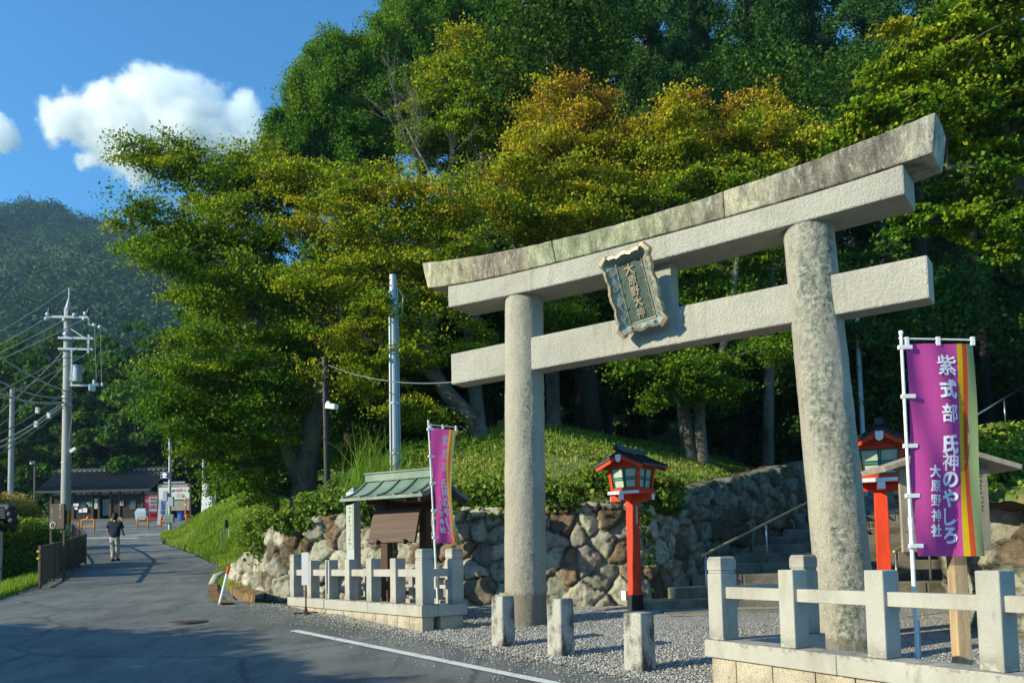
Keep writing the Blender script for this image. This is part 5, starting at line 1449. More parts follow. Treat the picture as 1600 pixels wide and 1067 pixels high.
# vending machine, bin, price board, slanted entrance sign, posts
def put(px, py, Y): p = P(px, py, Y); return Vector((p.x, Y, hr(Y)))
q = put(236, 808, 63.5)
o = thing('vending_machine', 'red drinks vending machine beside the dark rest house', 'vending machine', q, R(8))
b = MB(); b.box((0, .4, .92), (1.02, .75, 1.84)); b.build('body', M['vend_red'], o, world=False, bevel=.02)
b = MB(); b.box((.17, .01, 1.30), (.62, .04, .85)); w = b.build('display_window', M['bin'], o, world=False)
for r_ in range(3):
    for k in range(7): b = MB(); b.cyl((-.08 + k * .083, -.022, .94 + r_ * .27), .027, .16, 8); b.build('drink_can', [M['vend_red'], M['teal'], M['yellow']][(k + r_) % 3], w, world=False)
b = MB(); b.box((.17, .012, .35), (.5, .03, .16)); b.build('delivery_slot', M['ink'], o, world=False)
b = MB(); b.tube([(-.30 + .12 * math.cos(a), .018, 1.42 + .12 * math.sin(a)) for a in np.linspace(0, 6.283, 18)], .014, 5); b.box((-.30, .02, 1.42), (.17, .02, .03)); b.build('badge', M['white'], o, world=False)
b = MB(); b.box((.17, .012, .70), (.6, .02, .2)); b.build('coin_panel', M['transformer'], o, world=False)
q = put(222, 812, 62); o = thing('recycling_bin', 'pale blue recycling bin left of the red vending machine', 'bin', q)
b = MB(); b.box((0, 0, .38), (.78, .5, .62), 0, 0, None, 1.15); b.build('body', M['bin'], o, world=False, bevel=.04)
b = MB(); b.box((0, 0, .80), (.84, .56, .24), 0, 0, None, .7); 
for x in (-.2, .2): b.cyl((x, -.05, .86), .09, .08, 10)
b.build('lid', M['bin'], o, world=False, bevel=.03)
# parking price board
q = put(272, 806, 61.5); o = thing('parking_price_board', 'large white parking price board with red figures on brown posts', 'sign', q)
zt, zb = P(272, 756, 61.5).z - q.z, P(272, 780, 61.5).z - q.z; hw_ = (P(297, 770, 61.5).x - P(247, 770, 61.5).x) / 2
b = MB()
for sx in (-1, 1): b.box((sx * hw_, .05, zt / 2), (.12, .12, zt))
b.box((0, .05, zt), (2 * hw_ + .1, .12, .08)); b.build('post', M['wood_dark'], o, world=False)
b = MB(); b.box((0, 0, zt - .12), (2 * hw_ - .1, .06, .22)); hd = b.build('header_board', M['sign_brown'], o, world=False)
b = MB(); b.box((0, 0, (zt - .24 + zb) / 2), (2 * hw_ - .1, .05, zt - .24 - zb)); bd = b.build('board', M['plaster'], o, world=False)
Mx = Matrix.Translation((0, -.031, 0)) @ Matrix.Rotation(math.pi / 2, 4, 'X')
text_mb([('大原野神社参拝者駐車場', 0, zt - .12, .175)], Mx, .002, .02).build('lettering', M['plaster'], hd, world=False)
text_mb([('600', .42, zb + .66, .34), ('30分 100', -.48, zb + .58, .17)], Mx, .002, .03).build('price_figures', M['inkred'], bd, world=False)
text_mb([('円', .82, zb + .63, .16), ('最大', .02, zb + .66, .17), ('円', -.04, zb + .57, .13)], Mx, .002, .02).build('lettering', M['ink'], bd, world=False)
b = MB()
for k in range(4):
    for sx in (-.5, .45): b.box((sx + rng.uniform(-.1, .1), -.03, zb + .38 - k * .085), (rng.uniform(.5, .85), .006, .022))
b.build('small_print', M['ink'], bd, world=False)
b = MB(); b.box((.25, .03, zb - .45), (1.9, .05, .75)); b.build('lower_panel', M['wood_grey'], o, world=False)
b = MB(); b.box((0, .03, zt + .12), (1.6, .10, .10)); b.build('light_bar', M['transformer'], o, world=False)
q = put(253, 815, 57.5); o = thing('parking_entrance_sign', 'slanted white standing sign with blue and red characters for the car park entrance', 'sign', q, R(12))
zt = P(253, 780, 57.5).z - q.z
b = MB(); b.box((0, 0, zt / 2), (.60, .10, zt), 0, 0, Matrix.Rotation(R(4), 4, 'Y')); b.build('panel', M['plaster'], o, world=False, bevel=.01)
Mx = Matrix.Rotation(R(4), 4, 'Y') @ Matrix.Translation((0, -.055, 0)) @ Matrix.Rotation(math.pi / 2, 4, 'X')
text_mb([('駐', 0, zt - .25, .36), ('車', 0, zt - .58, .36), ('場', 0, zt - .91, .36)], Mx, .003, .03).build('lettering', M['navyblue'], o, world=False)
text_mb([('入', 0, zt - 1.36, .36), ('口', 0, zt - 1.66, .32)], Mx, .003, .03).build('red_lettering', M['inkred'], o, world=False)
# pole with the lit vacancy sign and control boxes
q = put(265, 826, 52); o = thing('signal_pole', 'slim steel pole carrying the lit vacancy sign and control boxes', 'pole', q)
zt = P(265, 686, 52).z - q.z
b = MB(); b.tube([(0, 0, 0), (0, 0, zt)], .09, 12); b.build('shaft', M['galv'], o, world=False)
def lz(py): return P(265, py, 52).z - q.z
b = MB(); b.box((-.27, -.08, lz(742.5)), (.50, .16, .40)); sg = b.build('sign_box', M['offwhite'], o, world=False, bevel=.01)
b = MB(); b.box((-.27, -.165, lz(742.5)), (.42, .02, .32)); b.build('screen', mat('screen_blue', (.01, .02, .18), .3, .05), sg, world=False)
glow, gnt, gb = new_mat('lit_characters'); gb.inputs['Emission Color'].default_value = (.75, .72, 1, 1); gb.inputs['Emission Strength'].default_value = 1.6
text_mb([('空', 0, 0, .30)], Matrix.Translation((-.27, -.177, lz(742.5))) @ Matrix.Rotation(math.pi / 2, 4, 'X'), .002, .03).build('lettering', glow, sg, world=False)
for nm, px, py, w, h in (('control_box', 260, 776, .28, .55), ('control_box', 269, 784, .34, .58), ('junction_box', 266.5, 810, .56, .52)):
    xx = P(px, 800, 52).x - q.x
    b = MB(); b.box((xx, -.16, lz(py)), (w, .22, h)); b.build(nm, M['transformer'] if nm == 'control_box' else M['copper'], o, world=False, bevel=.015)
b = MB(); b.tube([(.06, -.1, .1), (.05, -.1, lz(790))], .03, 6); b.tube([(0.02, -.1, lz(765)), (.12, -.12, lz(776))], .025, 6); b.build('conduit', M['cable'], o, world=False)
# second pole, cabinet and payment shelter on the bank
q = put(318, 790, 60); q.z = gz(q.x, 60) ; zt = P(318, 712, 60).z
o = thing('steel_pole', 'slim grey pole behind the parking price board with a white box', 'pole', q)
b = MB(); b.tube([(q.x, 60, q.z - .3), (q.x, 60, zt)], .10, 10); b.build('shaft', M['galv'], o)
c = P(321, 766, 59.8); b = MB(); b.box((c.x, 59.8, c.z), (.36, .3, 1.0)); b.build('box', M['white'], o, bevel=.02)
q = P(338, 790, 57); zb = gz(q.x, 57) - .1
o = thing('payment_shelter', 'small white shelter with slanting roof over a white payment machine on the bank', 'shelter', (q.x, 57, zb))
zt = P(338, 752, 57).z - zb; 
b = MB()
for sx in (-.25, 1.0): b.box((sx, .5, zt / 2), (.08, .08, zt))
b.build('post', M['galv'], o, world=False)
b = MB(); b.bar((-1.0, .3, zt + .12), (.3, .3, zt), 1.2, .05); b.bar((.3, .3, zt), (1.15, .3, zt - .02), 1.2, .06); b.box((.55, -.25, zt - .2), (1.2, .05, .35)); b.build('roof', M['wood_dark'], o, world=False)
b = MB(); b.box((-.55, 0, .55 + zt * .12), (.75, .6, zt * .45 + .4)); b.build('payment_machine', M['white'], o, world=False, bevel=.03)
# red posts
for px, py0, py1, Y in ((290, 800, 776, 60), (296, 796, 763, 62)):
    q = put(px, py0, Y); z1 = P(px, py1, Y).z; z0 = min(P(px, py0, Y).z, z1 - .7)
    o = thing('traffic_post', 'short red flexible traffic post ' + ('in front of the price board' if px == 290 else 'with white bands right of the price board'), 'traffic post', (q.x, q.y, z0))
    b = MB(); b.cyl((0, 0, -.3), .06, z1 - z0 + .3, 10, 0, .05); b.cyl((0, 0, -.32), .13, .04, 12); b.build('shaft', M['cone_red'], o, world=False)
    b = MB(); [b.cyl((0, 0, (z1 - z0) * f), .064, .10, 10) for f in (.45, .75)]; b.build('reflective_band', M['white'], o, world=False)
# small blue bins beside the board
q = put(284, 800, 62); b = MB(); b.cyl((0, 0, 0), .30, .75, 12, 0, .34); b.cyl((0, 0, .75), .36, .06, 12); tag(b.build('blue_tub', mat('blue_plastic', (.02, .10, .38), .45), None, world=False, loc=tuple(q)), 'blue plastic tub beneath the parking price board', 'tub')

# orange hoop barriers
def hoop(x, y, z, rz, w, h, label, ball=False):
    o = thing('hoop_barrier', label, 'barrier', (x, y, z), rz, 'orange hoop barriers of the car park')
    r = .13; pts = [(-w / 2, 0, -.1), (-w / 2, 0, h - r)] + [(-w / 2 + r - r * math.cos(a), 0, h - r + r * math.sin(a)) for a in (.4, .8, 1.2, 1.57)] + [(w / 2 - r + r * math.sin(a), 0, h - r + r * math.cos(a)) for a in (0, .4, .8, 1.2)] + [(w / 2, 0, h - r), (w / 2, 0, -.1)]
    b = MB(); b.tube(pts, .05, 10); b.build('hoop', M['orange'], o, world=False, smooth=True)
    b = MB(); b.tube([(-w / 2, 0, h * .42), (w / 2, 0, h * .42)], .035, 8); b.build('crossbar', M['orange'], o, world=False)
    if ball: b = MB(); b.sphere((0, 0, h + .09), .10, 10, 6); b.build('ball', M['orange'], o, world=False, smooth=True)
for px, py, Y, w, rz, lab, ball in ((116.5, 826, 51, .55, 1.0, 'orange hoop barrier seen edge on at the end of the brown railing', 0), (137.5, 827, 51, .78, 0, 'orange hoop barrier with a lamp on top left of the walking person', 1), (182.5, 824, 53, .66, 0, 'orange hoop barrier behind the head of the walking person', 0), (223, 821, 54, .68, 0, 'orange hoop barrier right of the walking person', 0), (259, 818, 55, .68, .9, 'orange hoop barrier half behind the junction box of the signal pole', 0), (53, 812, 58, .55, 0, 'orange hoop barrier left of the brown sign above the hedge', 0), (69, 812, 58, .55, 0, 'orange hoop barrier topped by an orange ball above the hedge', 1), (296, 804, 56, .6, 1.2, 'orange hoop barrier on the crest of the grass bank', 0)):
    q = P(px, py, Y); z = hr(Y) if px < 290 else gz(q.x, Y)
    hoop(q.x, Y, z, rz, w, .78, lab, bool(ball))
# dark lamp post and concrete pole at far left
q = put(54, 790, 66); zt = P(54, 720, 66).z; o = thing('lamp_post', 'slim dark lamp post before the woods left of the rest house', 'lamp post', q)
b = MB(); b.tube([(q.x, 66, q.z), (q.x, 66, zt)], .09, 10); b.build('shaft', M['rail_brown'], o); b = MB(); b.bar((q.x, 66, zt - .05), (q.x - .2, 65.9, zt - .2), .1, .16); b.sphere((q.x - .2, 65.8, zt - .22), .11, 8, 5); b.build('lamp_head', M['white'], o)
q = put(17, 750, 60); zt = P(22, 608, 60).z; o = thing('utility_pole', 'distant concrete pole against the dark woods at the left edge', 'utility pole', q)
b = MB(); b.tube([(q.x, 60, q.z), (q.x, 60, zt)], [.22, .16], 14); b.build('shaft', M['concrete'], o); [MB().cyl((q.x, 60, zt - k), .2, .08, 12).build('band', M['galv'], o) for k in (.6, 2.2)]
q = P(33, 806, 45); b = MB(); b.box((0, 0, .35), (.95, .05, .5)); b.box((-.4, .04, 0), (.05, .05, .8)); b.box((.4, .04, 0), (.05, .05, .8)); tag(b.build('green_sign', M['teal'], None, world=False, loc=(q.x, 45, q.z - .3), bevel=.01), 'small green sign half hidden by the hedge at left', 'sign')
# sticks and a cut stump post on the bank
for px, py, Y, h, m, lab in ((354, 800, 36, .5, 'black_metal', 'short black post stump on the crest of the grass bank'), (347, 828, 33, .75, 'wood_grey', 'left one of the thin wooden stakes on the grass bank'), (351, 825, 33.5, .7, 'wood_grey', 'right one of the thin wooden stakes on the grass bank'), (357.5, 820, 34, .45, 'white', 'short white stake on the grass bank'), (387, 830, 29, 1.0, 'wood_dark', 'dark wooden post on the bank under the big maple'), (393, 838, 27, 1.1, 'wood_grey', 'grey wooden stake on the bank right of the dark post')):
    q = P(px, py, Y); z = gz(q.x, Y); b = MB(); w = .055 if h > .5 and m != 'wood_dark' else .16
    if m == 'white': w = .05
    b.box((0, 0, h / 2 - .1), (w, w, h + .2), .3, 0, None, .85); tag(b.build('stake', M[m], None, world=False, loc=(q.x, Y, z), bevel=.006), lab, 'stake')
# ditch pipe
q = P(373, 880, 21); b = MB(); b.tube([(0, .5, .1), (0, 0, .08), (-.12, -.2, .02), (-.18, -.28, -.15)], .13, 10); tag(b.build('drain_pipe', M['concrete'], None, world=False, loc=(-7.6, 21.9, hr(21.9) + .12), smooth=True), 'grey drain pipe elbow at the head of the roadside ditch', 'pipe')
# ditch: a dark sunken channel of rusty stone between road and wall
o = thing('roadside_ditch', 'open rust stained stone ditch between the road and the left end of the wall', 'ditch', (-6.1, 18.0, hr(18)))
dp = [(-5.35, 16.75), (-5.95, 17.7), (-6.7, 19.4), (-7.55, 21.7)]
b = MB(); M['rust_stone'] = granite('rust_stone', (.26, .15, .06), [((.05, .035, .02), 3, (1, 1, 1), .45, .65, .8)], speck=.2, fine=50)
rows = []
for i, (x, y) in enumerate(dp):
    z = hr(y); k = .55 - .08 * i
    for dx, dz in ((-.55, .03), (-.25, .035), (-.22, -.30), (.12, -.32), (.16, .16), (.42, .22)): rows.append((x + dx * k * 1.6, y + dx * k * .8, z + dz))
fs = [(i * 6 + j, i * 6 + j + 1, (i + 1) * 6 + j + 1, (i + 1) * 6 + j) for i in range(3) for j in range(5)]
b.add(rows, fs); b.build('channel', M['rust_stone'], o)

# tiled garden wall end at the left edge
q = P(8, 818, 24)
o = thing('tiled_wall_end', 'grey tiled roof end of a garden wall rising from the hedge at the left edge', 'garden wall', (q.x - .6, 24, .1))
zt = P(8, 800, 24).z - .1; zb = P(8, 828, 24).z - .1
b = MB(); b.box((-1.6, 0, (zb - .05) / 2 - .2), (4.0, .45, zb + .4)); b.build('body', M['plaster'], o, world=False)
b = MB()
for k in range(16):
    x = -3.4 + k * .26
    for sy in (-1, 1): b.tube([(x, 0, zb + .38), (x, sy * .35, zb + .16), (x, sy * .62, zb + .02)], .075, 6)
b.box((-1.45, -.3, zb + .13), (4.1, .66, .05), 0, 0, None); b.box((-1.45, .3, zb + .13), (4.1, .66, .05)); b.build('roof_tiles', M['tile'], o, world=False)
b = MB()
for k in range(4): b.box((-1.4, 0, zb + .36 + k * .075), (4.2 - .04 * k, .30 - .03 * k, .06))
b.tube([(-3.6, 0, zb + .68), (.72, 0, zb + .68)], .09, 10)
for k in range(3): b.sphere((.74 + .05 * k, 0, zb + .62 - k * .18), (.13, .17, .12), 10, 6)
b.build('ridge_tiles', M['tile'], o, world=False, bevel=.01)

# ------------------------------------------------------------------ the walking person
def skin_mesh(name, J, edges, root, m, parent, levels=2):
    me = bpy.data.meshes.new(name); keys = list(J)
    me.from_pydata([J[k][0] for k in keys], [(keys.index(a), keys.index(b)) for a, b in edges], [])
    o = bpy.data.objects.new(name, me); COL.objects.link(o); me.materials.append(m)
    o.parent = parent
    o.modifiers.new('skin', 'SKIN'); sv = me.skin_vertices[0].data
    for i, k in enumerate(keys):
        r = J[k][1]; sv[i].radius = (r, r) if not hasattr(r, '__len__') else r
    sv[keys.index(root)].use_root = True
    s = o.modifiers.new('sub', 'SUBSURF'); s.levels = levels; s.render_levels = levels
    me.update(); 
    return o
q = P(179, 880, 31.0); 
pr = thing('person', 'person in navy short sleeved shirt and pale trousers walking away up the road', 'person', (q.x, 31, hr(31) + .02), R(4))
J = {'hip': ((0, 0, .92), (.15, .11)), 'waist': ((0, .0, 1.08), (.145, .10)), 'chest': ((0, .02, 1.30), (.17, .115)), 'neck0': ((0, .0, 1.46), .07), 'neck': ((0, .03, 1.53), .055), 'head0': ((0, .05, 1.60), (.075, .09)), 'head': ((0, .05, 1.67), (.078, .095)), 'crown': ((0, .04, 1.735), .055),
     'sl': ((-.19, .0, 1.42), .06), 'el': ((-.265, .02, 1.16), .042), 'wl': ((-.25, .17, .98), .032), 'sr': ((.19, .0, 1.42), .06), 'er': ((.27, .0, 1.16), .042), 'wr': ((.255, .16, .99), .032),
     'hl': ((-.09, 0, .88), .085), 'kl': ((-.085, .06, .49), .058), 'al': ((-.07, -.02, .09), .04), 'tl': ((-.075, .13, .04), .035), 'hr': ((.09, 0, .88), .085), 'kr': ((.075, .05, .48), .058), 'ar': ((.05, .14, .10), .04), 'tr': ((.05, .29, .06), .035)}
E_ = [('hip', 'waist'), ('waist', 'chest'), ('chest', 'neck0'), ('neck0', 'neck'), ('neck', 'head0'), ('head0', 'head'), ('head', 'crown'), ('chest', 'sl'), ('sl', 'el'), ('el', 'wl'), ('chest', 'sr'), ('sr', 'er'), ('er', 'wr'), ('hip', 'hl'), ('hl', 'kl'), ('kl', 'al'), ('al', 'tl'), ('hip', 'hr'), ('hr', 'kr'), ('kr', 'ar'), ('ar', 'tr')]
for s, w in (('l', -1), ('r', 1)):
    wx_, wy_, wz_ = J['w' + s][0]
    J['p' + s] = ((wx_ + .005 * -w, wy_ + .07, wz_ - .02), (.038, .018)); E_.append(('w' + s, 'p' + s))
    for f, (dx, dy, dz) in enumerate(((.028, .075, -.03), (.010, .085, -.035), (-.008, .08, -.035), (-.024, .065, -.03))):
        J[f'f{f}{s}'] = ((J['p' + s][0][0] + dx, J['p' + s][0][1] + dy, J['p' + s][0][2] + dz), .009); E_.append(('p' + s, f'f{f}{s}'))
    J['th' + s] = ((wx_ - w * .055, wy_ + .075, wz_ - .005), .010); E_.append(('w' + s, 'th' + s))
skin_mesh('body', J, E_, 'hip', M['skin'], pr)
S_ = {'h': ((0, 0, .80), (.215, .17)), 'w': ((0, 0, 1.06), (.20, .15)), 'c': ((0, .02, 1.30), (.215, .155)), 'n': ((0, .0, 1.455), (.10, .085)), 'sl': ((-.205, 0, 1.415), .085), 'el': ((-.275, .015, 1.20), .078), 'sr': ((.205, 0, 1.415), .085), 'er': ((.28, .0, 1.20), .078)}
skin_mesh('shirt', S_, [('h', 'w'), ('w', 'c'), ('c', 'n'), ('c', 'sl'), ('sl', 'el'), ('c', 'sr'), ('sr', 'er')], 'h', M['navy'], pr)
T_ = {'w': ((0, 0, 1.0), (.155, .12)), 'h': ((0, 0, .90), (.175, .135)), 'hl': ((-.095, .0, .80), .105), 'kl': ((-.09, .06, .48), .085), 'al': ((-.07, .0, .10), .075), 'hr': ((.095, .0, .80), .105), 'kr': ((.08, .05, .47), .085), 'ar': ((.05, .13, .13), .075)}
skin_mesh('trousers', T_, [('w', 'h'), ('h', 'hl'), ('hl', 'kl'), ('kl', 'al'), ('h', 'hr'), ('hr', 'kr'), ('kr', 'ar')], 'h', M['beige'], pr)
b = MB(); b.sphere((0, .02, 1.69), (.108, .125, .125), 16, 10); b.sphere((0, -.03, 1.62), (.09, .075, .10), 14, 8); b.build('hair', M['hair'], pr, world=False, smooth=True)
for nm, x, y, z in (('shoe', -.073, .05, .045), ('shoe', .05, .2, .065)):
    b = MB(); b.sphere((x, y, z), (.052, .145, .05), 12, 6); b.box((x, y, z - .035), (.095, .27, .025)); b.build(nm, M['ink'], pr, world=False, smooth=False)
b = MB(); 
for sx in (-1, 1): b.sphere((sx * .088, .05, 1.645), (.015, .028, .035), 8, 6)
b.sphere((0, .155, 1.635), (.015, .025, .022), 8, 6); b.build('ear', M['skin'], pr, world=False, smooth=True)
# ------------------------------------------------------------------ trees
MAPLE = [(0, (.062, .155, .006)), (.28, (.185, .275, .008)), (.5, (.37, .365, .012)), (.66, (.45, .36, .014)), (.82, (.46, .25, .02)), (1, (.42, .13, .035))]
M['maple'] = leaf_mat('maple_leaf', MAPLE, .33)
M['conifer'] = leaf_mat('conifer_foliage', [(0, (.03, .11, .010)), (.6, (.11, .24, .016)), (1, (.24, .30, .025))], .35, .7, .12)
M['cedar'] = leaf_mat('cedar_foliage', [(0, (.016, .056, .012)), (.6, (.045, .12, .018)), (1, (.11, .18, .03))], .2, .75, .1)
M['broad'] = leaf_mat('broadleaf_evergreen', [(0, (.02, .06, .010)), (.6, (.065, .14, .016)), (1, (.18, .26, .03))], .3, .7, .12)
M['woodland'] = leaf_mat('woodland_leaf', [(0, (.025, .075, .010)), (.6, (.08, .17, .016)), (1, (.24, .31, .03))], .3)
M['hedge'] = leaf_mat('hedge_leaf', [(0, (.05, .13, .015)), (.6, (.19, .30, .03)), (1, (.42, .27, .08))], .35)

def unit_blob_points(n):
    v = rng.normal(size=(n, 3)); v /= np.linalg.norm(v, axis=1, keepdims=True)
    return v * rng.uniform(0, 1, (n, 1)) ** (1 / 2.2)

def build_tree(name, label, cat, base, trunk, pads, leaf, m_leaf, m_bark, per_pad=380, leaf_size=.09, tint0=.35, tint_h=.4, tint_noise=.25, flat=.19, pad_r=(.5, 1.15), group=None, r0=.2, droop=.12, upness=.9, twigs=3, side_tint=0.0, aspect=.7):
    """trunk: list of paths of (point, radius); pads: (N,3) foliage pad centres (world)"""
    base = Vector(base)
    o = thing(name, label, cat, base, group=group)
    b = MB(); nodes = []
    for path in trunk:
        pts = [Vector(p) for p, r in path]; rad = [r for p, r in path]
        # smooth the path
        fp, fr = [], []
        for i in range(len(pts) - 1):
            p0 = pts[max(i - 1, 0)]; p1 = pts[i]; p2 = pts[i + 1]; p3 = pts[min(i + 2, len(pts) - 1)]
            for k in range(5):
                t = k / 5
                q = .5 * ((2 * p1) + (p2 - p0) * t + (2 * p0 - 5 * p1 + 4 * p2 - p3) * t * t + (3 * p1 - p0 - 3 * p2 + p3) * t ** 3)
                fp.append(q); fr.append(rad[i] + (rad[i + 1] - rad[i]) * t)
        fp.append(pts[-1]); fr.append(rad[-1])
        b.tube(fp, fr, 9)
        for q, r in list(zip(fp, fr))[2:]: nodes.append((q, r))
    order = sorted(range(len(pads)), key=lambda i: min((Vector(pads[i]) - n[0]).length for n in nodes[:40]))
    NP = np.array([tuple(n[0]) for n in nodes]); NR = [n[1] for n in nodes]
    for i in order:
        p = np.array(pads[i]); d = np.linalg.norm(NP - p, axis=1) + np.clip(NP[:, 2] - p[2], 0, 9) * 1.2
        j = int(np.argmin(d)); a = Vector(NP[j]); e = Vector(p); L = (e - a).length
        if L < .15: continue
        ra = min(NR[j] * .72, .016 + .020 * L); 
        mid = (a + e) / 2 + Vector((rng.normal(0, .07), rng.normal(0, .07), -.06 + rng.normal(0, .06))) * L
        q1 = (a * .55 + mid * .45) * 1.0; path = []
        for t in (0, .25, .5, .75, 1): path.append(a * (1 - t) ** 2 + mid * 2 * t * (1 - t) + e * t * t)
        rr = [ra, ra * .85, ra * .7, ra * .5, ra * .28]
        b.tube(path, rr, 5 if L < 3 else 6, 0, False)
        NP = np.vstack([NP, np.array([tuple(q) for q in path[1:]])]); NR += rr[1:]
        for k in range(twigs):
            th = rng.uniform(0, 6.28); le = rng.uniform(.3, .8)
            d1 = Vector((math.cos(th), math.sin(th), rng.uniform(-.1, .35)))
            b.tube([e, e + d1 * le * .5 + Vector((0, 0, .03)), e + d1 * le], [max(.007, ra * .25), .006, .004], 4, 0, False)
    b.build('trunk', m_bark, o, smooth=True)
    N = len(pads); Pd = np.array(pads); n = N * per_pad
    rad = rng.uniform(pad_r[0], pad_r[1], N)
    pid = np.repeat(np.arange(N), per_pad)
    u = rng.normal(size=(n, 3)); u /= np.linalg.norm(u, axis=1, keepdims=True); u *= rng.uniform(0, 1, (n, 1)) ** .5
    tl = rng.normal(0, .22, (N, 2))
    loc = u * rad[pid][:, None] * np.array([1, 1, flat]) 
    loc[:, 2] += (loc[:, 0] * tl[pid, 0] + loc[:, 1] * tl[pid, 1]) - droop * (loc[:, 0] ** 2 + loc[:, 1] ** 2) / np.maximum(rad[pid], .1)
    # ragged outline: lobes
    th = np.arctan2(loc[:, 1], loc[:, 0]); ph = rng.uniform(0, 6.28, N)
    lob = .74 + .36 * np.sin(th * 3 + ph[pid]) * np.sin(th * 5 + ph[pid] * 2); lob *= np.where(rng.uniform(0, 1, n) < .14, rng.uniform(1, 1.55, n), 1.0); loc[:, :2] *= lob[:, None]
    C = Pd[pid] + loc
    nr = rng.normal(size=(n, 3)) * .75 + np.array([-.25, -.2, upness * .5]) + np.stack([loc[:, 0], loc[:, 1], 0 * th], 1) * .5 / np.maximum(rad[pid], .1)[:, None]
    zr = (Pd[:, 2] - Pd[:, 2].min()) / max(1e-3, np.ptp(Pd[:, 2]))
    pt = tint0 + tint_h * (zr - .5) + rng.normal(0, tint_noise * .7, N)
    tint = np.clip(pt[pid] + rng.normal(0, .11, n) + .12 * (np.linalg.norm(loc, axis=1) / rad[pid] - .5) , 0, 1)
    s = leaf_size * rng.uniform(.55, 1.5, n)
    me = leaves_mesh('crown', _tolocal(o, C), s, nr, aspect, tint)
    link('crown', me, m_leaf, o)
    return o

def pads_from(blobs, dens=1.0, zsq=1.0):
    """blobs measured on the photograph: (px, py, rx, ry, depth, thickness in metres)"""
    out = []
    for px, py, rx, ry, Y, T in blobs:
        c = P(px, py, Y); sx = rx * Y / F; sz = ry * Y / F
        n = max(6, int(dens * 12.0 * sx * sz * T ** .5))
        for q in unit_blob_points(n): out.append((c.x + q[0] * sx, c.y + q[1] * T, c.z + q[2] * sz * zsq))
    return out
def pxpath(pts, Y0, Y1, r0, r1):
    n = len(pts); out = []
    for i, (x, y) in enumerate(pts):
        t = i / (n - 1); out.append((P(x, y, Y0 + (Y1 - Y0) * t), r0 + (r1 - r0) * t))
    return out

# T1: the big maple over the road
q = P(468, 770, 21); bz = gz(q.x, 21) - .2
tr = [[(Vector((q.x, 21, bz)), .36)] + pxpath([(478, 735), (488, 670), (500, 610), (505, 520), (470, 450)], 21, 21, .30, .12),
      pxpath([(470, 745), (445, 700), (430, 660), (405, 600), (370, 540)], 21, 20.6, .22, .07),
      pxpath([(495, 640), (440, 560), (395, 480), (385, 420), (370, 350), (330, 300)], 21, 21, .15, .04),
      pxpath([(500, 560), (520, 450), (500, 360), (480, 290)], 21, 21.6, .12, .04)]
T1 = [(285, 262, 80, 36, 21, 1.2), (220, 236, 36, 10, 20.8, .5), (395, 250, 45, 35, 21.3, 1), (360, 290, 85, 50, 21.3, 1.6), (260, 350, 75, 40, 20.5, 1.4), (350, 375, 110, 55, 21, 2), (455, 300, 60, 60, 21.6, 1.6), (290, 420, 85, 35, 20.3, 1.6), (235, 385, 45, 25, 20, .8), (385, 450, 90, 45, 21, 2), (320, 480, 60, 30, 20, 1.4),
      (345, 545, 80, 45, 20, 1.5), (295, 590, 70, 40, 19.7, 1.4), (265, 640, 40, 28, 19.5, .8), (370, 610, 100, 50, 20.3, 2), (330, 660, 80, 40, 20, 1.4), (400, 690, 80, 45, 20.8, 1.5), (430, 560, 80, 50, 21, 1.8), (385, 750, 50, 40, 21, 1.2), (480, 520, 60, 60, 21.6, 1.5), (470, 620, 50, 40, 21.3, 1), (505, 700, 40, 40, 22, 1), (320, 715, 50, 25, 20.4, 1)]
build_tree('maple_tree', 'big spreading green maple overhanging the road, its left edge against the sky', 'tree', (q.x, 21, bz), tr, pads_from(T1, 1.9), None, M['maple'], M['bark'], 420, .066, .18, .28, .18)
# T2: yellow maple with the leaning forked trunk
q = P(750, 695, 20.5); bz = gz(q.x, 20.5) - .2
tr = [[(Vector((q.x, 20.5, bz)), .30)] + pxpath([(745, 668), (722, 640), (692, 605), (668, 560), (672, 510), (700, 470)], 20.4, 20.2, .24, .10),
      pxpath([(690, 600), (655, 570), (610, 545), (560, 520), (520, 480)], 20.3, 19.6, .15, .05),
      pxpath([(748, 668), (742, 600), (738, 530), (742, 470), (720, 400), (690, 330)], 20.6, 20.8, .20, .05),
      pxpath([(672, 540), (640, 450), (600, 390), (560, 330)], 20.2, 20, .11, .04)]
T2 = [(470, 285, 55, 36, 20.5, 1.2), (540, 315, 80, 40, 20.3, 1.6), (500, 370, 85, 40, 20, 1.6), (590, 370, 90, 40, 20, 1.6), (620, 305, 75, 36, 20.6, 1.4), (690, 335, 90, 45, 20.4, 1.8), (470, 440, 60, 40, 19.8, 1.2), (555, 440, 95, 40, 19.7, 1.8), (650, 410, 90, 40, 20, 1.6), (720, 400, 70, 40, 20.4, 1.4), (600, 500, 80, 30, 19.4, 1.4), (530, 520, 60, 35, 19.4, 1.2), (690, 470, 60, 30, 20, 1.2), (640, 560, 60, 30, 19.6, 1), (560, 590, 70, 30, 19.6, 1.1), (650, 640, 45, 20, 19.8, .8), (745, 540, 40, 40, 20.8, 1)]
build_tree('maple_tree', 'yellow tinged maple with a leaning forked trunk above the roofed notice board', 'tree', (q.x, 20.5, bz), tr, pads_from(T2, 1.75), None, M['maple'], M['bark'], 420, .066, .40, .22, .17)
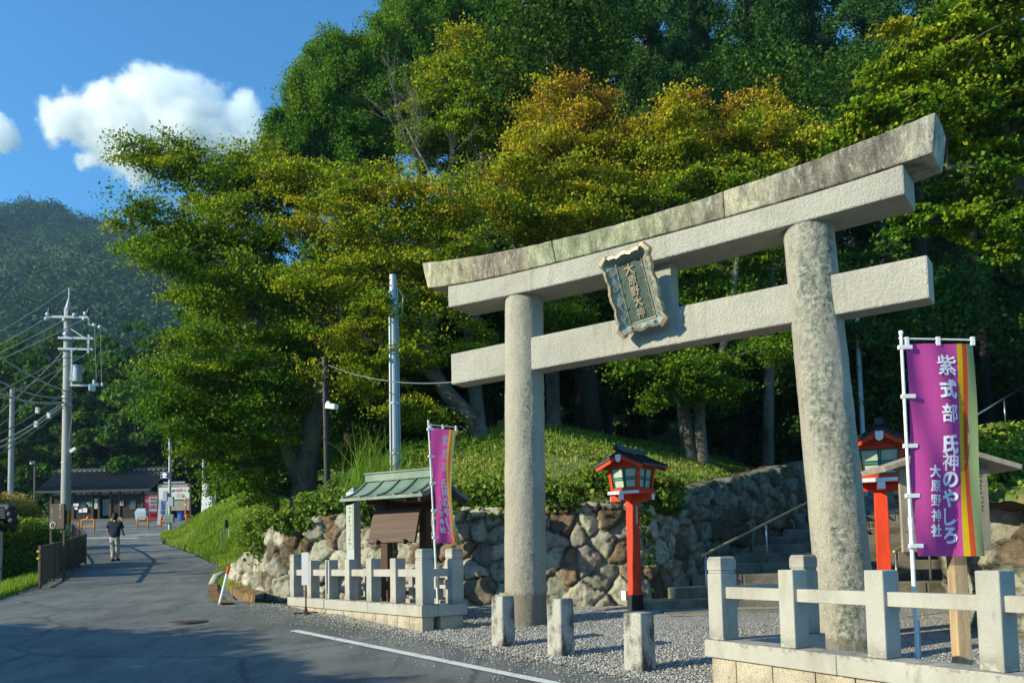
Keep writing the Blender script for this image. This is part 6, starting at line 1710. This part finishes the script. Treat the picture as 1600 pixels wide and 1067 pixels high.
# T4: maple turning rust in the middle
q = P(865, 690, 23); bz = gz(q.x, 23) - .2
tr = [[(Vector((q.x, 23, bz)), .24)] + pxpath([(865, 640), (862, 560), (870, 470), (890, 380), (900, 300), (910, 220)], 23, 23, .2, .05), pxpath([(868, 500), (820, 420), (790, 350), (770, 300)], 23, 22.4, .12, .03), pxpath([(885, 400), (950, 330), (980, 270)], 23, 22.5, .1, .03)]
T4 = [(870, 160, 55, 28, 22.5, .9), (940, 150, 40, 22, 22.6, .8), (850, 215, 55, 40, 22.4, 1.3), (930, 215, 75, 45, 22.6, 1.5), (985, 240, 60, 40, 22.7, 1.3), (800, 265, 50, 32, 22, 1.1), (870, 290, 80, 40, 22, 1.5), (790, 325, 60, 35, 21.8, 1.2), (960, 305, 80, 40, 22.2, 1.5), (860, 350, 80, 30, 22, 1.3), (940, 360, 60, 30, 22.2, 1.2), (900, 430, 50, 26, 22.4, 1), (880, 490, 45, 40, 22.8, 1)]
build_tree('maple_tree', 'maple turning rust and orange at its top, behind the middle of the gate', 'tree', (q.x, 23, bz), tr, pads_from(T4, 1.9), None, M['maple'], M['bark'], 420, .072, .47, .58, .13)
# T5: olive maple, twin curved trunks
q = P(1080, 668, 21.8); bz = gz(q.x, 21.8) - .2
tr = [[(Vector((q.x - .05, 21.8, bz)), .2)] + pxpath([(1068, 640), (1055, 600), (1030, 560), (1010, 530), (1000, 470), (1010, 400), (1030, 300)], 21.8, 21.6, .17, .05),
      [(Vector((q.x + .25, 21.8, bz)), .2)] + pxpath([(1092, 640), (1105, 605), (1125, 560), (1140, 500), (1150, 420), (1170, 330), (1180, 250)], 21.8, 22.4, .16, .04), pxpath([(1090, 640), (1087, 580), (1092, 520), (1120, 420), (1220, 330)], 22, 23, .13, .04)]
T5 = [(1055, 160, 45, 30, 22.4, .9), (1035, 225, 70, 45, 22.3, 1.4), (1070, 250, 60, 40, 22.4, 1.2), (1140, 190, 40, 28, 22.8, .8), (1195, 165, 40, 25, 23, .8), (1170, 225, 75, 40, 22.7, 1.4), (1110, 290, 90, 40, 22.2, 1.6), (1230, 250, 70, 50, 22.8, 1.4), (1190, 300, 80, 40, 22.4, 1.5), (1280, 230, 45, 35, 22.8, 1), (1270, 300, 50, 40, 22.6, 1.1), (1060, 330, 70, 30, 22, 1.2)]
build_tree('maple_tree', 'olive and orange maple on twin curved trunks behind the right half of the gate', 'tree', (q.x, 21.8, bz), tr, pads_from(T5, 2.0), None, M['maple'], M['bark'], 420, .072, .43, .50, .13)
# green young maple below the tie beam
q = P(1195, 648, 24); bz = gz(q.x, 24) - .2
tr = [[(Vector((q.x, 24, bz)), .15)] + pxpath([(1200, 600), (1205, 540), (1195, 490), (1180, 440)], 24, 24, .12, .06), pxpath([(1205, 540), (1215, 490), (1230, 420)], 24, 24, .07, .03)]
TG = [(1010, 575, 55, 18, 20.6, .8), (1075, 590, 60, 22, 20.8, .9), (1040, 620, 45, 14, 20.8, .7), (1110, 570, 60, 20, 21, .9), (1170, 555, 55, 18, 21.5, .9), (1060, 545, 60, 20, 21, .9), (1140, 610, 40, 14, 21.4, .7), (985, 555, 40, 20, 21, .8), (1210, 540, 45, 16, 22, .8), (1150, 460, 60, 25, 22.5, 1), (1100, 430, 60, 25, 22.5, 1), (1060, 470, 50, 25, 22.6, 1), (1170, 400, 60, 25, 22.8, 1)]
build_tree('maple_tree', 'fresh green young maple in layered sprays seen under the tie beam', 'tree', (q.x, 24, bz), tr, pads_from(TG, 2.2), None, M['maple'], M['bark'], 480, .068, .10, .1, .08)
# T6: maple at the right edge, close
q = Vector((9.1, 13.8, 0)); bz = gz(q.x, q.y) - .2
def V3(px, py, Y): return P(px, py, Y)
tr = [[(Vector((q.x, q.y, bz)), .26), (Vector((q.x - .1, q.y, bz + 1.2)), .22), (V3(1640, 420, 13.6), .18), (V3(1600, 330, 13.4), .15), (V3(1575, 250, 13.2), .11), (V3(1560, 150, 13), .08), (V3(1540, 60, 13), .04)],
      [(V3(1605, 340, 13.4), .12), (V3(1560, 290, 13), .09), (V3(1530, 262, 12.8), .07), (V3(1480, 262, 12.6), .04)],
      [(V3(1620, 380, 13.5), .12), (V3(1560, 335, 13.2), .08), (V3(1500, 345, 13), .06), (V3(1430, 345, 12.8), .03)],
      [(V3(1580, 240, 13.2), .10), (V3(1580, 100, 13.2), .07), (V3(1510, 65, 12.9), .05), (V3(1450, 40, 12.7), .03)]]
T6 = [(1440, 75, 75, 50, 12.7, 1), (1520, 40, 90, 50, 12.8, 1.1), (1600, 60, 80, 60, 13, 1.2), (1400, 140, 60, 40, 12.6, .9), (1345, 185, 40, 26, 12.5, .6), (1480, 140, 80, 45, 12.7, 1), (1570, 150, 70, 50, 12.9, 1), (1405, 195, 55, 30, 12.5, .7), (1500, 195, 60, 30, 12.6, .8), (1565, 225, 60, 26, 12.8, .8), (1520, 290, 60, 30, 12.9, .8), (1590, 320, 60, 40, 13, .9), (1500, 345, 70, 22, 13, .8), (1430, 340, 55, 14, 12.9, .5), (1560, 380, 60, 22, 13.1, .7), (1640, 180, 60, 120, 13.2, 1.2), (1660, 340, 60, 60, 13.4, 1), (1370, 250, 40, 18, 12.9, .5), (1330, 225, 30, 16, 12.8, .4)]
build_tree('maple_tree', 'bright yellow green maple overhanging from the right edge above the gate', 'tree', (q.x, q.y, bz), tr, pads_from(T6, 5.2), None, M['maple'], M['bark'], 330, .066, .20, .22, .16, pad_r=(.26, .6), twigs=1)
# T3: tall yellow green trees up the slope
q = P(760, 640, 29); bz = gz(q.x, 29) - .2
tr = [[(Vector((q.x, 29, bz)), .28)] + pxpath([(762, 500), (765, 350), (770, 200), (775, 110)], 29, 29, .22, .05), pxpath([(765, 300), (720, 200), (700, 120)], 29, 28.5, .1, .03), pxpath([(768, 260), (830, 160), (850, 90)], 29, 28.6, .1, .03)]
T3 = [(690, 105, 45, 32, 28, 1.2), (735, 75, 50, 35, 28.3, 1.3), (800, 60, 70, 40, 28.4, 1.6), (870, 70, 70, 40, 28.6, 1.6), (930, 60, 55, 30, 28.8, 1.4), (700, 160, 60, 40, 28, 1.5), (770, 130, 75, 45, 28, 1.7), (840, 130, 60, 40, 28.2, 1.4), (740, 205, 75, 40, 28, 1.6), (690, 230, 50, 36, 28.2, 1.3), (800, 205, 60, 36, 28.2, 1.4), (760, 260, 70, 36, 28.4, 1.4), (660, 200, 40, 40, 28.6, 1.2)]
build_tree('maple_tree', 'tall yellow green maple behind the others, below the dark cedars', 'tree', (q.x, 29, bz), tr, pads_from(T3, 1.25), None, M['maple'], M['bark'], 520, .085, .30, .2, .12, pad_r=(.6, 1.15))
M['bark_twig'] = mat('twig_bark', (.15, .13, .105), .9, .25, 4, 30, .3)
# bare twiggy tree
q = P(745, 660, 22.5); bz = gz(q.x, 22.5) - .2
o = thing('bare_tree', 'nearly leafless grey twiggy tree standing out among the yellow maples', 'tree', (q.x, 22.5, bz))
b = MB(); b.tube([Vector((q.x, 22.5, bz))] + [P(x, y, 22) for x, y in ((735, 560), (720, 420), (700, 310), (660, 250), (635, 200))], [.12, .10, .075, .055, .035, .02], 7)
def twig(p, d, L, r, lev):
    e = p + d * L; m = (p + e) / 2 + Vector(rng.normal(0, .06, 3)) * L
    b.tube([p, m, e], [r, r * .8, r * .5], 4 if lev > 0 else 5, 0, False)
    if lev < 3:
        for k in range(4 if lev < 2 else 3):
            t = rng.uniform(.35, 1); dd = (d + Vector(rng.normal(0, .55, 3)) + Vector((0, 0, .15))).normalized()
            twig(p + (e - p) * t, dd, L * rng.uniform(.5, .75), r * .55, lev + 1)
for x, y, dx, dz in ((700, 310, -.5, .7), (690, 300, .3, .9), (660, 250, -.6, .6), (650, 225, .1, 1), (635, 200, -.3, .9), (715, 390, .7, .55), (715, 380, -.8, .4), (700, 330, .8, .5)):
    twig(P(x, y, 22), Vector((dx, rng.uniform(-.5, .2), dz)).normalized(), 1.15, .024, 0)
b.build('trunk', M['bark_twig'], o, smooth=True)

# conifer on the left shoulder of the wood
def conifer_pads(blobs, dens): return pads_from(blobs, dens)
q = P(560, 640, 37); bz = gz(q.x, 37) - .3
tr = [[(Vector((q.x, 37, bz)), .4)] + pxpath([(560, 450), (560, 250), (565, 60)], 37, 37, .3, .05)]
T7 = [(445, 215, 32, 45, 36.5, 1.2), (470, 160, 40, 50, 36.6, 1.5), (515, 105, 40, 45, 36.8, 1.6), (560, 120, 60, 60, 36.8, 2), (500, 190, 60, 55, 36.3, 2), (570, 210, 60, 50, 36.4, 2), (600, 90, 45, 45, 37, 1.8), (640, 60, 45, 40, 37.4, 1.8), (620, 160, 60, 60, 37, 2), (480, 250, 60, 35, 36.6, 1.8), (560, 270, 60, 35, 37, 2), (665, 120, 50, 60, 37.6, 1.8), (425, 240, 25, 25, 36.6, .8)]
build_tree('conifer_tree', 'broad bright green conifer on the skyline left of the wood', 'tree', (q.x, 37, bz), tr, pads_from(T7, 1.25), None, M['conifer'], M['bark_dark'], 800, .115, .6, .2, .2, flat=.75, pad_r=(.5, .95), droop=-.1, upness=.25, aspect=.45)
q = P(660, 640, 42); bz = gz(q.x, 42) - .3
tr = [[(Vector((q.x, 42, bz)), .45)] + pxpath([(660, 400), (660, 150), (665, -40)], 42, 42, .34, .05)]
T8 = [(630, 40, 35, 45, 41.5, 1.6), (660, 0, 45, 40, 41.6, 1.8), (700, 30, 60, 45, 41.8, 2), (745, -10, 60, 40, 42, 2), (610, 75, 22, 24, 41.6, 1), (690, 80, 60, 40, 41.6, 2), (720, -50, 80, 40, 42, 2), (660, 130, 60, 40, 42, 2)]
build_tree('conifer_tree', 'dark pointed conifer whose top meets the sky at the upper edge', 'tree', (q.x, 42, bz), tr, pads_from(T8, 1.2), None, M['conifer'], M['bark_dark'], 800, .12, .4, .2, .2, flat=.75, pad_r=(.55, 1.0), droop=-.1, upness=.25, aspect=.45)

# cedars: one built, the rest copied
def cedar(h=26):
    tr = [[(Vector((0, 0, -1)), .52), (Vector((0, 0, h * .3)), .40), (Vector((0, 0, h * .7)), .22), (Vector((0, 0, h)), .04)]]
    pads = []
    z = h * .34
    while z < h:
        f = (h - z) / (h * .66); R_ = 3.4 * f ** .7 + .25
        for k in range(max(3, int(7 * f + 3))):
            a = rng.uniform(0, 6.28)
            for rr in np.arange(.5, R_, 1.0): pads.append((math.cos(a) * rr, math.sin(a) * rr, z - rr * .28 + rng.normal(0, .2)))
        z += .85
    return build_tree('cedar_tree', 'tall dark cedar of the wood behind the gate', 'tree', (0, 0, 0), tr, pads, None, M['cedar'], M['bark_dark'], 300, .16, .4, .2, .25, flat=.9, pad_r=(.45, .85), droop=.3, upness=.1, twigs=0, aspect=.4)
ced = cedar()
CG = 'dark cedars of the wood behind the gate'
ced['group'] = CG
spots = [(770, 46), (850, 40), (940, 43), (1030, 38), (1120, 45), (1200, 39), (1290, 42), (1380, 37), (1470, 42), (1560, 36), (1660, 40), (1800, 40), (900, 54), (1080, 54), (1250, 53), (1420, 52)]
for i, (px, Y) in enumerate(spots):
    q = P(px, 640, Y); z = gz(q.x, Y) - .2
    loc = (q.x, Y, z); s = rng.uniform(.9, 1.2)
    if i == 0: ced.location = loc; ced.rotation_euler = (0, 0, 1); ced.scale = (s, s, s); ced['label'] = 'tall dark cedar at the left end of the row, right of the pointed conifer'
    else: dup(ced, loc, rng.uniform(0, 6.28), 'tall dark cedar in the shaded wood behind the gate', CG, (s, s, s * rng.uniform(.95, 1.1)))
# dark old trunks in the wood, crowns above the picture
# evergreen broadleaf trees filling the wood
def evergreen(label, seed_h, w, per=480, ls=.12, npad=100, bush=False, m='broad'):
    h = seed_h
    tr = [[(Vector((0, 0, -.5)), .2), (Vector((.1, 0, h * .35)), .16), (Vector((-.1, .1, h * .8)), .06)]]
    pads = []
    for q in unit_blob_points(npad):
        z = h * .58 + q[2] * h * .44
        if bush: z = h * .5 + q[2] * h * .5
        pads.append((q[0] * w, q[1] * w, max(.2, z)))
    return build_tree('evergreen_tree', label, 'tree', (0, 0, 0), tr, pads, None, M[m], M['bark_dark'], per, ls, .35, .35, .22, flat=.6, pad_r=(.5, 1.0), upness=.5)
ev = evergreen('dark evergreen tree in the shade of the wood behind the gate', 8.5, 2.6)
EG = 'dark evergreen trees in the shaded wood'
ev['group'] = EG
espots = [(540, 26), (610, 28), (690, 27), (770, 30), (830, 28.5), (950, 27.5), (1000, 31), (900, 33), (1100, 30), (1180, 32), (1260, 29), (1340, 31), (1300, 35), (1430, 33), (1520, 35), (1600, 33), (560, 33), (660, 35), (760, 37), (860, 38), (1380, 27.5), (430, 30), (480, 34), (1600, 41), (1640, 46), (1580, 48), (1680, 30), (1760, 26), (1850, 31), (1720, 37)]
for i, (px, Y) in enumerate(espots):
    q = P(px, 640, Y); z = gz(q.x, Y) - .2; s = rng.uniform(.85, 1.2)
    if i == 0: ev.location = (q.x, Y, z); ev['label'] = 'dark evergreen tree behind the black camera pole'
    else: dup(ev, (q.x, Y, z), rng.uniform(0, 6.28), 'dark evergreen tree in the shaded wood behind the gate', EG, (s, s, s))
# bare lower trunks visible in the dark
def trunk_only(px, Y, r, lab, m='bark_dark', h=14, lean=0.0):
    q = P(px, 660, Y); z = gz(q.x, Y)
    o = thing('forest_tree', lab, 'tree', (q.x, Y, z - .2))
    b = MB(); pts = [Vector((lean * t * h + .12 * math.sin(t * 5 + px), 0, h * t)) for t in np.linspace(0, 1, 9)]
    b.tube(pts, [r * (1.35 if i == 0 else 1.05 - .5 * i / 8) for i in range(9)], 12); b.build('trunk', M[m], o, world=False, smooth=True)
    e = pts[-1]; n = 16000; C = unit_blob_points(n) * np.array([2.6, 2.6, 2.2]) + np.array([e.x, e.y, e.z]); keep = vnoise(C[:, 0] + C[:, 2], C[:, 1] + C[:, 2] * .7, .8, 3) > -.08; C = C[keep]
    link('crown', leaves_mesh('crown', C, rng.uniform(.09, .17, len(C)), rng.normal(size=(len(C), 3)) + np.array([0, 0, .5]), .6, np.clip(rng.normal(.4, .2, len(C)), 0, 1)), M['broad'], o)
trunk_only(912, 25, .36, 'thick dark cedar trunk between the left gate pillar and the twin trunks')
trunk_only(872, 24.2, .15, 'slender grey trunk just right of the left gate pillar', 'bark', 12)
trunk_only(1205, 26, .13, 'slender pale trunk in the dark wood left of the right gate pillar', 'bark', 12, .01)
trunk_only(1155, 30, .30, 'dark thick trunk deep in the wood under the tie beam')
trunk_only(1395, 28, .22, 'dark trunk in the wood behind the purple banner')
trunk_only(1450, 31, .26, 'dark trunk deep in the wood right of the purple banner top')
trunk_only(1540, 29, .2, 'dark trunk in the wood above the upper steps')
trunk_only(1265, 33, .25, 'dark trunk deep in the wood behind the right gate pillar')

# shrubs on the mound and by the path
def shrub(name, label, c, r, n, ls, m, tint0=.4, tn=.2, cat='shrub'):
    c = Vector(c); C = unit_blob_points(n) * np.array(r); keep = vnoise(C[:, 0] * 1.3 + C[:, 2], C[:, 1] + C[:, 2], .28, 3) > -.22; C = C[keep]
    o = thing(name, label, cat, c)
    b = MB()
    for k in range(10):
        d = Vector(rng.normal(0, .6, 3)); d.z = abs(d.z) + .3; b.tube([(0, 0, -r[2]), (d.x * r[0] * .5, d.y * r[1] * .5, 0)], [.03, .01], 5)
    b.build('stem', M['bark_dark'], o, world=False)
    hz = C[:, 2] / r[2]
    link('foliage', leaves_mesh('foliage', C, ls * rng.uniform(.6, 1.3, len(C)), rng.normal(size=(len(C), 3)) * .7 + C / np.array(r), .6, np.clip(rng.normal(tint0, tn, len(C)) + .25 * hz, 0, 1)), m, o)
    return o
q = P(1000, 800, 15.6); 
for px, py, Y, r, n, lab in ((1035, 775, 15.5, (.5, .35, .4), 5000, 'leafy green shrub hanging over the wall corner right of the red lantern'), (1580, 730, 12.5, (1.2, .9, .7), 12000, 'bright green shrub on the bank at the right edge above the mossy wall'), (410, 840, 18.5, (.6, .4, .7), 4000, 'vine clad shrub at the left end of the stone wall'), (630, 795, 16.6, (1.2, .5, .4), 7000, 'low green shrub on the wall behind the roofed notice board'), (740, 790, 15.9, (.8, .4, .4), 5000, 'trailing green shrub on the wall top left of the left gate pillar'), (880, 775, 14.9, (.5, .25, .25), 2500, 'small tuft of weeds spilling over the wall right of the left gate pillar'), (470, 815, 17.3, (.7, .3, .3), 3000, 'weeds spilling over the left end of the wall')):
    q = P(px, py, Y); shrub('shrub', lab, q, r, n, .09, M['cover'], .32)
# tall susuki grass
q = P(575, 790, 17.9); z0 = gz(q.x, 17.9)
o = thing('pampas_grass', 'tuft of long arching grass blades behind the roofed notice board', 'grass tuft', (q.x, 17.9, z0))
n = 150; th = rng.uniform(-.9, .9, n); V = []; Q = []
for i in range(n):
    L = rng.uniform(.6, 1.6); a = rng.normal(.35, .5); y = rng.normal(0, .35); w = .011
    bx = rng.normal(0, .28); by = rng.normal(0, .2); pts = [(bx + L * t * math.sin(a) * t ** .5 + .25 * a * t * t, by + y * t * L * .5, L * t * math.cos(a * .8) - .35 * L * t ** 3 * abs(math.sin(a))) for t in (0, .33, .66, 1)]
    k = len(V)
    for j, p in enumerate(pts): ww = w * (1 - j / 3.3); V += [(p[0] - ww, p[1], p[2]), (p[0] + ww, p[1], p[2])]
    Q += [(k + 2 * j, k + 2 * j + 1, k + 2 * j + 3, k + 2 * j + 2) for j in range(3)]
link('blades', np_mesh('blades', np.array(V), np.array(Q), {'tint': np.repeat(np.clip(rng.normal(.25, .2, n), 0, 1), 3), 'rnd': np.repeat(rng.uniform(.2, 1, n), 3)}), M['grass'], o)

# hedges by the road at left
def hedge(label, pts, r, n, ls, tint0):
    C = []
    for px, py, Y, sx, sz, T in pts:
        c = P(px, py, Y); k = int(n * sx * sz / 4000)
        q = unit_blob_points(k) * np.array([sx * Y / F, T, sz * Y / F]); C.append(q + np.array(c))
    C = np.vstack(C); keep = vnoise(C[:, 0] + C[:, 2] * .5, C[:, 1] + C[:, 2], .4, 6) > -.25; C = C[keep]
    c0 = C.mean(0); c0[2] = C[:, 2].min()
    o = thing('hedge', label, 'hedge', tuple(c0))
    zz = (C[:, 2] - C[:, 2].min()) / np.ptp(C[:, 2])
    link('foliage', leaves_mesh('foliage', C - c0, ls * rng.uniform(.6, 1.3, len(C)), rng.normal(size=(len(C), 3)) * .8 + np.array([-.2, -.3, .6]), .6, np.clip(tint0 + .5 * (zz - .5) + rng.normal(0, .15, len(C)), 0, 1)), M['hedge'], o)
    b = MB()
    for k in range(14): q = C[rng.integers(len(C))] - c0; b.tube([(q[0], q[1], -.4), (q[0] + .05, q[1], q[2])], [.03, .012], 5)
    b.build('stem', M['bark_dark'], o, world=False)
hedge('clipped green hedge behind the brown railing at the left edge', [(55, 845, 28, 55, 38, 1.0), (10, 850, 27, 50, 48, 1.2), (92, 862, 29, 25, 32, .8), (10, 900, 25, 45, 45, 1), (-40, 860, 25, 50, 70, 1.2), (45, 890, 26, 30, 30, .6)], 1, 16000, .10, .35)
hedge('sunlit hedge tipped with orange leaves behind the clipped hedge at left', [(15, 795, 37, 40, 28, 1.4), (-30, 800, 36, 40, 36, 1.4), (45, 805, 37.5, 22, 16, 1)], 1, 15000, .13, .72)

# mid distance wood behind the car park: three kinds, copied
mid = []
for k, (h, w) in enumerate(((11, 3.6), (13, 4.2), (9, 3.8))):
    t = evergreen('tree', h, w, 420, .23, 90, m='woodland'); t.name = 'woodland_tree'; mid.append(t)
WG = 'woodland trees behind the car park'
ms = []
for i in range(62):
    row = i % 5; Y = [73, 81, 90, 101, 114][row] + rng.uniform(-2.5, 2.5); px = -80 + (i // 5) * 43 + rng.uniform(-14, 14) + row * 9
    ms.append((px, Y))
ev_used = [False] * 3
for i, (px, Y) in enumerate(ms):
    q = P(px, 700, Y); k = i % 3; s = rng.uniform(1.0, 1.4) + .12 * (Y > 95); z = gz(q.x, Y) - .3
    lab = 'leafy green tree of the woodland rising behind the tiled rest house'
    if not ev_used[k]:
        ev_used[k] = True; t = mid[k]; t.location = (q.x, Y, z); t['label'] = lab; t['group'] = WG; t.scale = (s, s, s)
    else: dup(mid[k], (q.x, Y, z), rng.uniform(0, 6.28), lab, WG, (s, s, s))
# the reddish tree by the car park
q = P(205, 745, 70)
sh = shrub('red_leaved_tree', 'dull red leaved tree above the roof of the rest house', (q.x, 70, q.z), (3.6, 1.5, 1.6), 5000, .30, leaf_mat('dull_red_leaf', [(0, (.05, .025, .012)), (1, (.13, .05, .03))], .2), .4, .2, 'tree')
b = MB(); b.tube([(0, 0, hr(70) - q.z), (0, 0, 0)], [.16, .08], 8); b.build('trunk', M['bark_dark'], sh, world=False)

# ------------------------------------------------------------------ the far mountain
def mtn(x, y):
    # ridge seen from the road: two shoulders falling to the right
    u = (x + 330) / 200.0
    prof = 200 - 26 * u - 9 * u * u + 9 * np.sin(u * 3.1 + .6) + 7 * np.sin(u * 6.3 + 1.9)
    t = np.clip((y - 190) / 300, 0, 1)
    gl = 10 * np.sin(x / 32 + y / 55) * t + 9 * vnoise(x, y, 60, 4) + 6 * vnoise(x, y, 26, 5)
    return np.maximum(prof, 10) * (t ** .85) + gl * np.clip(t * 4, 0, 1) * .8 + 8
gx = np.arange(-760, 160, 9.0); gy = np.arange(185, 640, 9.0); X, Y = np.meshgrid(gx, gy)
Z = mtn(X, Y) - np.clip(Y - 500, 0, 200) * .5
tag(link('mountain', np_mesh('mountain', np.stack([X.ravel(), Y.ravel(), Z.ravel()], 1), grid_faces(len(gy), len(gx))), M['forest_soil'], smooth=True), kind='structure')
n = 8200
x = rng.uniform(-480, -40, n); y = rng.uniform(195, 512, n)
k = (x / y > -.80) & (x / y < -.10)
x, y = x[k], y[k]; z = mtn(x, y); n = len(x)
rr = rng.uniform(3.4, 6.6, n) * (1 + .35 * (vnoise(x, y, 40, 7) > .1)); hh = rr * rng.uniform(.9, 1.5, n)
per = 210
u = rng.normal(size=(n, per, 3)); u[..., 2] = np.abs(u[..., 2]) * 1.0 - .25; u /= np.linalg.norm(u, axis=2, keepdims=True)
u *= rng.uniform(.72, 1.06, (n, per, 1)) * (1 + .22 * np.sin(u[..., :1] * 7 + np.arange(n)[:, None, None]) * np.sin(u[..., 1:2] * 6 + u[..., 2:3] * 5 + np.arange(n)[:, None, None] * 1.7))
C = np.stack([x, y, z + hh * .45], 1)[:, None, :] + u * np.stack([rr, rr, hh], 1)[:, None, :]
tone = np.clip(.45 + vnoise(x, y, 30, 9) * .9 + rng.normal(0, .2, n), 0, 1)
cs_ = leaves_mesh('forest', C.reshape(-1, 3), np.repeat(rr, per) * rng.uniform(.13, .23, n * per), (u + rng.normal(size=u.shape) * .30 + np.array([-.15, 0, .1])).reshape(-1, 3), .9, np.repeat(tone, per), np.clip(np.repeat(rng.uniform(.2, .8, n), per) + rng.normal(0, .1, n * per), 0, 1))
M['far_wood'] = leaf_mat('far_forest_leaf', [(0, (.012, .045, .010)), (.5, (.026, .075, .013)), (.8, (.05, .105, .022)), (1, (.085, .12, .04))], .1, .8, .08)
tag(link('mountain_forest', cs_, M['far_wood']), kind='stuff')

# ------------------------------------------------------------------ unseen trees added left of the frame, heights set to shade the road
SHADE = [(-14.5, 10, 1.3, .48), (-14.5, 7.6, 1.4, .66), (-14, 5, 1.45, .78), (-13.3, 2.4, 1.3, .88), (-13, -.4, 1.3, .93), (-12.5, -3.5, 1.3, 1.02), (-12, -7, 1.3, 1.1), (-17, 3.5, 1.3, .93), (-17.5, 6.8, 1.3, .80), (-16.5, 0, 1.3, 1.0), (-18, 9.5, 1.1, .6), (-16, -4, 1.3, 1.1), (-20, 1, 1.3, 1.12), (-20, 5, 1.3, .97)]
SWORD = ['low bushy', 'waist thick', 'rounded', 'broad', 'tall broad', 'taller', 'tallest kerbside', 'second row low', 'second row rounded', 'second row broad', 'second row bushy', 'second row tall', 'back row tall', 'back row rounded']
for i, (x, y, sx, sz) in enumerate(SHADE):
    c = dup(ev, (x, y, float(base_z(np.array([x]), np.array([y]))[0]) - .2), rng.uniform(0, 6.28), SWORD[i] + ' evergreen tree added to shade the road, beyond the left edge of the picture', 'added shade trees beyond the left edge', (sx, sx, sz))

# ------------------------------------------------------------------ cloud and haze
def cloud_obj():
    Yc = 900.0
    c = P(243, 203, Yc); m = bpy.data.materials.new('cloud_vapour'); m.use_nodes = True; nt = m.node_tree; nt.nodes.clear()
    out = _n(nt, 'ShaderNodeOutputMaterial'); pv = _n(nt, 'ShaderNodeVolumePrincipled')
    pv.inputs['Color'].default_value = (1, 1, 1, 1); pv.inputs['Anisotropy'].default_value = .0
    tc = _n(nt, 'ShaderNodeTexCoord'); co = tc.outputs['Object']
    # union of puffs in object space (metres), then eroded with noise
    puffs = [(-108, 10, 26), (-80, 14, 38), (-45, 22, 44), (-8, 40, 42), (22, 30, 46), (58, 10, 44), (98, 4, 40), (120, -14, 30), (-58, -12, 34), (-20, -20, 44), (30, -20, 50), (75, -26, 40), (-40, -40, 26), (10, 58, 26), (-75, -30, 20), (110, -32, 28), (-12, -48, 28)]
    n1 = noise_node(nt, .024, 12, .70, co, 0); 
    wv = _n(nt, 'ShaderNodeVectorMath', operation='SUBTRACT'); nt.links.new(n1.outputs['Color'], wv.inputs[0]); wv.inputs[1].default_value = (.5, .5, .5)
    ws = _n(nt, 'ShaderNodeVectorMath', operation='SCALE'); nt.links.new(wv.outputs[0], ws.inputs[0]); ws.inputs['Scale'].default_value = 84
    wp = _n(nt, 'ShaderNodeVectorMath', operation='ADD'); nt.links.new(co, wp.inputs[0]); nt.links.new(ws.outputs[0], wp.inputs[1])
    acc = None
    for x, z, r in puffs:
        d = _n(nt, 'ShaderNodeVectorMath', operation='DISTANCE'); nt.links.new(wp.outputs[0], d.inputs[0]); d.inputs[1].default_value = (x * 1.05, 0, z)
        v = mathn(nt, 'SUBTRACT', 1.0, mathn(nt, 'DIVIDE', d.outputs['Value'], float(r)))
        acc = v if acc is None else mathn(nt, 'MAXIMUM', acc, v)
    dens = mathn(nt, 'MULTIPLY', mathn(nt, 'MULTIPLY', acc, 3.4, True), .085)
    nt.links.new(dens, pv.inputs['Density']); nt.links.new(pv.outputs[0], out.inputs['Volume'])
    b = MB(); b.sphere((-5, 0, 0), (185, 75, 115), 24, 14)
    o = b.build('cloud', m, None, world=False, loc=tuple(c)); o.scale = (.93, 1, .84)
    tag(o, 'puffy white cumulus cloud in the blue sky at upper left', 'cloud')
    m.cycles.volume_step_rate = 1.0
    # the small one at the edge
    c2 = P(-6, 208, Yc); o2 = o.copy(); COL.objects.link(o2); o2.location = c2; o2.scale = (.17, .4, .32); o2['label'] = 'small piece of white cloud at the left edge of the sky'
cloud_obj()
SC.cycles.volume_step_rate = 1.0; SC.cycles.volume_max_steps = 256
HAZE = 0.00026
hm = bpy.data.materials.new('haze'); hm.use_nodes = True; nt = hm.node_tree; nt.nodes.clear()
out = _n(nt, 'ShaderNodeOutputMaterial'); pv = _n(nt, 'ShaderNodeVolumePrincipled'); pv.inputs['Color'].default_value = (.45, .70, 1, 1); pv.inputs['Density'].default_value = HAZE; pv.inputs['Anisotropy'].default_value = .3
nt.links.new(pv.outputs[0], out.inputs['Volume'])
b = MB(); b.box((-200, 250, 120), (1500, 900, 262)); hz = b.build('haze', hm, None)
tag(hz, kind='stuff')
